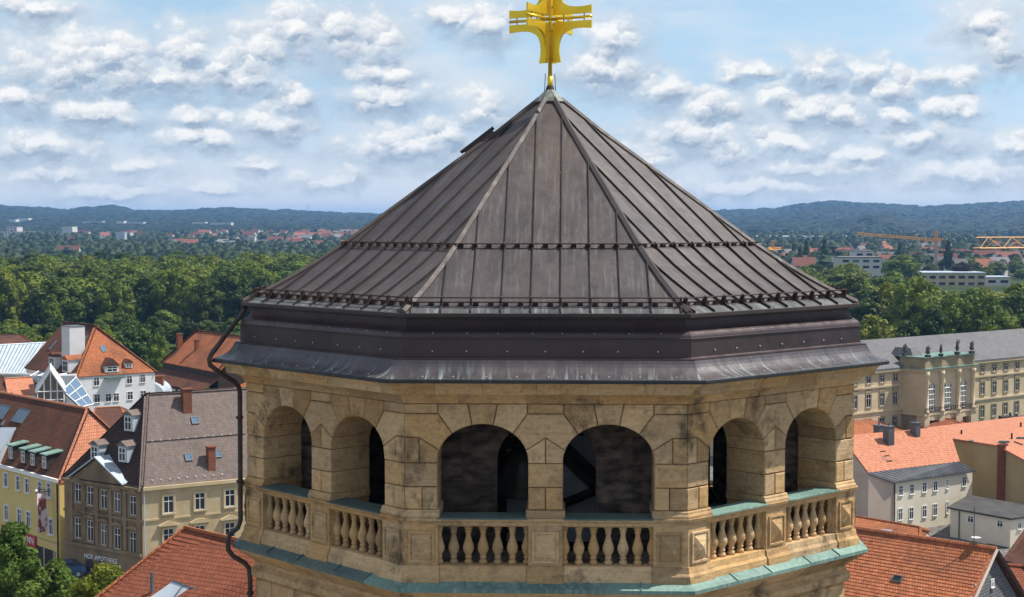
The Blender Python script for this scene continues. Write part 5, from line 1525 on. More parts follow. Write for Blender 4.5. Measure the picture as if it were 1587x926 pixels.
# ---- cream house with orange roof and grey sheet lower slope
zc_ = 6.0
c0, c1 = pz(1385, 746.6, zc_), pz(1507, 729.6, zc_)
uc = (c1 - c0).normalized(); bk = Vector((-uc.y, uc.x, 0))
if bk.y < 0: bk = -bk
m0, m1 = pz(1346, 732.7, 7.3), pz(1474.5, 717, 7.3)
rr0, rr1 = pz(1322, 674, 10.7), pz(1436, 664.7, 10.7)
ch = thing('cream_house', 'cream rendered house with salmon tiled roof and grey sheet metal lower slope', 'house', (c0.x, c0.y, 0))
bw = 15.0
c1e = c0 + uc * 14
lay0, lay1 = c0, c1
foot_c = [c0, c1, c1 + bk * bw, c0 + bk * bw]
mE0 = V2(m0, 7.3); mE1 = V2(m1, 7.3)
rx0, rx1 = rr0 - uc * 2.0, rr1 + uc * 1.0
link('roof', slab(rel(ch, [mE0, mE1 + uc * 1.5, rx1 + uc * 3.0, rx0]), 0.2).mesh('roof', M['tile_bright'], uvfn=slope_uv), ch)
bk0_, bk1_ = V2(rx0 + bk * 7, 7.3), V2(rx1 + bk * 7 + uc * 3, 7.3)
link('roof', slab(rel(ch, [bk0_, bk1_, rx1 + uc * 3.0, rx0]), 0.2).mesh('roof', M['tile_bright'], uvfn=slope_uv), ch)
nc = -bk
low = [c0 + nc * 0.35 - uc * 0.2, c1 + nc * 0.35 + uc * 0.2, V2(m1, 7.28) + uc * 1.5, V2(m0, 7.28) - uc * 0.2]
lr = link('sheet_roof', slab(rel(ch, low), 0.15).mesh('sheet_roof', M['greymetal']), ch)
for i in range(19):
    t = (i + 0.5) / 19
    link('standing_seam', MB().tube(rel(ch, [low[0].lerp(low[1], t) + Vector((0, 0, .05)), low[3].lerp(low[2], t) + Vector((0, 0, .05))]), 0.04, 4).mesh('standing_seam', M['greymetal']), lr)
link('wall', MB().rings([rel(ch, [V2(p, -1.5) for p in foot_c]), rel(ch, [V2(p, zc_ - 0.12) for p in foot_c])]).mesh('wall', M['cream']), ch)
sw = [V2(c0, -1.5), V2(m0, -1.5), V2(rx0, -1.5), V2(bk0_, -1.5), bk0_ - Vector((0, 0, .3)), rx0 - Vector((0, 0, .3)), mE0 - Vector((0, 0, .25)), V2(c0, zc_ - 0.15)]
link('side_wall', MB().rings([rel(ch, sw), rel(ch, [p + uc * 0.3 for p in sw])]).mesh('side_wall', M['pink']), ch)  # rose render holds the shade of this side in its colour
for px_, y_ in ((1396, 760.5), (1413, 758.5), (1432.5, 755.5), (1449.5, 753.5), (1468, 750.5), (1494, 746.5)): win_px(ch, c0, c1, px_, y_, 0.72 if px_ != 1468 else 0.4, 1.15, 'bare')
for px_, y_ in ((1395, 797.5), (1412, 796), (1432.5, 793), (1449, 790.5), (1468, 787)): win_px(ch, c0, c1, px_, y_, 0.72 if px_ != 1468 else 0.4, 1.35, 'bare')
for px_, w_, y_, h_ in ((1377, 1.0, 689, 2.1), (1418.5, 0.75, 678, 1.7), (1362, 0.9, 668, 0.6)):
    chimney(ch, on_plane(mE0, mE1, rx0, px_, y_), w_, 0.9, h_, 'greymetal', math.atan2(uc.y, uc.x), 1)
skylight(ch, mE0, mE1, rx0, 1370.5, 712, 0.55, 0.8, 'zinc')
for i, (x_, y_) in enumerate(((1368, 702), (1373.5, 709), (1378, 717))):
    link('roof_step', slab(rel(ch, [on_plane(mE0, mE1, rx0, x_ + a, y_ + b_) + Vector((0, 0, .14)) for a, b_ in ((-4, -1), (5, -2), (5, 0), (-4, 1))]), 0.05).mesh('roof_step', M['tile_brown'], uvfn=slope_uv), ch)
link('downpipe', MB().tube(rel(ch, [c0 + nc * 0.1 + uc * 0.1, V2(c0 + nc * 0.1 + uc * 0.1, -1)]), 0.07, 6).mesh('downpipe', M['pipe']), ch)

# ---- tan fire-wall house on the right
T0 = on_plane(mE0, mE1, rx0, 1436, 665)
ta = at(1450, 678, 197); tb = at(1587, 714, 183)
td = (V2(tb, 0) - V2(ta, 0)).normalized(); tn = Vector((td.y, -td.x, 0))
if tn.y > 0: tn = -tn
th = thing('tan_house', 'tall tan rendered house with salmon roof and blank side wall at the right edge', 'house', (ta.x, ta.y, 0))
W0, W1 = at(1448, 680, 197.5), at(1640, 760, 178)
def tpt(px_, y_): 
    s_, z_ = on_wall(W0, W1, px_, y_)
    d_ = (V2(W1, 0) - V2(W0, 0)).normalized()
    return V2(W0 + d_ * s_, z_)
top = [tpt(1445, 676), tpt(1452, 680), tpt(1545, 692), tpt(1650, 748)]
botm = [V2(p, -1.5) for p in (top[-1], top[0])]
side = top + botm
bkT = -tn * 0.4
link('wall', MB().rings([rel(th, side), rel(th, [p + bkT for p in side])]).mesh('wall', M['tan']), th)
rp_ = [tpt(1446, 677) + tn * 0.3, tpt(1548, 692.5) + tn * 0.3, tpt(1650, 747) + tn * 0.3]
ridgeT0, ridgeT1 = at(1436, 664, 202), at(1600, 645, 216)
link('roof', slab(rel(th, [p + Vector((0, 0, .2)) for p in (rp_[0], rp_[1], at(1600, 646, 215), at(1437, 665, 204))]), 0.2).mesh('roof', M['tile_bright'], uvfn=slope_uv), th)
link('roof', slab(rel(th, [p + Vector((0, 0, .2)) for p in (rp_[1], rp_[2], at(1690, 690, 206), at(1600, 646, 215))]), 0.2).mesh('roof', M['tile_bright'], uvfn=slope_uv), th)
pA, pB, pC = rp_[0] + Vector((0, 0, .2)), rp_[1] + Vector((0, 0, .2)), at(1600, 646, 215) + Vector((0, 0, .2))
skylight(th, pA, pB, pC, 1556, 686, 1.3, 1.3, 'skyglass', 2)
skylight(th, pA, pB, pC, 1583, 680, 1.2, 1.2, 'skyglass', 2)
skylight(th, pA, pB, pC, 1505, 684, 0.8, 0.5, 'zinc')
for px_, y_ in ((1490, 673), (1568, 678), (1582, 661)):
    p = on_plane(pA, pB, pC, px_, y_)
    link('vent_pipe', MB().tube(rel(th, [p - Vector((0, 0, .2)), p + Vector((0, 0, .5))]), 0.12, 6).mesh('vent_pipe', M['tile_brown']), th)
p = tpt(1554, 778)
cs = MB().box((p.x - th.location.x + tn.x * 0.3, p.y - th.location.y + tn.y * 0.3, (tpt(1554, 692).z + p.z) / 2), (0.85, 0.6, tpt(1554, 692).z - p.z + 0.6), 0)
link('chimney', cs.mesh('chimney', M['brick'], uvfn=slope_uv), th)

# ---- low flat-roofed wing
z_ = 3.4
l0, l1, l2, l3 = pz(1473, 786, z_), pz(1566, 803, z_), pz(1640, 792, z_), pz(1503, 768, z_)
lwg = thing('flat_roof_wing', 'low cream wing with dark felt roof in the courtyard', 'building', (l0.x, l0.y, -1.5))
link('roof', slab(rel(lwg, extend([l0, l1, l2, l3], 0.35)), 0.2).mesh('roof', M['felt']), lwg)
link('wall', MB().rings([rel(lwg, [V2(p, -4.5) for p in (l0, l1, l2, l3)]), rel(lwg, [p - Vector((0, 0, .2)) for p in (l0, l1, l2, l3)])]).mesh('wall', M['cream']), lwg)
for px_, y_, w_, h_ in ((1504.5, 805, 0.8, 0.75), (1550, 812, 0.75, 0.75), (1503, 842, 0.7, 0.6)): win_px(lwg, l0, l1, px_, y_, w_, h_, 'bare')
win_px(lwg, l1, l2, 1580, 815.5, 0.6, 0.7, 'bare')
s_, zz = on_wall(l0, l1, 1547, 858)
dl = (l1 - l0).normalized(); nl_ = Vector((dl.y, -dl.x, 0)); c_ = l0 + dl * s_
link('gateway', MB().rings([rel(lwg, [V2(c_ - dl * 1.4, -2.6), V2(c_ + dl * 1.4, -2.6), V2(c_ + dl * 1.4, 0.1), V2(c_ - dl * 1.4, 0.1)]), rel(lwg, [V2(c_ - dl * 1.4 + nl_ * .06, -2.6), V2(c_ + dl * 1.4 + nl_ * .06, -2.6), V2(c_ + dl * 1.4 + nl_ * .06, 0.1), V2(c_ - dl * 1.4 + nl_ * .06, 0.1)])]).mesh('gateway', M['shop']), lwg)
link('downpipe', MB().tube(rel(lwg, [l0 + dl * 1.3 + nl_ * .1, V2(l0 + dl * 1.3 + nl_ * .1, -3)]), 0.06, 6).mesh('downpipe', M['pipe']), lwg)
# glazed door of the cream house's ground floor
win_px(ch, c0 + uc * 6, c1 + uc * 2.0, 1474, 832, 2.0, 1.5, 'bare')

# ---- white gabled cottage left of the cream house
g0_, g1_ = pz(1318, 806, -0.3), pz(1364, 809, -0.3)
wc = thing('white_cottage', 'small white gabled cottage squeezed between tower and cream house', 'house', (g0_.x, g0_.y, -1.5))
gd_ = (g1_ - g0_).normalized(); gb_ = Vector((-gd_.y, gd_.x, 0))
gmid = V2(g0_ - gd_ * 0.6, 5.0)
gl0_ = V2(g0_ - gd_ * 5, -1.5)
shape = [V2(gl0_, -1.5), V2(g1_, -1.5), V2(g1_, 1.2), V2(g0_ + gd_ * 0.3, 4.6), V2(gl0_, 1.2)]
link('wall', MB().rings([rel(wc, shape), rel(wc, [p + gb_ * 7 for p in shape])]).mesh('wall', M['white']), wc)
pk_ = shape[3]
for e_ in (shape[2], shape[4]):
    o_ = (e_ - pk_).normalized() * 0.4
    link('roof', slab(rel(wc, [e_ + o_ - gb_ * .3 + Vector((0, 0, .15)), pk_ - gb_ * .3 + Vector((0, 0, .15)), pk_ + gb_ * 7 + Vector((0, 0, .15)), e_ + o_ + gb_ * 7 + Vector((0, 0, .15))]), 0.2).mesh('roof', M['tile_mixed'], uvfn=slope_uv), wc)
win_px(wc, gl0_, g1_, 1339, 771, 0.4, 0.55, 'bare')
# ---- reddish roofs just behind the foreground house
z_ = 4.0
ft = [pz(1318, 826, z_), pz(1424, 839, z_), pz(1440, 822, z_), pz(1330, 808, z_)]
house('rust_roof_house', 'rust red roof strip behind the foreground orange roof', 'house', ft, -1.0, z_, pz(1315, 799, 5.0), pz(1426, 818, 5.0), 'pink', 'tile_mixed', 0.2)
# ---- brown-red roof in the lower right corner
z_ = 6.5
c_a, c_b = pz(1548, 852, 9.0), pz(1640, 800, 9.0)
cb = thing('corner_roof_house', 'brown red tiled roofs with skylight in the lower right corner', 'house', (c_a.x, c_a.y, 0))
A1, A2, A3, A4 = pz(1553, 868, 6.8), pz(1660, 896, 6.8), pz(1660, 800, 9.4), pz(1586, 822, 8.6)
link('roof', slab(rel(cb, [A1, A2, A3, A4]), 0.2).mesh('roof', M['tile_brown'], uvfn=slope_uv), cb)
B1, B2, B3, B4 = pz(1590, 990, 3.0), pz(1690, 990, 3.0), pz(1660, 888, 6.6), pz(1552, 876, 6.6)
link('roof', slab(rel(cb, [B1, B2, B3, B4]), 0.2).mesh('roof', M['tile_red'], uvfn=slope_uv), cb)
link('ridge_tiles', MB().tube(rel(cb, [B4 + Vector((0, 0, .1)), B3 + Vector((0, 0, .1))]), 0.13, 6).mesh('ridge_tiles', M['tile_orange'], uvfn=slope_uv), cb)
skylight(cb, B1, B2, B4, 1578, 903, 0.7, 0.8, 'glass')
for pp in ([A1, A2, A3, A4], [B1, B2, B3, B4]):
    link('wall', MB().rings([rel(cb, [V2(q, -2) for q in extend(pp, -0.3)]), rel(cb, [q - Vector((0, 0, .25)) for q in extend(pp, -0.3)])]).mesh('wall', M['cream']), cb)

# ================================================================ the palace
zp = 12.6
P1_ = pz(1510.6, 559.4, zp); ang_p = R(38)
up_ = Vector((math.cos(ang_p), math.sin(ang_p), 0)); npal = Vector((up_.y, -up_.x, 0)); bpal = -npal
PA, PB = P1_ - up_ * 50, P1_ + up_ * 46
dpt = 13.0
pal = thing('palace', 'long three storey sandstone palace with slate mansard roof and statued centre bay', 'palace', (P1_.x, P1_.y, 0))
ftp = [PA, PB, PB + bpal * dpt, PA + bpal * dpt]
link('wall', MB().rings([rel(pal, [V2(p, -1) for p in ftp]), rel(pal, [V2(p, zp) for p in ftp])]).mesh('wall', M['palace']), pal)
rz_ = 16.6
PR0, PR1 = V2(PA + bpal * dpt / 2, rz_), V2(PB + bpal * dpt / 2, rz_)
link('roof', slab(rel(pal, [V2(PA, zp + .1) + npal * .5, V2(PB, zp + .1) + npal * .5, PR1, PR0]), 0.25).mesh('roof', M['slate_roof'], uvfn=slope_uv), pal)
link('roof', slab(rel(pal, [V2(PB + bpal * (dpt + .5), zp + .1), V2(PA + bpal * (dpt + .5), zp + .1), PR0, PR1]), 0.25).mesh('roof', M['slate_roof'], uvfn=slope_uv), pal)
for z, h, t in ((zp - 0.45, 0.4, 0.45), (9.75, 0.3, 0.22), (5.95, 0.28, 0.2)):
    front_band(z, h, t, 'palace', PA, PB, npal, pal, 'string_course')
cw = (P1_ - PA).length
for i in range(-12, 12):
    s_ = cw + 2.2 + i * 3.25
    if -19.4 < s_ - cw < -5.2: continue
    if s_ < 1 or s_ > 94: continue
    for zc0, h_ in ((11.1, 1.15), (7.85, 2.0), (4.0, 2.0)):
        put_window(pal, PA, PB, s_, zc0, 1.05, h_, 'stone')
    link('window_panel', MB().box((0, 0, 0), (1.5, 0.12, 0.5)).mesh('window_panel', M['palacedark']), pal, V2(PA + up_ * s_ + npal * 0.05, 9.35) - pal.location, ang_p)
# centre bay with scalloped front
bl_len, proj = 12.6, 4.3
b1_ = P1_ - up_ * 6.2; b0_ = b1_ - up_ * bl_len
cols_s = [0.35, 4.2, 8.4, 12.25]
def scallop(o, n=6):
    pts = []
    for i in range(3):
        a, b2 = cols_s[i], cols_s[i + 1]
        for j in range(n):
            t = j / n
            pts.append((a + (b2 - a) * t, proj + o - 0.55 * math.sin(math.pi * t)))
    pts.append((cols_s[-1], proj + o))
    return pts
def bay_poly(o=0.0):
    q = [(-o, -0.5), (-o, proj + o)] + scallop(o) + [(bl_len + o, proj + o), (bl_len + o, -0.5)]
    return [b0_ + up_ * s + npal * d for s, d in q]
def bay_prism(z0, z1, o, mat, name, par=None):
    pl = bay_poly(o)
    return link(name, MB().rings([rel(pal, [V2(p, z0) for p in pl]), rel(pal, [V2(p, z1) for p in pl])]).mesh(name, M[mat]), par or pal)
bay = bay_prism(5.6, 12.1, 0.0, 'palace', 'centre_bay')
bay_prism(12.1, 12.55, 0.35, 'palace', 'bay_cornice', bay)
bay_prism(12.55, 12.68, 0.55, 'green', 'cornice_sheet', bay)
bay_prism(12.68, 14.3, 0.05, 'palacedark', 'attic', bay)
bay_prism(14.3, 14.45, 0.3, 'green', 'attic_sheet', bay)
bay_prism(5.25, 5.6, 0.5, 'palace', 'balcony', bay)
for i, s_ in enumerate(cols_s):
    c_ = b0_ + up_ * s_ + npal * (proj + 0.12)
    link('column', MB().lathe([(0.5, 5.6), (0.5, 5.95), (0.36, 6.05), (0.36, 9.0), (0.31, 11.2), (0.45, 11.5), (0.5, 12.1)], 10, V2(c_, 0) - pal.location).mesh('column', M['palace'], True), bay)
    link('pier', MB().box((0, 0, 2.1), (1.25, 1.6, 6.3)).mesh('pier', M['palace']), pal, V2(c_, 0) - pal.location - npal * 0.6, ang_p)
    if i < 3:
        m_ = (cols_s[i] + cols_s[i + 1]) / 2
        cm = b0_ + up_ * m_ + npal * (proj - 0.52)
        pts = [(-0.8, 5.9), (0.8, 5.9)] + [(0.8 * math.cos(t), 9.3 + 0.8 * math.sin(t)) for t in [math.pi * k_ / 10 for k_ in range(11)]]
        f_ = lambda o_, g=0.0: [V2(cm + up_ * (a * (1 + g)) + npal * o_, b2 if b2 < 8 else b2 + g * 0.6) - pal.location for a, b2 in pts]
        link('arch_surround', MB().rings([f_(0.0, 0.3), f_(0.14, 0.3)]).mesh('arch_surround', M['palacedark']), bay)
        wn = link('arched_window', MB().rings([f_(0.1), f_(0.17)]).mesh('arched_window', M['glass']), bay)
        fr = MB()
        for a in (-0.78, -0.4, 0.0, 0.4, 0.78):
            ztop = 9.3 + math.sqrt(max(0, 0.64 - a * a))
            fr.tube(rel(pal, [V2(cm + up_ * a + npal * 0.2, 5.9), V2(cm + up_ * a + npal * 0.2, ztop)]), 0.06, 4)
        for z in (5.95, 6.8, 7.7, 8.5, 9.3):
            fr.tube(rel(pal, [V2(cm - up_ * 0.8 + npal * 0.2, z), V2(cm + up_ * 0.8 + npal * 0.2, z)]), 0.06 if z < 9 else 0.1, 4)
        link('sash', fr.mesh('sash', M['frame']), wn)
    if i < 3:
        lint = [b0_ + up_ * cols_s[i] + npal * (proj - 1.2), b0_ + up_ * cols_s[i + 1] + npal * (proj - 1.2), b0_ + up_ * cols_s[i + 1] + npal * (proj - 0.1), b0_ + up_ * cols_s[i] + npal * (proj - 0.1)]
        link('lintel', MB().rings([rel(pal, [V2(p, 4.4) for p in lint]), rel(pal, [V2(p, 5.24) for p in lint])]).mesh('lintel', M['palace']), bay)
# porch depth: return walls
link('porch_wall', MB().rings([rel(pal, [V2(p, -1) for p in (b0_, b0_ + npal * (proj - 0.2), b0_ + up_ * 0.6 + npal * (proj - 0.2), b0_ + up_ * 0.6)]), rel(pal, [V2(p, 5.24) for p in (b0_, b0_ + npal * (proj - 0.2), b0_ + up_ * 0.6 + npal * (proj - 0.2), b0_ + up_ * 0.6)])]).mesh('porch_wall', M['palacedark']), pal)
rail_pts = [p for p in bay_poly(0.45)][1:-1]
mb = MB()
for z in (5.7, 6.45): mb.tube(rel(pal, [V2(p, z) for p in rail_pts]), 0.06, 4)
for p, q in zip(rail_pts, rail_pts[1:]):
    nseg = max(1, int((q - p).length / 0.3))
    for j in range(nseg):
        r_ = p.lerp(q, j / nseg); mb.tube(rel(pal, [V2(r_, 5.6), V2(r_, 6.45)]), 0.035, 4)
link('balcony_railing', mb.mesh('balcony_railing', M['iron']), bay)
# bay roof block behind the attic
hb = b0_ + up_ * 0.5 + bpal * 0.5
link('pavilion_roof', MB().rings([rel(pal, [V2(b0_ + up_ * a + npal * d, 14.2) for a, d in ((0.6, 1.6), (3.4, 1.6), (3.4, -3), (0.6, -3))]), rel(pal, [V2(b0_ + up_ * a + npal * d, 15.6) for a, d in ((1.4, 0.4), (2.9, 0.4), (2.9, -2.6), (1.4, -2.6))])]).mesh('pavilion_roof', M['slate_roof'], uvfn=slope_uv), bay)
# statues on the attic
def statue(loc, rz, label, lift):
    t = thing('statue', label, 'statue', loc, rz, 'statues on the palace attic')
    link('plinth', MB().box((0, 0, 0.2), (0.7, 0.7, 0.4)).mesh('plinth', M['bronze']), t)
    me = bpy.data.meshes.new('figure')
    vs = [(0, 0, 1.25), (0, 0, 1.55), (0.02, 0, 1.85), (0.03, -0.02, 2.02), (0.03, -0.03, 2.18), (-0.12, 0, 0.95), (-0.16, -0.05, 0.5), (0.13, 0, 0.95), (0.16, 0.06, 0.5), (0.27, 0, 1.78), (0.36, -0.1, 1.5), (0.30 + lift * 0.2, -0.2, 1.3 + lift), (-0.26, 0, 1.78), (-0.34, 0.02, 1.48), (-0.2, -0.22, 1.3)]
    es = [(0, 1), (1, 2), (2, 3), (3, 4), (0, 5), (5, 6), (0, 7), (7, 8), (2, 9), (9, 10), (10, 11), (2, 12), (12, 13), (13, 14)]
    me.from_pydata([(x, y, z - 0.02) for x, y, z in vs], es, [])
    rad = [0.27, 0.22, 0.20, 0.085, 0.14, 0.24, 0.27, 0.24, 0.27, 0.10, 0.085, 0.06, 0.10, 0.085, 0.06]
    tmp = bpy.data.objects.new('figure', me); col.objects.link(tmp)
    tmp.modifiers.new('skin', 'SKIN'); tmp.modifiers.new('sub', 'SUBSURF').levels = 1
    for i, r_ in enumerate(rad): me.skin_vertices[0].data[i].radius = (r_, r_)
    me.skin_vertices[0].data[0].use_root = True
    return t, tmp
def bake(tmp, name, mat, parent):
    dg = bpy.context.evaluated_depsgraph_get()
    me = bpy.data.meshes.new_from_object(tmp.evaluated_get(dg))
    bpy.data.objects.remove(tmp)
    me.name = name; me.materials.clear(); me.materials.append(M[mat])
    return link(name, me, parent)
for i, (s_, lb) in enumerate(((0.2, 'dark stone statue on the left return of the palace attic'), (0.9, None), (4.2, 'second dark statue from the left on the palace attic front'), (8.4, 'taller dark statue third along the palace attic front'), (12.2, 'dark statue at the right end of the palace attic'))):
    if i == 0: p = b0_ + npal * 0.3 + up_ * 0.2
    else: p = b0_ + up_ * s_ + npal * (proj - 0.15)
    t, tmp = statue(V2(p, 14.45), ang_p + random.uniform(-0.5, 0.5), lb or 'dark stone statue at the left front corner of the palace attic', (0.0, 0.5, 0.2, 0.75, 0.3)[i])
    bake(tmp, 'figure', 'bronze', t)
    t.scale = (1.0, 1.0, (0.9, 0.85, 0.9, 1.15, 0.95)[i])
for i, (px_, y_) in enumerate(((1396, 540),)):
    pass
# ---- roofs in front of the palace
z_ = 3.2
ft = [pz(1300, 684, z_), pz(1400, 668, z_), pz(1392, 660, z_), pz(1300, 668, z_)]
house('hip_roof_house', 'muted orange hipped roof below the palace left wing beside the tower', 'house', ft, -1.0, z_, pz(1290, 640, 5.6), pz(1325, 644, 5.6), 'tan', 'tile_mixed', 0.3)
ft = [pz(1422, 668, z_), pz(1508, 662, z_), pz(1500, 655, z_), pz(1430, 658, z_)]
house('rose_roof_house', 'dull rose tiled roof right in front of the palace portico', 'house', ft, -1.0, z_, pz(1438, 648, 4.4), pz(1470, 650, 4.4), 'tan', 'tile_red', 0.3)
p = at(1572, 650, 225)
db = thing('dark_chimney_block', 'dark brown chimney block above the salmon roof at right', 'chimney', (p.x, p.y, 0))
link('stack', MB().box((0, 0, p.z / 2), (4.0, 2.0, p.z + 0.8)).mesh('stack', M['darkwood']), db)
link('cowls', MB().tube([(-0.6, 0, p.z + 0.4), (-0.6, 0, p.z + 0.95)], 0.2, 8).tube([(0.3, 0, p.z + 0.4), (0.3, 0, p.z + 0.8)], 0.2, 8).mesh('cowls', M['greymetal']), db)
# ================================================================ trees
def leaf_mat(name, a, b_, c):
    m, N, L, B = new_mat(name)
    P = coords(N, True)
    oi = N.new('ShaderNodeObjectInfo').outputs['Random']
    t = nramp(N, L, nnoise(N, L, P, 0.35, 4, 0.6), [(0.3, a), (0.55, b_), (0.75, c)])
    t = nmix(N, L, 1.0, t, nramp(N, L, oi, [(0, (0.48, 0.58, 0.55)), (0.35, (0.78, 0.84, 0.72)), (0.7, (1.0, 1.0, 0.82)), (1, (1.0, 0.86, 0.60))]), 'MULTIPLY')
    ge = N.new('ShaderNodeNewGeometry').outputs['Random Per Island']
    t = nmix(N, L, 1.0, t, nramp(N, L, ge, [(0, 0.62), (1, 1.0)]), 'MULTIPLY')
    L.new(t, B.inputs['Base Color'])
    B.inputs['Roughness'].default_value = 0.6; B.inputs['Specular IOR Level'].default_value = 0.25
    tr = N.new('ShaderNodeBsdfTranslucent'); L.new(t, tr.inputs['Color'])
    mx_ = N.new('ShaderNodeMixShader'); mx_.inputs[0].default_value = 0.28
    L.new(B.outputs[0], mx_.inputs[1]); L.new(tr.outputs[0], mx_.inputs[2])
    L.new(mx_.outputs[0], N['Material Output'].inputs['Surface'])
    return m
M['leaf'] = leaf_mat('broadleaf_foliage', (0.095, 0.145, 0.011), (0.215, 0.265, 0.024), (0.370, 0.380, 0.048))
M['leafdark'] = leaf_mat('dark_foliage', (0.040, 0.072, 0.009), (0.085, 0.130, 0.016), (0.150, 0.190, 0.026))
M['leafbright'] = leaf_mat('bright_foliage', (0.100, 0.165, 0.020), (0.170, 0.250, 0.034), (0.250, 0.320, 0.055))
M['leafred'] = leaf_mat('copper_beech_foliage', (0.03, 0.014, 0.02), (0.05, 0.022, 0.03), (0.07, 0.03, 0.04))
M['leafhill'] = leaf_mat('distant_forest_foliage', (0.010, 0.026, 0.010), (0.020, 0.040, 0.014), (0.036, 0.058, 0.020))
M['leafvalley'] = leaf_mat('valley_foliage', (0.026, 0.052, 0.010), (0.055, 0.088, 0.016), (0.10, 0.13, 0.024))
M['bark'] = pbr('bark', (0.05, 0.04, 0.03), (0.09, 0.07, 0.05), 3, 0.95, bump=0.6, bscale=8, bdist=0.05)

def sphere_pts(rng):
    z = rng.uniform(-1, 1); a = rng.uniform(0, 2 * math.pi); r = math.sqrt(1 - z * z)
    return Vector((r * math.cos(a), r * math.sin(a), z))
ICO = None
def blob(mb, c, r, rng, m=0, lump=0.18):
    """a lumpy low-poly heart for a clump so that no daylight shows straight through"""
    n, k = 7, 5
    rows = []
    for i in range(1, k):
        th = math.pi * i / k; row = []
        for j in range(n):
            ph = 2 * math.pi * (j + 0.5 * (i % 2)) / n
            q = 1 + rng.uniform(-lump, lump)
            row.append(Vector((c[0] + r[0] * q * math.sin(th) * math.cos(ph), c[1] + r[1] * q * math.sin(th) * math.sin(ph), c[2] + r[2] * q * math.cos(th))))
        rows.append(row)
    mb.rings(rows[::-1], m)
def crown_mesh(name, seed, rx, h, nb, nl, leaf, mat, shape='round'):
    """foliage volume of half-width rx, height h, base at z=0: clumps of leaves over a lumpy heart"""
    rng = random.Random(seed); mb = MB()
    clumps = []
    for i in range(nb):
        t = (i + 0.5) / nb
        z = t
        prof = {'round': math.sin(math.pi * (0.10 + 0.86 * t)) ** 0.7, 'column': 0.75 * math.sin(math.pi * (0.08 + 0.9 * t)) ** 0.6, 'cone': 1.05 - t}[shape]
        a = i * 2.399 + rng.uniform(-0.5, 0.5)
        rr = rx * prof * rng.uniform(0.45, 0.78) * (1 if i % 4 else 0.3)
        cr = rx * rng.uniform(0.26, 0.42) * (0.6 + 0.4 * prof)
        clumps.append((Vector((rr * math.cos(a), rr * math.sin(a), h * (0.10 + 0.80 * z))), cr))
    clumps.append((Vector((0, 0, h * 0.88)), rx * 0.32)); clumps.append((Vector((0, 0, h * 0.5)), rx * 0.62))
    for c, cr in clumps:
        blob(mb, c, (cr * 0.84, cr * 0.84, cr * 0.74), rng)
    tot = sum(cr * cr for c, cr in clumps)
    for c, cr in clumps:
        for k in range(int(nl * cr * cr / tot)):
            n_ = sphere_pts(rng)
            if n_.z < -0.35 and rng.random() < 0.6: n_.z = -n_.z
            p = c + Vector((n_.x * cr, n_.y * cr, n_.z * cr * 0.9)) * rng.uniform(0.80, 1.14)
            nn = (n_ + sphere_pts(rng) * 0.75).normalized()
            u = nn.orthogonal().normalized(); u = Matrix.Rotation(rng.uniform(0, 6.28), 3, nn) @ u; v = nn.cross(u)
            s = leaf * rng.uniform(0.6, 1.3)
            mb.add([p + u * s, p + v * s * 0.62, p - u * s * 0.9, p - v * s * 0.62], [(0, 1, 2, 3)])
    me = bpy.data.meshes.new(name); me.from_pydata(mb.v, [], mb.f); me.materials.append(M[mat])
    return me
def trunk_mesh(name, h, r, top, limbs, rng):
    mb = MB()
    mb.tube([(0, 0, -0.6), (0.02 * h, 0, h * 0.4), (0, 0.02 * h, h), (0.01 * h, 0, top)], [r * 1.25, r, r * 0.8, r * 0.3], 8)
    for i in range(limbs):
        a = i * 2.4 + rng.uniform(-.4, .4); z0 = h * rng.uniform(0.75, 1.05); L_ = (top - h) * rng.uniform(0.5, 0.8)
        mb.tube([(0, 0, z0), (math.cos(a) * L_ * 0.45, math.sin(a) * L_ * 0.45, z0 + L_ * 0.45), (math.cos(a) * L_ * 0.8, math.sin(a) * L_ * 0.8, z0 + L_ * 0.95)], [r * 0.5, r * 0.33, r * 0.12], 6)
    return mb.mesh(name, M['bark'], True)
rngT = random.Random(31)
# unit trees: 20 m tall, crown from 4 m up
KINDS = []
for i, (mat, shape, rx) in enumerate((('leaf', 'round', 7.4), ('leafdark', 'round', 7.0), ('leaf', 'round', 8.2), ('leafbright', 'round', 7.2), ('leafdark', 'round', 6.4), ('leaf', 'column', 5.4), ('leafbright', 'round', 6.6), ('leafdark', 'cone', 4.6))):
    KINDS.append((crown_mesh('crown', 100 + i, rx, 16.2, 26 if shape == 'round' else 20, 3000, 0.52, mat, shape), trunk_mesh('trunk', 5.0, 0.42, 15.0, 5, rngT), rx))
def tree(kind, x, y, height, rx, label, name='broadleaf_tree', group=None, rot=None):
    cm, tm, r0 = KINDS[kind]
    z0 = ground_z(x, y)
    t = thing(name, label, 'tree', (x, y, z0), rot if rot is not None else rngT.uniform(0, 6.28), group)
    sx, sz = rx / r0, height / 20.0
    t.scale = (sx, sx, sz)
    link('trunk', tm, t)
    c = link('crown', cm, t, (0, 0, 2.6))
    return t
def tree_px(kind, px_, ytop, half, d, label, name='broadleaf_tree', group=None):
    p = at(px_, ytop, d)
    return tree(kind, p.x, d, p.z - ground_z(p.x, d), half * d / F, label, name, group)
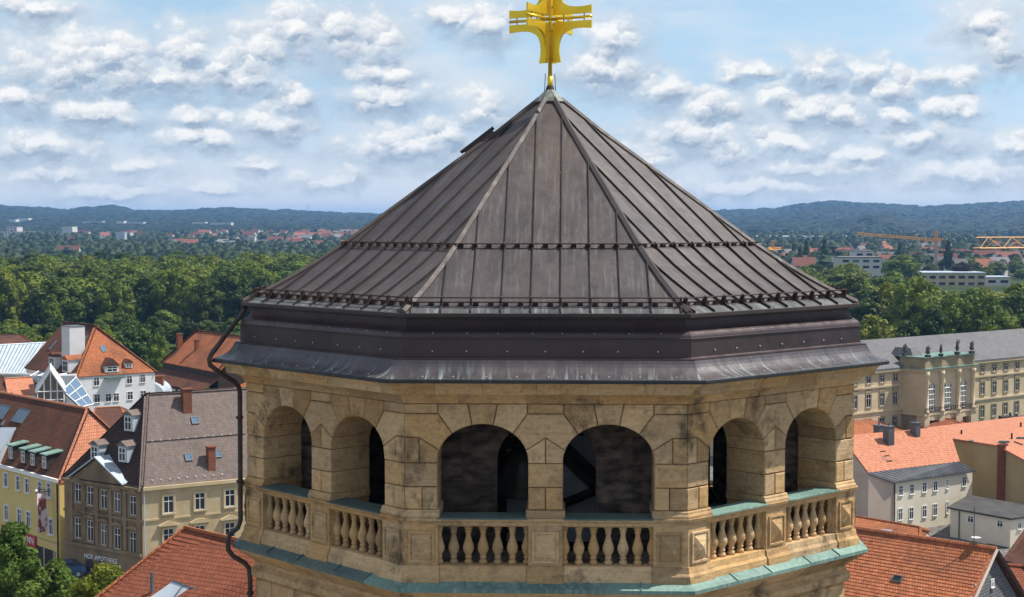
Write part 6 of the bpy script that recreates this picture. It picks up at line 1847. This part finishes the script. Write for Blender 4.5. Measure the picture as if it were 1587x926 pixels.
NEAR_L = [(2, 8, 412, 34, 482, 'broad olive green tree at the left edge of the forest front'), (0, 92, 424, 50, 468, 'big round bright green tree in the forest front above white house'),
          (5, 80, 449, 21, 450, 'slim pale columnar tree before the big round forest tree'), (2, 180, 432, 33, 472, 'olive round tree in the forest front right of the big round one'),
          (1, 226, 420, 36, 486, 'dark green tree of the forest front above the orange hip'), (0, 272, 414, 38, 480, 'tall light green tree in the forest front left of the brown barn'),
          (1, 318, 430, 34, 470, 'dark tree of the forest front straight above the brown barn'), (4, 362, 410, 40, 488, 'deep green tree of the forest front left of the tower skirt'),
          (1, 405, 420, 36, 478, 'dark forest tree half hidden by the tower eave'), (1, 140, 440, 30, 492, 'dark tree filling the gap between two round forest trees'),
          (3, 205, 490, 38, 352, 'bright spreading tree directly behind the white house'), (0, 165, 506, 26, 345, 'small green tree behind the white house ridge'), (3, 244, 512, 20, 340, 'light green shrub tree between white house and barn'),
          (3, 48, 512, 26, 400, 'low bright tree above the pale metal roof'), (0, 12, 508, 28, 410, 'low leafy tree at the left edge above the metal hall'), (6, 78, 512, 22, 380, 'pale grey green tree left of the white house ridge'),
          (0, 252, 586, 13, 262, 'small green bush tree at the right corner of white house'), (3, 322, 594, 12, 240, 'small bright bush tree before the brown barn')]
for k_, px_, yt, hf, d, lb in NEAR_L: tree_px(k_, px_, yt, hf, d, lb)
for i in range(26):
    px_ = -10 + i * 22 + rngT.uniform(-6, 6); d = rngT.uniform(425, 455); x = (px_ - W / 2) / F * d
    tree(rngT.choice([0, 1, 3, 4]), x, d, rngT.uniform(5.5, 10.5), rngT.uniform(3.8, 5.6), ('low bright' if i % 3 == 0 else ('low dark' if i % 3 == 1 else 'low olive')) + ' understorey tree at the forest foot ' + ('left of the white house' if px_ < 110 else ('above white house and barn' if px_ < 340 else 'beside the tower skirt')), 'understorey_tree', 'understorey trees at the forest foot')
NEAR_R = [(0, 1352, 482, 42, 352, 'round olive tree beside the copper skirt above the palace'), (2, 1420, 424, 52, 420, 'tall broad tree standing over the palace centre bay'), (0, 1375, 432, 40, 440, 'green tree between the tower eave and tall broad tree'),
          (2, 1478, 448, 42, 385, 'rounded olive tree behind the palace statues'), (0, 1535, 452, 40, 380, 'rounded green tree above the palace right wing'), (1, 1580, 446, 42, 400, 'dark green tree at the right edge above palace roof'),
          (1, 1325, 420, 36, 470, 'dark green tree close to the tower eave at right'), (6, 1510, 440, 36, 430, 'pale leafy tree between the two rounded palace trees'), (1, 1445, 470, 30, 372, 'dark tree low behind the palace statues'), (1, 1405, 490, 30, 350, 'dark low tree touching the palace slate roof'), (2, 1555, 478, 36, 365, 'olive tree low above the slate roof near the right edge')]
for k_, px_, yt, hf, d, lb in NEAR_R: tree_px(k_, px_, yt, hf, d, lb)
TONE = ['mid green', 'dark green', 'olive green', 'bright green', 'deep green', 'slender pale', 'light green', 'dark conical']
def zone_l(x, y):
    q = W / 2 + F * x / y
    return ('at the left picture edge' if q < 140 else ('above white house and barn' if q < 330 else 'against the copper roof')) + (', front rows' if y < 580 else (', middle rows' if y < 690 else ', far rows'))
def zone_r(x, y):
    q = W / 2 + F * x / y
    return ('hugging the copper roof hip' if q < 1290 else ('left of the palace bay' if q < 1400 else 'above the palace right wing')) + (', front rows' if y < 520 else ', rear rows')
GL, GR = 'treetops of the forest left of the tower', 'treetops of the park right of the tower'
d = 505.0
while d < 830:
    step = 16.0 + (d - 500) * 0.012
    x = (-45 - W / 2) / F * d + rngT.uniform(0, step)
    while x < (575 - W / 2) / F * d:
        k_ = rngT.choice([0, 2, 3, 6, 0, 2, 1, 4, 1, 0])
        xx, yy = x + rngT.uniform(-3.5, 3.5), d + rngT.uniform(-4, 4)
        hh = rngT.uniform(17.5, 22.5) - 1.2 * smooth(560, 800, d)
        tree(k_, xx, yy, hh, rngT.uniform(7.6, 11.2), TONE[k_] + ' forest treetop ' + zone_l(xx, yy), 'forest_tree', GL)
        x += step
    d += step * 1.05
d = 440.0
while d < 760:
    step = 16.0 + (d - 440) * 0.014
    x = (1165 - W / 2) / F * d + rngT.uniform(0, step)
    while x < (1625 - W / 2) / F * d:
        pxx = W / 2 + F * x / d
        k_ = rngT.choice([0, 1, 1, 2, 3, 4, 0, 5])
        xx, yy = x + rngT.uniform(-3.5, 3.5), d + rngT.uniform(-4, 4)
        hh = rngT.uniform(14.5, 19.5) - 2.5 * smooth(520, 760, d)
        if not (pxx > 1390 and d > 470) and not (pxx > 1330 and d > 640):
            tree(k_, xx, yy, hh, rngT.uniform(7.0, 10.2), TONE[k_] + ' park treetop ' + zone_r(xx, yy), 'park_tree', GR)
        x += step
    d += step * 1.1
for i in range(34):
    px_ = rngT.uniform(1385, 1640); d = rngT.uniform(875, 1060); x = (px_ - W / 2) / F * d
    tree(rngT.choice([0, 1, 2, 4, 1]), x, d, rngT.uniform(7, 12), rngT.uniform(4.5, 7), 'small suburban tree behind the flat school ' + ('near the crane mast' if px_ < 1490 else 'toward the right edge'), 'suburban_tree', 'suburban trees behind the school')
for i in range(14):
    px_ = rngT.uniform(1400, 1640); d = rngT.uniform(520, 700); x = (px_ - W / 2) / F * d
    tree(rngT.choice([0, 1, 2, 4, 1]), x, d, rngT.uniform(5, 8), rngT.uniform(4, 6), 'low park tree before the flat school ' + ('left half' if px_ < 1500 else 'right half'), 'park_shrub', 'low park trees before the school')
# tall dark conifers further right
for i, (px_, yt, hf, dd) in enumerate(((1250, 368, 9, 1100), (1240, 380, 10, 1060), (1278, 366, 9, 1150), (1395, 372, 9, 1150), (1470, 368, 11, 1000), (1230, 374, 7, 1200))):
    tree_px(7, px_, yt, hf, dd, ('dark conifer left of the white flat blocks', 'lower dark conifer beside the tower roof hip', 'slender dark conifer above the white flat blocks', 'dark conifer right of the white flat blocks', 'broad dark conifer right of the crane mast', 'narrow conifer nearest the copper hip at right')[i], 'conifer')
tree_px(3, 1400, 392, 34, 780, 'bright green round tree left of the flat school roof')
t_ = tree_px(1, 1492, 404, 18, 860, 'dark purple copper beech right of the crane', 'copper_beech')
cb_me = crown_mesh('crown', 320, 7.0, 16.2, 22, 2200, 0.55, 'leafred')
[c for c in t_.children if c.name.startswith('crown')][0].data = cb_me
# street trees in the lower left corner
for i, (px_, yt, hf, dd, nl, lb, mt) in enumerate(((20, 803, 52, 112, 9000, 'nearest leafy street tree in the lower left corner', 'leafbright'), (86, 866, 46, 114, 7000, 'low leafy street tree between corner tree and pharmacy', 'leafbright'), (160, 876, 62, 110, 8000, 'wide leafy street tree below the pharmacy lettering', 'leaf'), (-40, 845, 60, 118, 6000, 'street tree cut by the left picture edge', 'leafbright'))):
    p = at(px_, yt, dd); gz_ = ground_z(p.x, dd); hgt = p.z - gz_; rx = hf * dd / F
    t = thing('street_tree', lb, 'tree', (p.x, dd, gz_), 0, 'street trees')
    link('trunk', trunk_mesh('trunk', hgt * 0.4, 0.17, hgt * 0.9, 6, rngT), t)
    link('crown', crown_mesh('crown', 500 + i, rx, hgt * 0.72, 30, nl, 0.15, mt), t, (0, 0, hgt * 0.28))

# ================================================================ far country: woods and houses
rngF = random.Random(77)
def far_x(px_, d): return (px_ - W / 2) / F * d
wood_l = MB()
HOUSE_SPOTS = []
def lowcrown(mb, x, y, z, r, h, rng):
    n = 6; rows = []
    for zz, rr in ((0.0, 0.75), (0.35, 1.0), (0.72, 0.86), (1.0, 0.42)):
        rows.append([Vector((x + r * rr * rng.uniform(0.8, 1.15) * math.cos(2 * math.pi * k / n + zz), y + r * rr * rng.uniform(0.8, 1.15) * math.sin(2 * math.pi * k / n + zz), z + h * zz * rng.uniform(0.9, 1.1))) for k in range(n)])
    mb.rings(rows)
def wood_stuff(name, label, d0, d1, n, px_lo, px_hi, thr, r_rng, h_rng, sc, seed, mat):
    mb = MB(); rng = random.Random(seed); made = 0; tries = 0
    while made < n and tries < n * 12:
        tries += 1
        px_ = rng.uniform(px_lo, px_hi)
        if d1 < 1100 and (-45 < px_ < 575 or 1165 < px_ < 1640): continue
        d = math.sqrt(rng.uniform(d0 * d0, d1 * d1)) if d1 / d0 < 2 else d0 * (d1 / d0) ** rng.random()
        x, y = far_x(px_, d), d
        if mnoise.noise((x / sc, y / sc / 1.6, seed * 3.3)) + 0.12 * rng.uniform(-1, 1) < thr: continue
        r = rng.uniform(*r_rng)
        lowcrown(mb, x, y, ground_z(x, y) - 1.0, r, rng.uniform(*h_rng), rng); made += 1
    me = bpy.data.meshes.new(name); me.from_pydata(mb.v, [], mb.f); me.materials.append(M[mat])
    o = link(name, me); o['kind'] = 'stuff'; o['label'] = label; o['category'] = 'woodland'
    return o
wood_stuff('valley_woodland', 'scattered tree clumps between the houses of the valley', 1060, 3000, 5400, -300, 1900, -0.10, (4.5, 8.5), (7, 13), 130, 3, 'leafvalley')
wood_stuff('park_woodland', 'woodland carrying the forest on behind the tower', 440, 1055, 1500, -500, 2100, -0.6, (6.0, 9.0), (14, 20), 200, 9, 'leafdark')
wood_stuff('hill_forest', 'dark forest covering the distant hills', 3000, 6350, 13000, -300, 1900, -0.7, (18, 34), (10, 17), 900, 5, 'leafhill')

M['farwhite'] = pbr('far_white_wall', (0.62, 0.61, 0.58), None, 1, 0.9, rand=0.18, bump=0)
M['farred'] = pbr('far_red_roof', (0.19, 0.075, 0.052), None, 1, 0.9, rand=0.35, bump=0)
M['fargrey'] = pbr('far_grey_roof', (0.16, 0.15, 0.15), None, 1, 0.9, rand=0.3, bump=0)
M['farorange'] = pbr('far_orange_roof', (0.33, 0.13, 0.075), None, 1, 0.9, rand=0.2, bump=0)
def far_house_mesh(L_, Wd, he, hr, roof):
    mb = MB()
    a, b_ = L_ / 2, Wd / 2
    mb.box((0, 0, he / 2 - 1), (L_, Wd, he + 2), 0)
    mb.add([(-a, -b_, he), (-a, b_, he), (-a, 0, hr)], [(0, 1, 2)], 0); mb.add([(a, -b_, he), (a, b_, he), (a, 0, hr)], [(0, 1, 2)], 0)
    e = 0.5
    for sg in (-1, 1):
        mb.rings([[Vector((-a - e, sg * (b_ + e), he - 0.3)), Vector((a + e, sg * (b_ + e), he - 0.3)), Vector((a + e, 0, hr + 0.1)), Vector((-a - e, 0, hr + 0.1))], [Vector((-a - e, sg * (b_ + e), he)), Vector((a + e, sg * (b_ + e), he)), Vector((a + e, 0, hr + 0.4)), Vector((-a - e, 0, hr + 0.4))]], 1)
    for i in (-1, 0, 1):
        for z in (he * 0.3, he * 0.72):
            for sg in (-1, 1): mb.box((i * a * 0.6, sg * (b_ + 0.02), z), (1.1, 0.1, 1.2), 2)
    mb.box((a * 0.3, 0.6, hr), (0.8, 0.7, 2.0), 1)
    return mb.mesh('far_house', [M['farwhite'], M[roof], M['glass']])
FH = [far_house_mesh(12, 9, 6, 10.5, 'farred'), far_house_mesh(10, 8.5, 5, 9.5, 'fargrey'), far_house_mesh(14, 10, 6.5, 11.5, 'farred'), far_house_mesh(20, 10, 8, 12, 'farred'), far_house_mesh(11, 9, 5.5, 10.5, 'farorange'), far_house_mesh(13, 9, 6, 10.5, 'fargrey')]
def far_house(k, px_, d, label, group, rz=None):
    x = far_x(px_, d); z = ground_z(x, d)
    return thing('far_house', label, 'house', (x, d, z), rngF.uniform(-0.9, 0.9) if rz is None else rz, group, FH[k])
for i in range(92):
    px_ = rngF.uniform(95, 560); d = rngF.uniform(1750, 3000)
    if rngF.random() < 0.35: px_, d = rngF.uniform(380, 560), rngF.uniform(2300, 2900)
    k_ = rngF.choice([0, 0, 1, 2, 3, 5])
    far_house(k_, px_, d, ('red roofed' if k_ in (0, 2, 3) else 'grey roofed') + ' tiny house in the hazy valley ' + ('left part' if px_ < 250 else ('middle part' if px_ < 400 else 'beside the copper roof')) + (', nearer' if d < 2300 else ', farther'), 'valley houses left of the tower')
for i in range(60):
    px_ = rngF.uniform(1170, 1600); d = rngF.uniform(950, 1750)
    if px_ < 1280: d = rngF.uniform(1250, 2000)
    k_ = rngF.choice([0, 1, 1, 2, 5, 4, 5, 1])
    far_house(k_, px_, d, {0: 'red roofed', 2: 'large red roofed', 4: 'orange roofed', 1: 'small grey roofed', 5: 'grey roofed'}[k_] + ' suburban house among trees ' + ('by the copper hip' if px_ < 1300 else ('left of the crane mast' if px_ < 1450 else 'below the orange lattice jib')) + (', nearer' if d < 1300 else ', farther'), 'suburban houses right of the tower')
SPEC = [(4, 1226, 1180, 'orange roofed house by the small crane'), (4, 1238, 1090, 'orange roofed house just right of the small crane'), (0, 1200, 1150, 'brick red gabled house beside the copper hip'), (2, 1245, 1000, 'dark red gabled house low beside the copper hip'), (5, 1435, 1150, 'white gabled house left of the crane mast'), (5, 1463, 1060, 'white gabled house with blue grey roof right of the crane mast'), (5, 1548, 1050, 'white gabled house below the orange lattice jib'), (5, 1500, 1150, 'pale house with grey roof between crane and lattice jib'), (4, 1525, 1000, 'orange low roof house below the lattice jib'), (3, 1560, 1150, 'long red roofed terrace at the right edge'), (3, 1530, 1210, 'long red roofed terrace next to the flat school'), (3, 1478, 1250, 'red roofed terrace behind the flat school')]
for k_, px_, d, lb in SPEC: far_house(k_, px_, d, lb, None, rngF.uniform(-0.4, 0.4))
def block(name, label, cat, px0, px1, ytop, d, depth, wall='farwhite', roof='fargrey', floors=2, bands=True, hfix=None):
    a, b_ = at(px0, ytop, d), at(px1, ytop, d)
    z0 = ground_z((a.x + b_.x) / 2, d); h = hfix or a.z - z0; w = b_.x - a.x
    t = thing(name, label, cat, ((a.x + b_.x) / 2, d + depth / 2, z0))
    link('wall', MB().box((0, 0, h / 2 - 1), (w, depth, h + 2)).mesh('wall', M[wall]), t)
    link('roof', MB().box((0, 0, h + 0.3), (w + 0.8, depth + 0.8, 0.6)).mesh('roof', M[roof]), t)
    if bands:
        n = max(2, int(w / 5))
        for f_ in range(floors):
            zz = h - (f_ + 0.55) * min(3.6, h / floors)
            for i in range(n):
                link('window', MB().box((-w / 2 + (i + 0.5) * w / n, -depth / 2 - 0.03, zz), (w / n * 0.62, 0.12, 1.5)).mesh('window', M['glass']), t)
    return t
block('white_flats', 'white stepped flat roofed apartment block right of the tower', 'building', 1303, 1366, 400, 960, 22, floors=2)
block('white_flats', 'upper white storeys stepped back on the apartment block', 'building', 1325, 1355, 390, 985, 16, floors=1)
block('flat_school', 'long cream flat roofed school building before the crane', 'building', 1408, 1528, 428, 840, 24, 'palace', 'zinc', 2, hfix=7.0)
block('flat_annexe', 'lower white flat roofed annexe right of the school', 'building', 1528, 1566, 431, 850, 18, 'farwhite', 'zinc', 1)
block('long_hall', 'long pale grey industrial hall below the right hills', 'hall', 1165, 1330, 367, 2300, 60, 'zinc', 'farwhite', 1, False)
block('white_hall', 'large white hall at the left edge of the valley', 'hall', -8, 46, 360, 2500, 60, 'farwhite', 'fargrey', 2)
block('white_hall_tower', 'grey upper block on the white hall at the left edge', 'building', 10, 26, 352, 2520, 30, 'farwhite', 'fargrey', 2)
block('white_school', 'wide white building with window strip in the left valley', 'building', 330, 365, 375, 1800, 25, 'farwhite', 'farwhite', 1)
block('pale_tank', 'pale turquoise tank block among valley trees', 'tank', 179, 193, 361, 1900, 12, 'zinc', 'zinc', 1, False)
rh = far_house(3, 105, 1480, 'red roofed hall peeping over the forest canopy', None, 0.1)
rh.scale = (1.1, 1.0, 0.9)
for px0, px1, yt, lb in ((128, 158, 338, 'white works hall on the left skyline'), (180, 192, 338, 'small white works hall right of the bigger one'), (196, 222, 340, 'grey hall on the left hillside'), (298, 318, 341, 'pale hall below the wooded skyline'), (325, 358, 344, 'long pale hall below the wooded skyline'), (96, 112, 358, 'white villa on the near valley slope'), (14, 24, 335, 'blue white block on the far left skyline'), (28, 44, 333, 'pale apartment blocks on the far left skyline')):
    block('hill_hall', lb, 'hall', px0, px1, yt, 3300 + (345 - yt) * 60, 30, 'farwhite', 'fargrey', 1, False, 19.0)
block('hilltop_building', 'dark block on the right-hand hilltop skyline', 'building', 1372, 1386, 317, 6250, 40, 'leafdark', 'leafdark', 1, False)
block('hilltop_building', 'wider dark block on the right-hand hilltop skyline', 'building', 1403, 1423, 318, 6250, 40, 'leafdark', 'leafdark', 1, False)
p = at(478, 335, 6000)
mastt = thing('radio_mast', 'thin pale mast on the skyline left of the tower roof', 'mast', (p.x, 6000, ground_z(p.x, 6000)))
link('mast', MB().tube([(0, 0, 0), (0, 0, at(478, 317, 6000).z - mastt.location.z)], 1.1, 5).mesh('mast', M['farwhite']), mastt)

# ---- cranes
M['crane'] = pbr('crane_yellow', (0.62, 0.27, 0.03), (0.70, 0.33, 0.05), 1, 0.5, rand=0.05, bump=0)
def truss(p, q, size, n, r, up=Vector((0, 0, 1)), tri=True):
    mb = MB(); p, q = Vector(p), Vector(q); t = (q - p).normalized()
    side = t.cross(up).normalized() if abs(t.dot(up)) < 0.9 else Vector((1, 0, 0)); u2_ = side.cross(t).normalized()
    offs = [side * size / 2, -side * size / 2, u2_ * size * 0.95] if tri else [side * size / 2 + u2_ * size / 2, -side * size / 2 + u2_ * size / 2, -side * size / 2 - u2_ * size / 2, side * size / 2 - u2_ * size / 2]
    for o in offs: mb.tube([p + o, q + o], r, 4)
    for i in range(n):
        a, b_, c = p.lerp(q, i / n), p.lerp(q, (i + 0.5) / n), p.lerp(q, (i + 1) / n)
        m_ = len(offs)
        for j in range(m_):
            o1, o2 = offs[j], offs[(j + 1) % m_]
            mb.tube([a + o1, b_ + o2], r * 0.7, 4); mb.tube([b_ + o2, c + o1], r * 0.7, 4)
    return mb
def crane(label, base, top_z, jib_end, jib_back, size, r, name='tower_crane', mast_mat='pink', nj=22):
    t = thing(name, label, 'crane', base)
    b0 = Vector((0, 0, 0)); tp = Vector((0, 0, top_z - base[2]))
    link('mast', truss(b0, tp, size, 16, r, Vector((0, 1, 0)), False).mesh('mast', M[mast_mat]), t)
    je, jb = Vector(jib_end) - Vector(base), Vector(jib_back) - Vector(base)
    link('jib', truss(tp, je, size * 0.9, nj, r).mesh('jib', M['crane']), t)
    link('counter_jib', truss(tp, jb, size * 0.9, 6, r).mesh('counter_jib', M['crane']), t)
    apx = tp + Vector((0, 0, size * 4))
    link('tower_head', truss(tp, apx, size * 0.8, 4, r, Vector((0, 1, 0)), False).mesh('tower_head', M['crane']), t)
    mb = MB(); mb.tube([apx, tp.lerp(je, 0.7)], r * 0.6, 4); mb.tube([apx, jb], r * 0.6, 4)
    link('tie_rods', mb.mesh('tie_rods', M['iron']), t)
    link('cab', MB().box(tp + Vector((size, -size, -size * 0.8)), (size * 1.3, size * 1.5, size * 1.6)).mesh('cab', M['frame']), t)
    link('counterweight', MB().box(jb + Vector((0, 0, -size * 0.8)), (size * 1.6, size, size * 1.8)).mesh('counterweight', M['fargrey']), t)
    return t
bs = pz(1450, 424, 0); bs = at(1450, 426, 1000)
crane('tall yellow tower crane with long jib pointing left above the park', (bs.x, 1000, ground_z(bs.x, 1000)), at(1450, 374, 1000).z, at(1328, 364, 1050), at(1462, 373, 990), 1.6, 0.17)
bs = at(1197, 420, 1300)
crane('small orange crane just right of the copper hip', (bs.x, 1300, 0), at(1197, 388, 1300).z, at(1190, 387, 1280), at(1210, 387, 1320), 2.0, 0.30, mast_mat='crane')
bs = at(1790, 500, 330)
crane('near orange lattice jib reaching in from the right edge', (bs.x, 330, 0), at(1700, 384, 322).z, at(1513, 385, 315), at(1860, 384, 335), 2.5, 0.11, mast_mat='crane', nj=8)

# ================================================================ cars and people in the street
def car(loc, rz, mat, label):
    t = thing('parked_car', label, 'car', loc, rz)
    prof = [(-2.15, 0.35), (-2.15, 0.75), (-1.95, 0.92), (-1.1, 1.0), (-0.55, 1.42), (0.75, 1.46), (1.55, 1.05), (2.1, 0.95), (2.18, 0.4), (1.8, 0.28), (-1.8, 0.28)]
    rows = []
    for y, sx, dz in ((-0.86, 0.97, -0.05), (-0.78, 1.0, 0.0), (0.78, 1.0, 0.0), (0.86, 0.97, -0.05)):
        rows.append([Vector((x * sx, y if z < 1.05 else y * 0.82, z + (dz if z > 0.9 else 0))) for x, z in prof])
    link('body', MB().rings(rows).mesh('body', M[mat]), t)
    for y in (-1, 1):
        link('side_window', MB().rings([[Vector((x, y * q, z)) for x, z in ((-0.95, 1.03), (1.35, 1.06), (0.68, 1.38), (-0.5, 1.36))] for q in (0.70, 0.735)]).mesh('side_window', M['glass']), t)
        for x in (-1.35, 1.35):
            wh = link('wheel', MB().rings([[Vector((x + 0.32 * math.cos(a), y * q, 0.32 + 0.32 * math.sin(a))) for a in [2 * math.pi * k / 14 for k in range(14)]] for q in (0.70, 0.88)]).mesh('wheel', M['felt']), t)
            link('rim', MB().rings([[Vector((x + 0.19 * math.cos(a), y * q, 0.32 + 0.19 * math.sin(a))) for a in [2 * math.pi * k / 10 for k in range(10)]] for q in (0.85, 0.90)]).mesh('rim', M['zinc']), wh)
    link('windscreen', slab([(-1.08, -0.62, 1.04), (-1.08, 0.62, 1.04), (-0.56, 0.56, 1.42), (-0.56, -0.56, 1.42)], 0.03).mesh('windscreen', M['glass']), t)
    link('rear_window', slab([(1.50, -0.62, 1.10), (1.50, 0.62, 1.10), (0.82, 0.56, 1.46), (0.82, -0.56, 1.46)], 0.03).mesh('rear_window', M['glass']), t)
    return t
M['carwhite'] = pbr('white_car_paint', (0.75, 0.75, 0.76), None, 1, 0.25, rand=0, bump=0, spec=0.6)
M['carred'] = pbr('red_car_paint', (0.30, 0.03, 0.03), None, 1, 0.25, rand=0, bump=0, spec=0.6)
M['carblue'] = pbr('blue_car_paint', (0.03, 0.07, 0.17), None, 1, 0.25, rand=0, bump=0, spec=0.6)
for px_, py_, mt, lb, rz in ((58, 945, 'carwhite', 'white car parked under the street trees', 0.5), (12, 948, 'carred', 'red car parked left of the white one', 0.5), (101, 893, 'carblue', 'dark blue car by the passage between yellow house and pharmacy', 0.1)):
    p = pz(px_, py_, 3.1); car((p.x, p.y, ground_z(p.x, p.y)), rz, mt, lb)
def person(px_, py_, label, top, legs, rz):
    p = pz(px_, py_, 3.1)
    t = thing('person', label, 'person', (p.x, p.y, ground_z(p.x, p.y)), rz)
    me = bpy.data.meshes.new('body')
    vs = [(0, 0, 0.93), (0, 0, 1.18), (0, 0, 1.40), (0, 0, 1.50), (0, -0.02, 1.64), (-0.10, 0, 0.90), (-0.11, -0.10, 0.50), (-0.11, -0.02, 0.07), (-0.11, -0.15, 0.04), (0.10, 0, 0.90), (0.11, 0.06, 0.50), (0.11, 0.16, 0.08), (0.11, 0.05, 0.04), (0.19, 0, 1.38), (0.24, 0.05, 1.12), (0.23, -0.06, 0.88), (-0.19, 0, 1.38), (-0.24, -0.03, 1.12), (-0.23, -0.14, 0.90)]
    es = [(0, 1), (1, 2), (2, 3), (3, 4), (0, 5), (5, 6), (6, 7), (7, 8), (0, 9), (9, 10), (10, 11), (11, 12), (2, 13), (13, 14), (14, 15), (2, 16), (16, 17), (17, 18)]
    me.from_pydata(vs, es, [])
    tmp = bpy.data.objects.new('body', me); col.objects.link(tmp)
    tmp.modifiers.new('skin', 'SKIN'); tmp.modifiers.new('sub', 'SUBSURF').levels = 1
    for i, r_ in enumerate([0.16, 0.14, 0.15, 0.06, 0.105, 0.10, 0.075, 0.05, 0.045, 0.10, 0.075, 0.05, 0.045, 0.06, 0.05, 0.04, 0.06, 0.05, 0.04]): me.skin_vertices[0].data[i].radius = (r_, r_)
    me.skin_vertices[0].data[0].use_root = True
    o = bake(tmp, 'body', top, t)
    o.data.materials.append(M[legs]); o.data.materials.append(M['pink']); o.data.materials.append(M['darkwood'])
    for pl in o.data.polygons:
        z = pl.center.z
        pl.material_index = 1 if z < 0.9 else (2 if z > 1.5 and pl.center.y < 0.02 else (3 if z > 1.55 else 0))
    return t
person(80.5, 897, 'pedestrian in white top and dark trousers on the pavement by the shop', 'white', 'carblue', 0.6)

# ================================================================ haze
hz = bpy.data.materials.new('summer_haze'); hz.use_nodes = True
N, L = hz.node_tree.nodes, hz.node_tree.links
for n_ in list(N):
    if n_.type != 'OUTPUT_MATERIAL': N.remove(n_)
pv = N.new('ShaderNodeVolumePrincipled')
pv.inputs['Color'].default_value = (0.28, 0.56, 1.0, 1)
pv.inputs['Density'].default_value = 0.00009
pv.inputs['Anisotropy'].default_value = 0.1
L.new(pv.outputs[0], [n_ for n_ in N if n_.type == 'OUTPUT_MATERIAL'][0].inputs['Volume'])
link('haze', MB().box((0, 0, 55.5), (28000, 28000, 127)).mesh('haze', hz), kind='stuff')
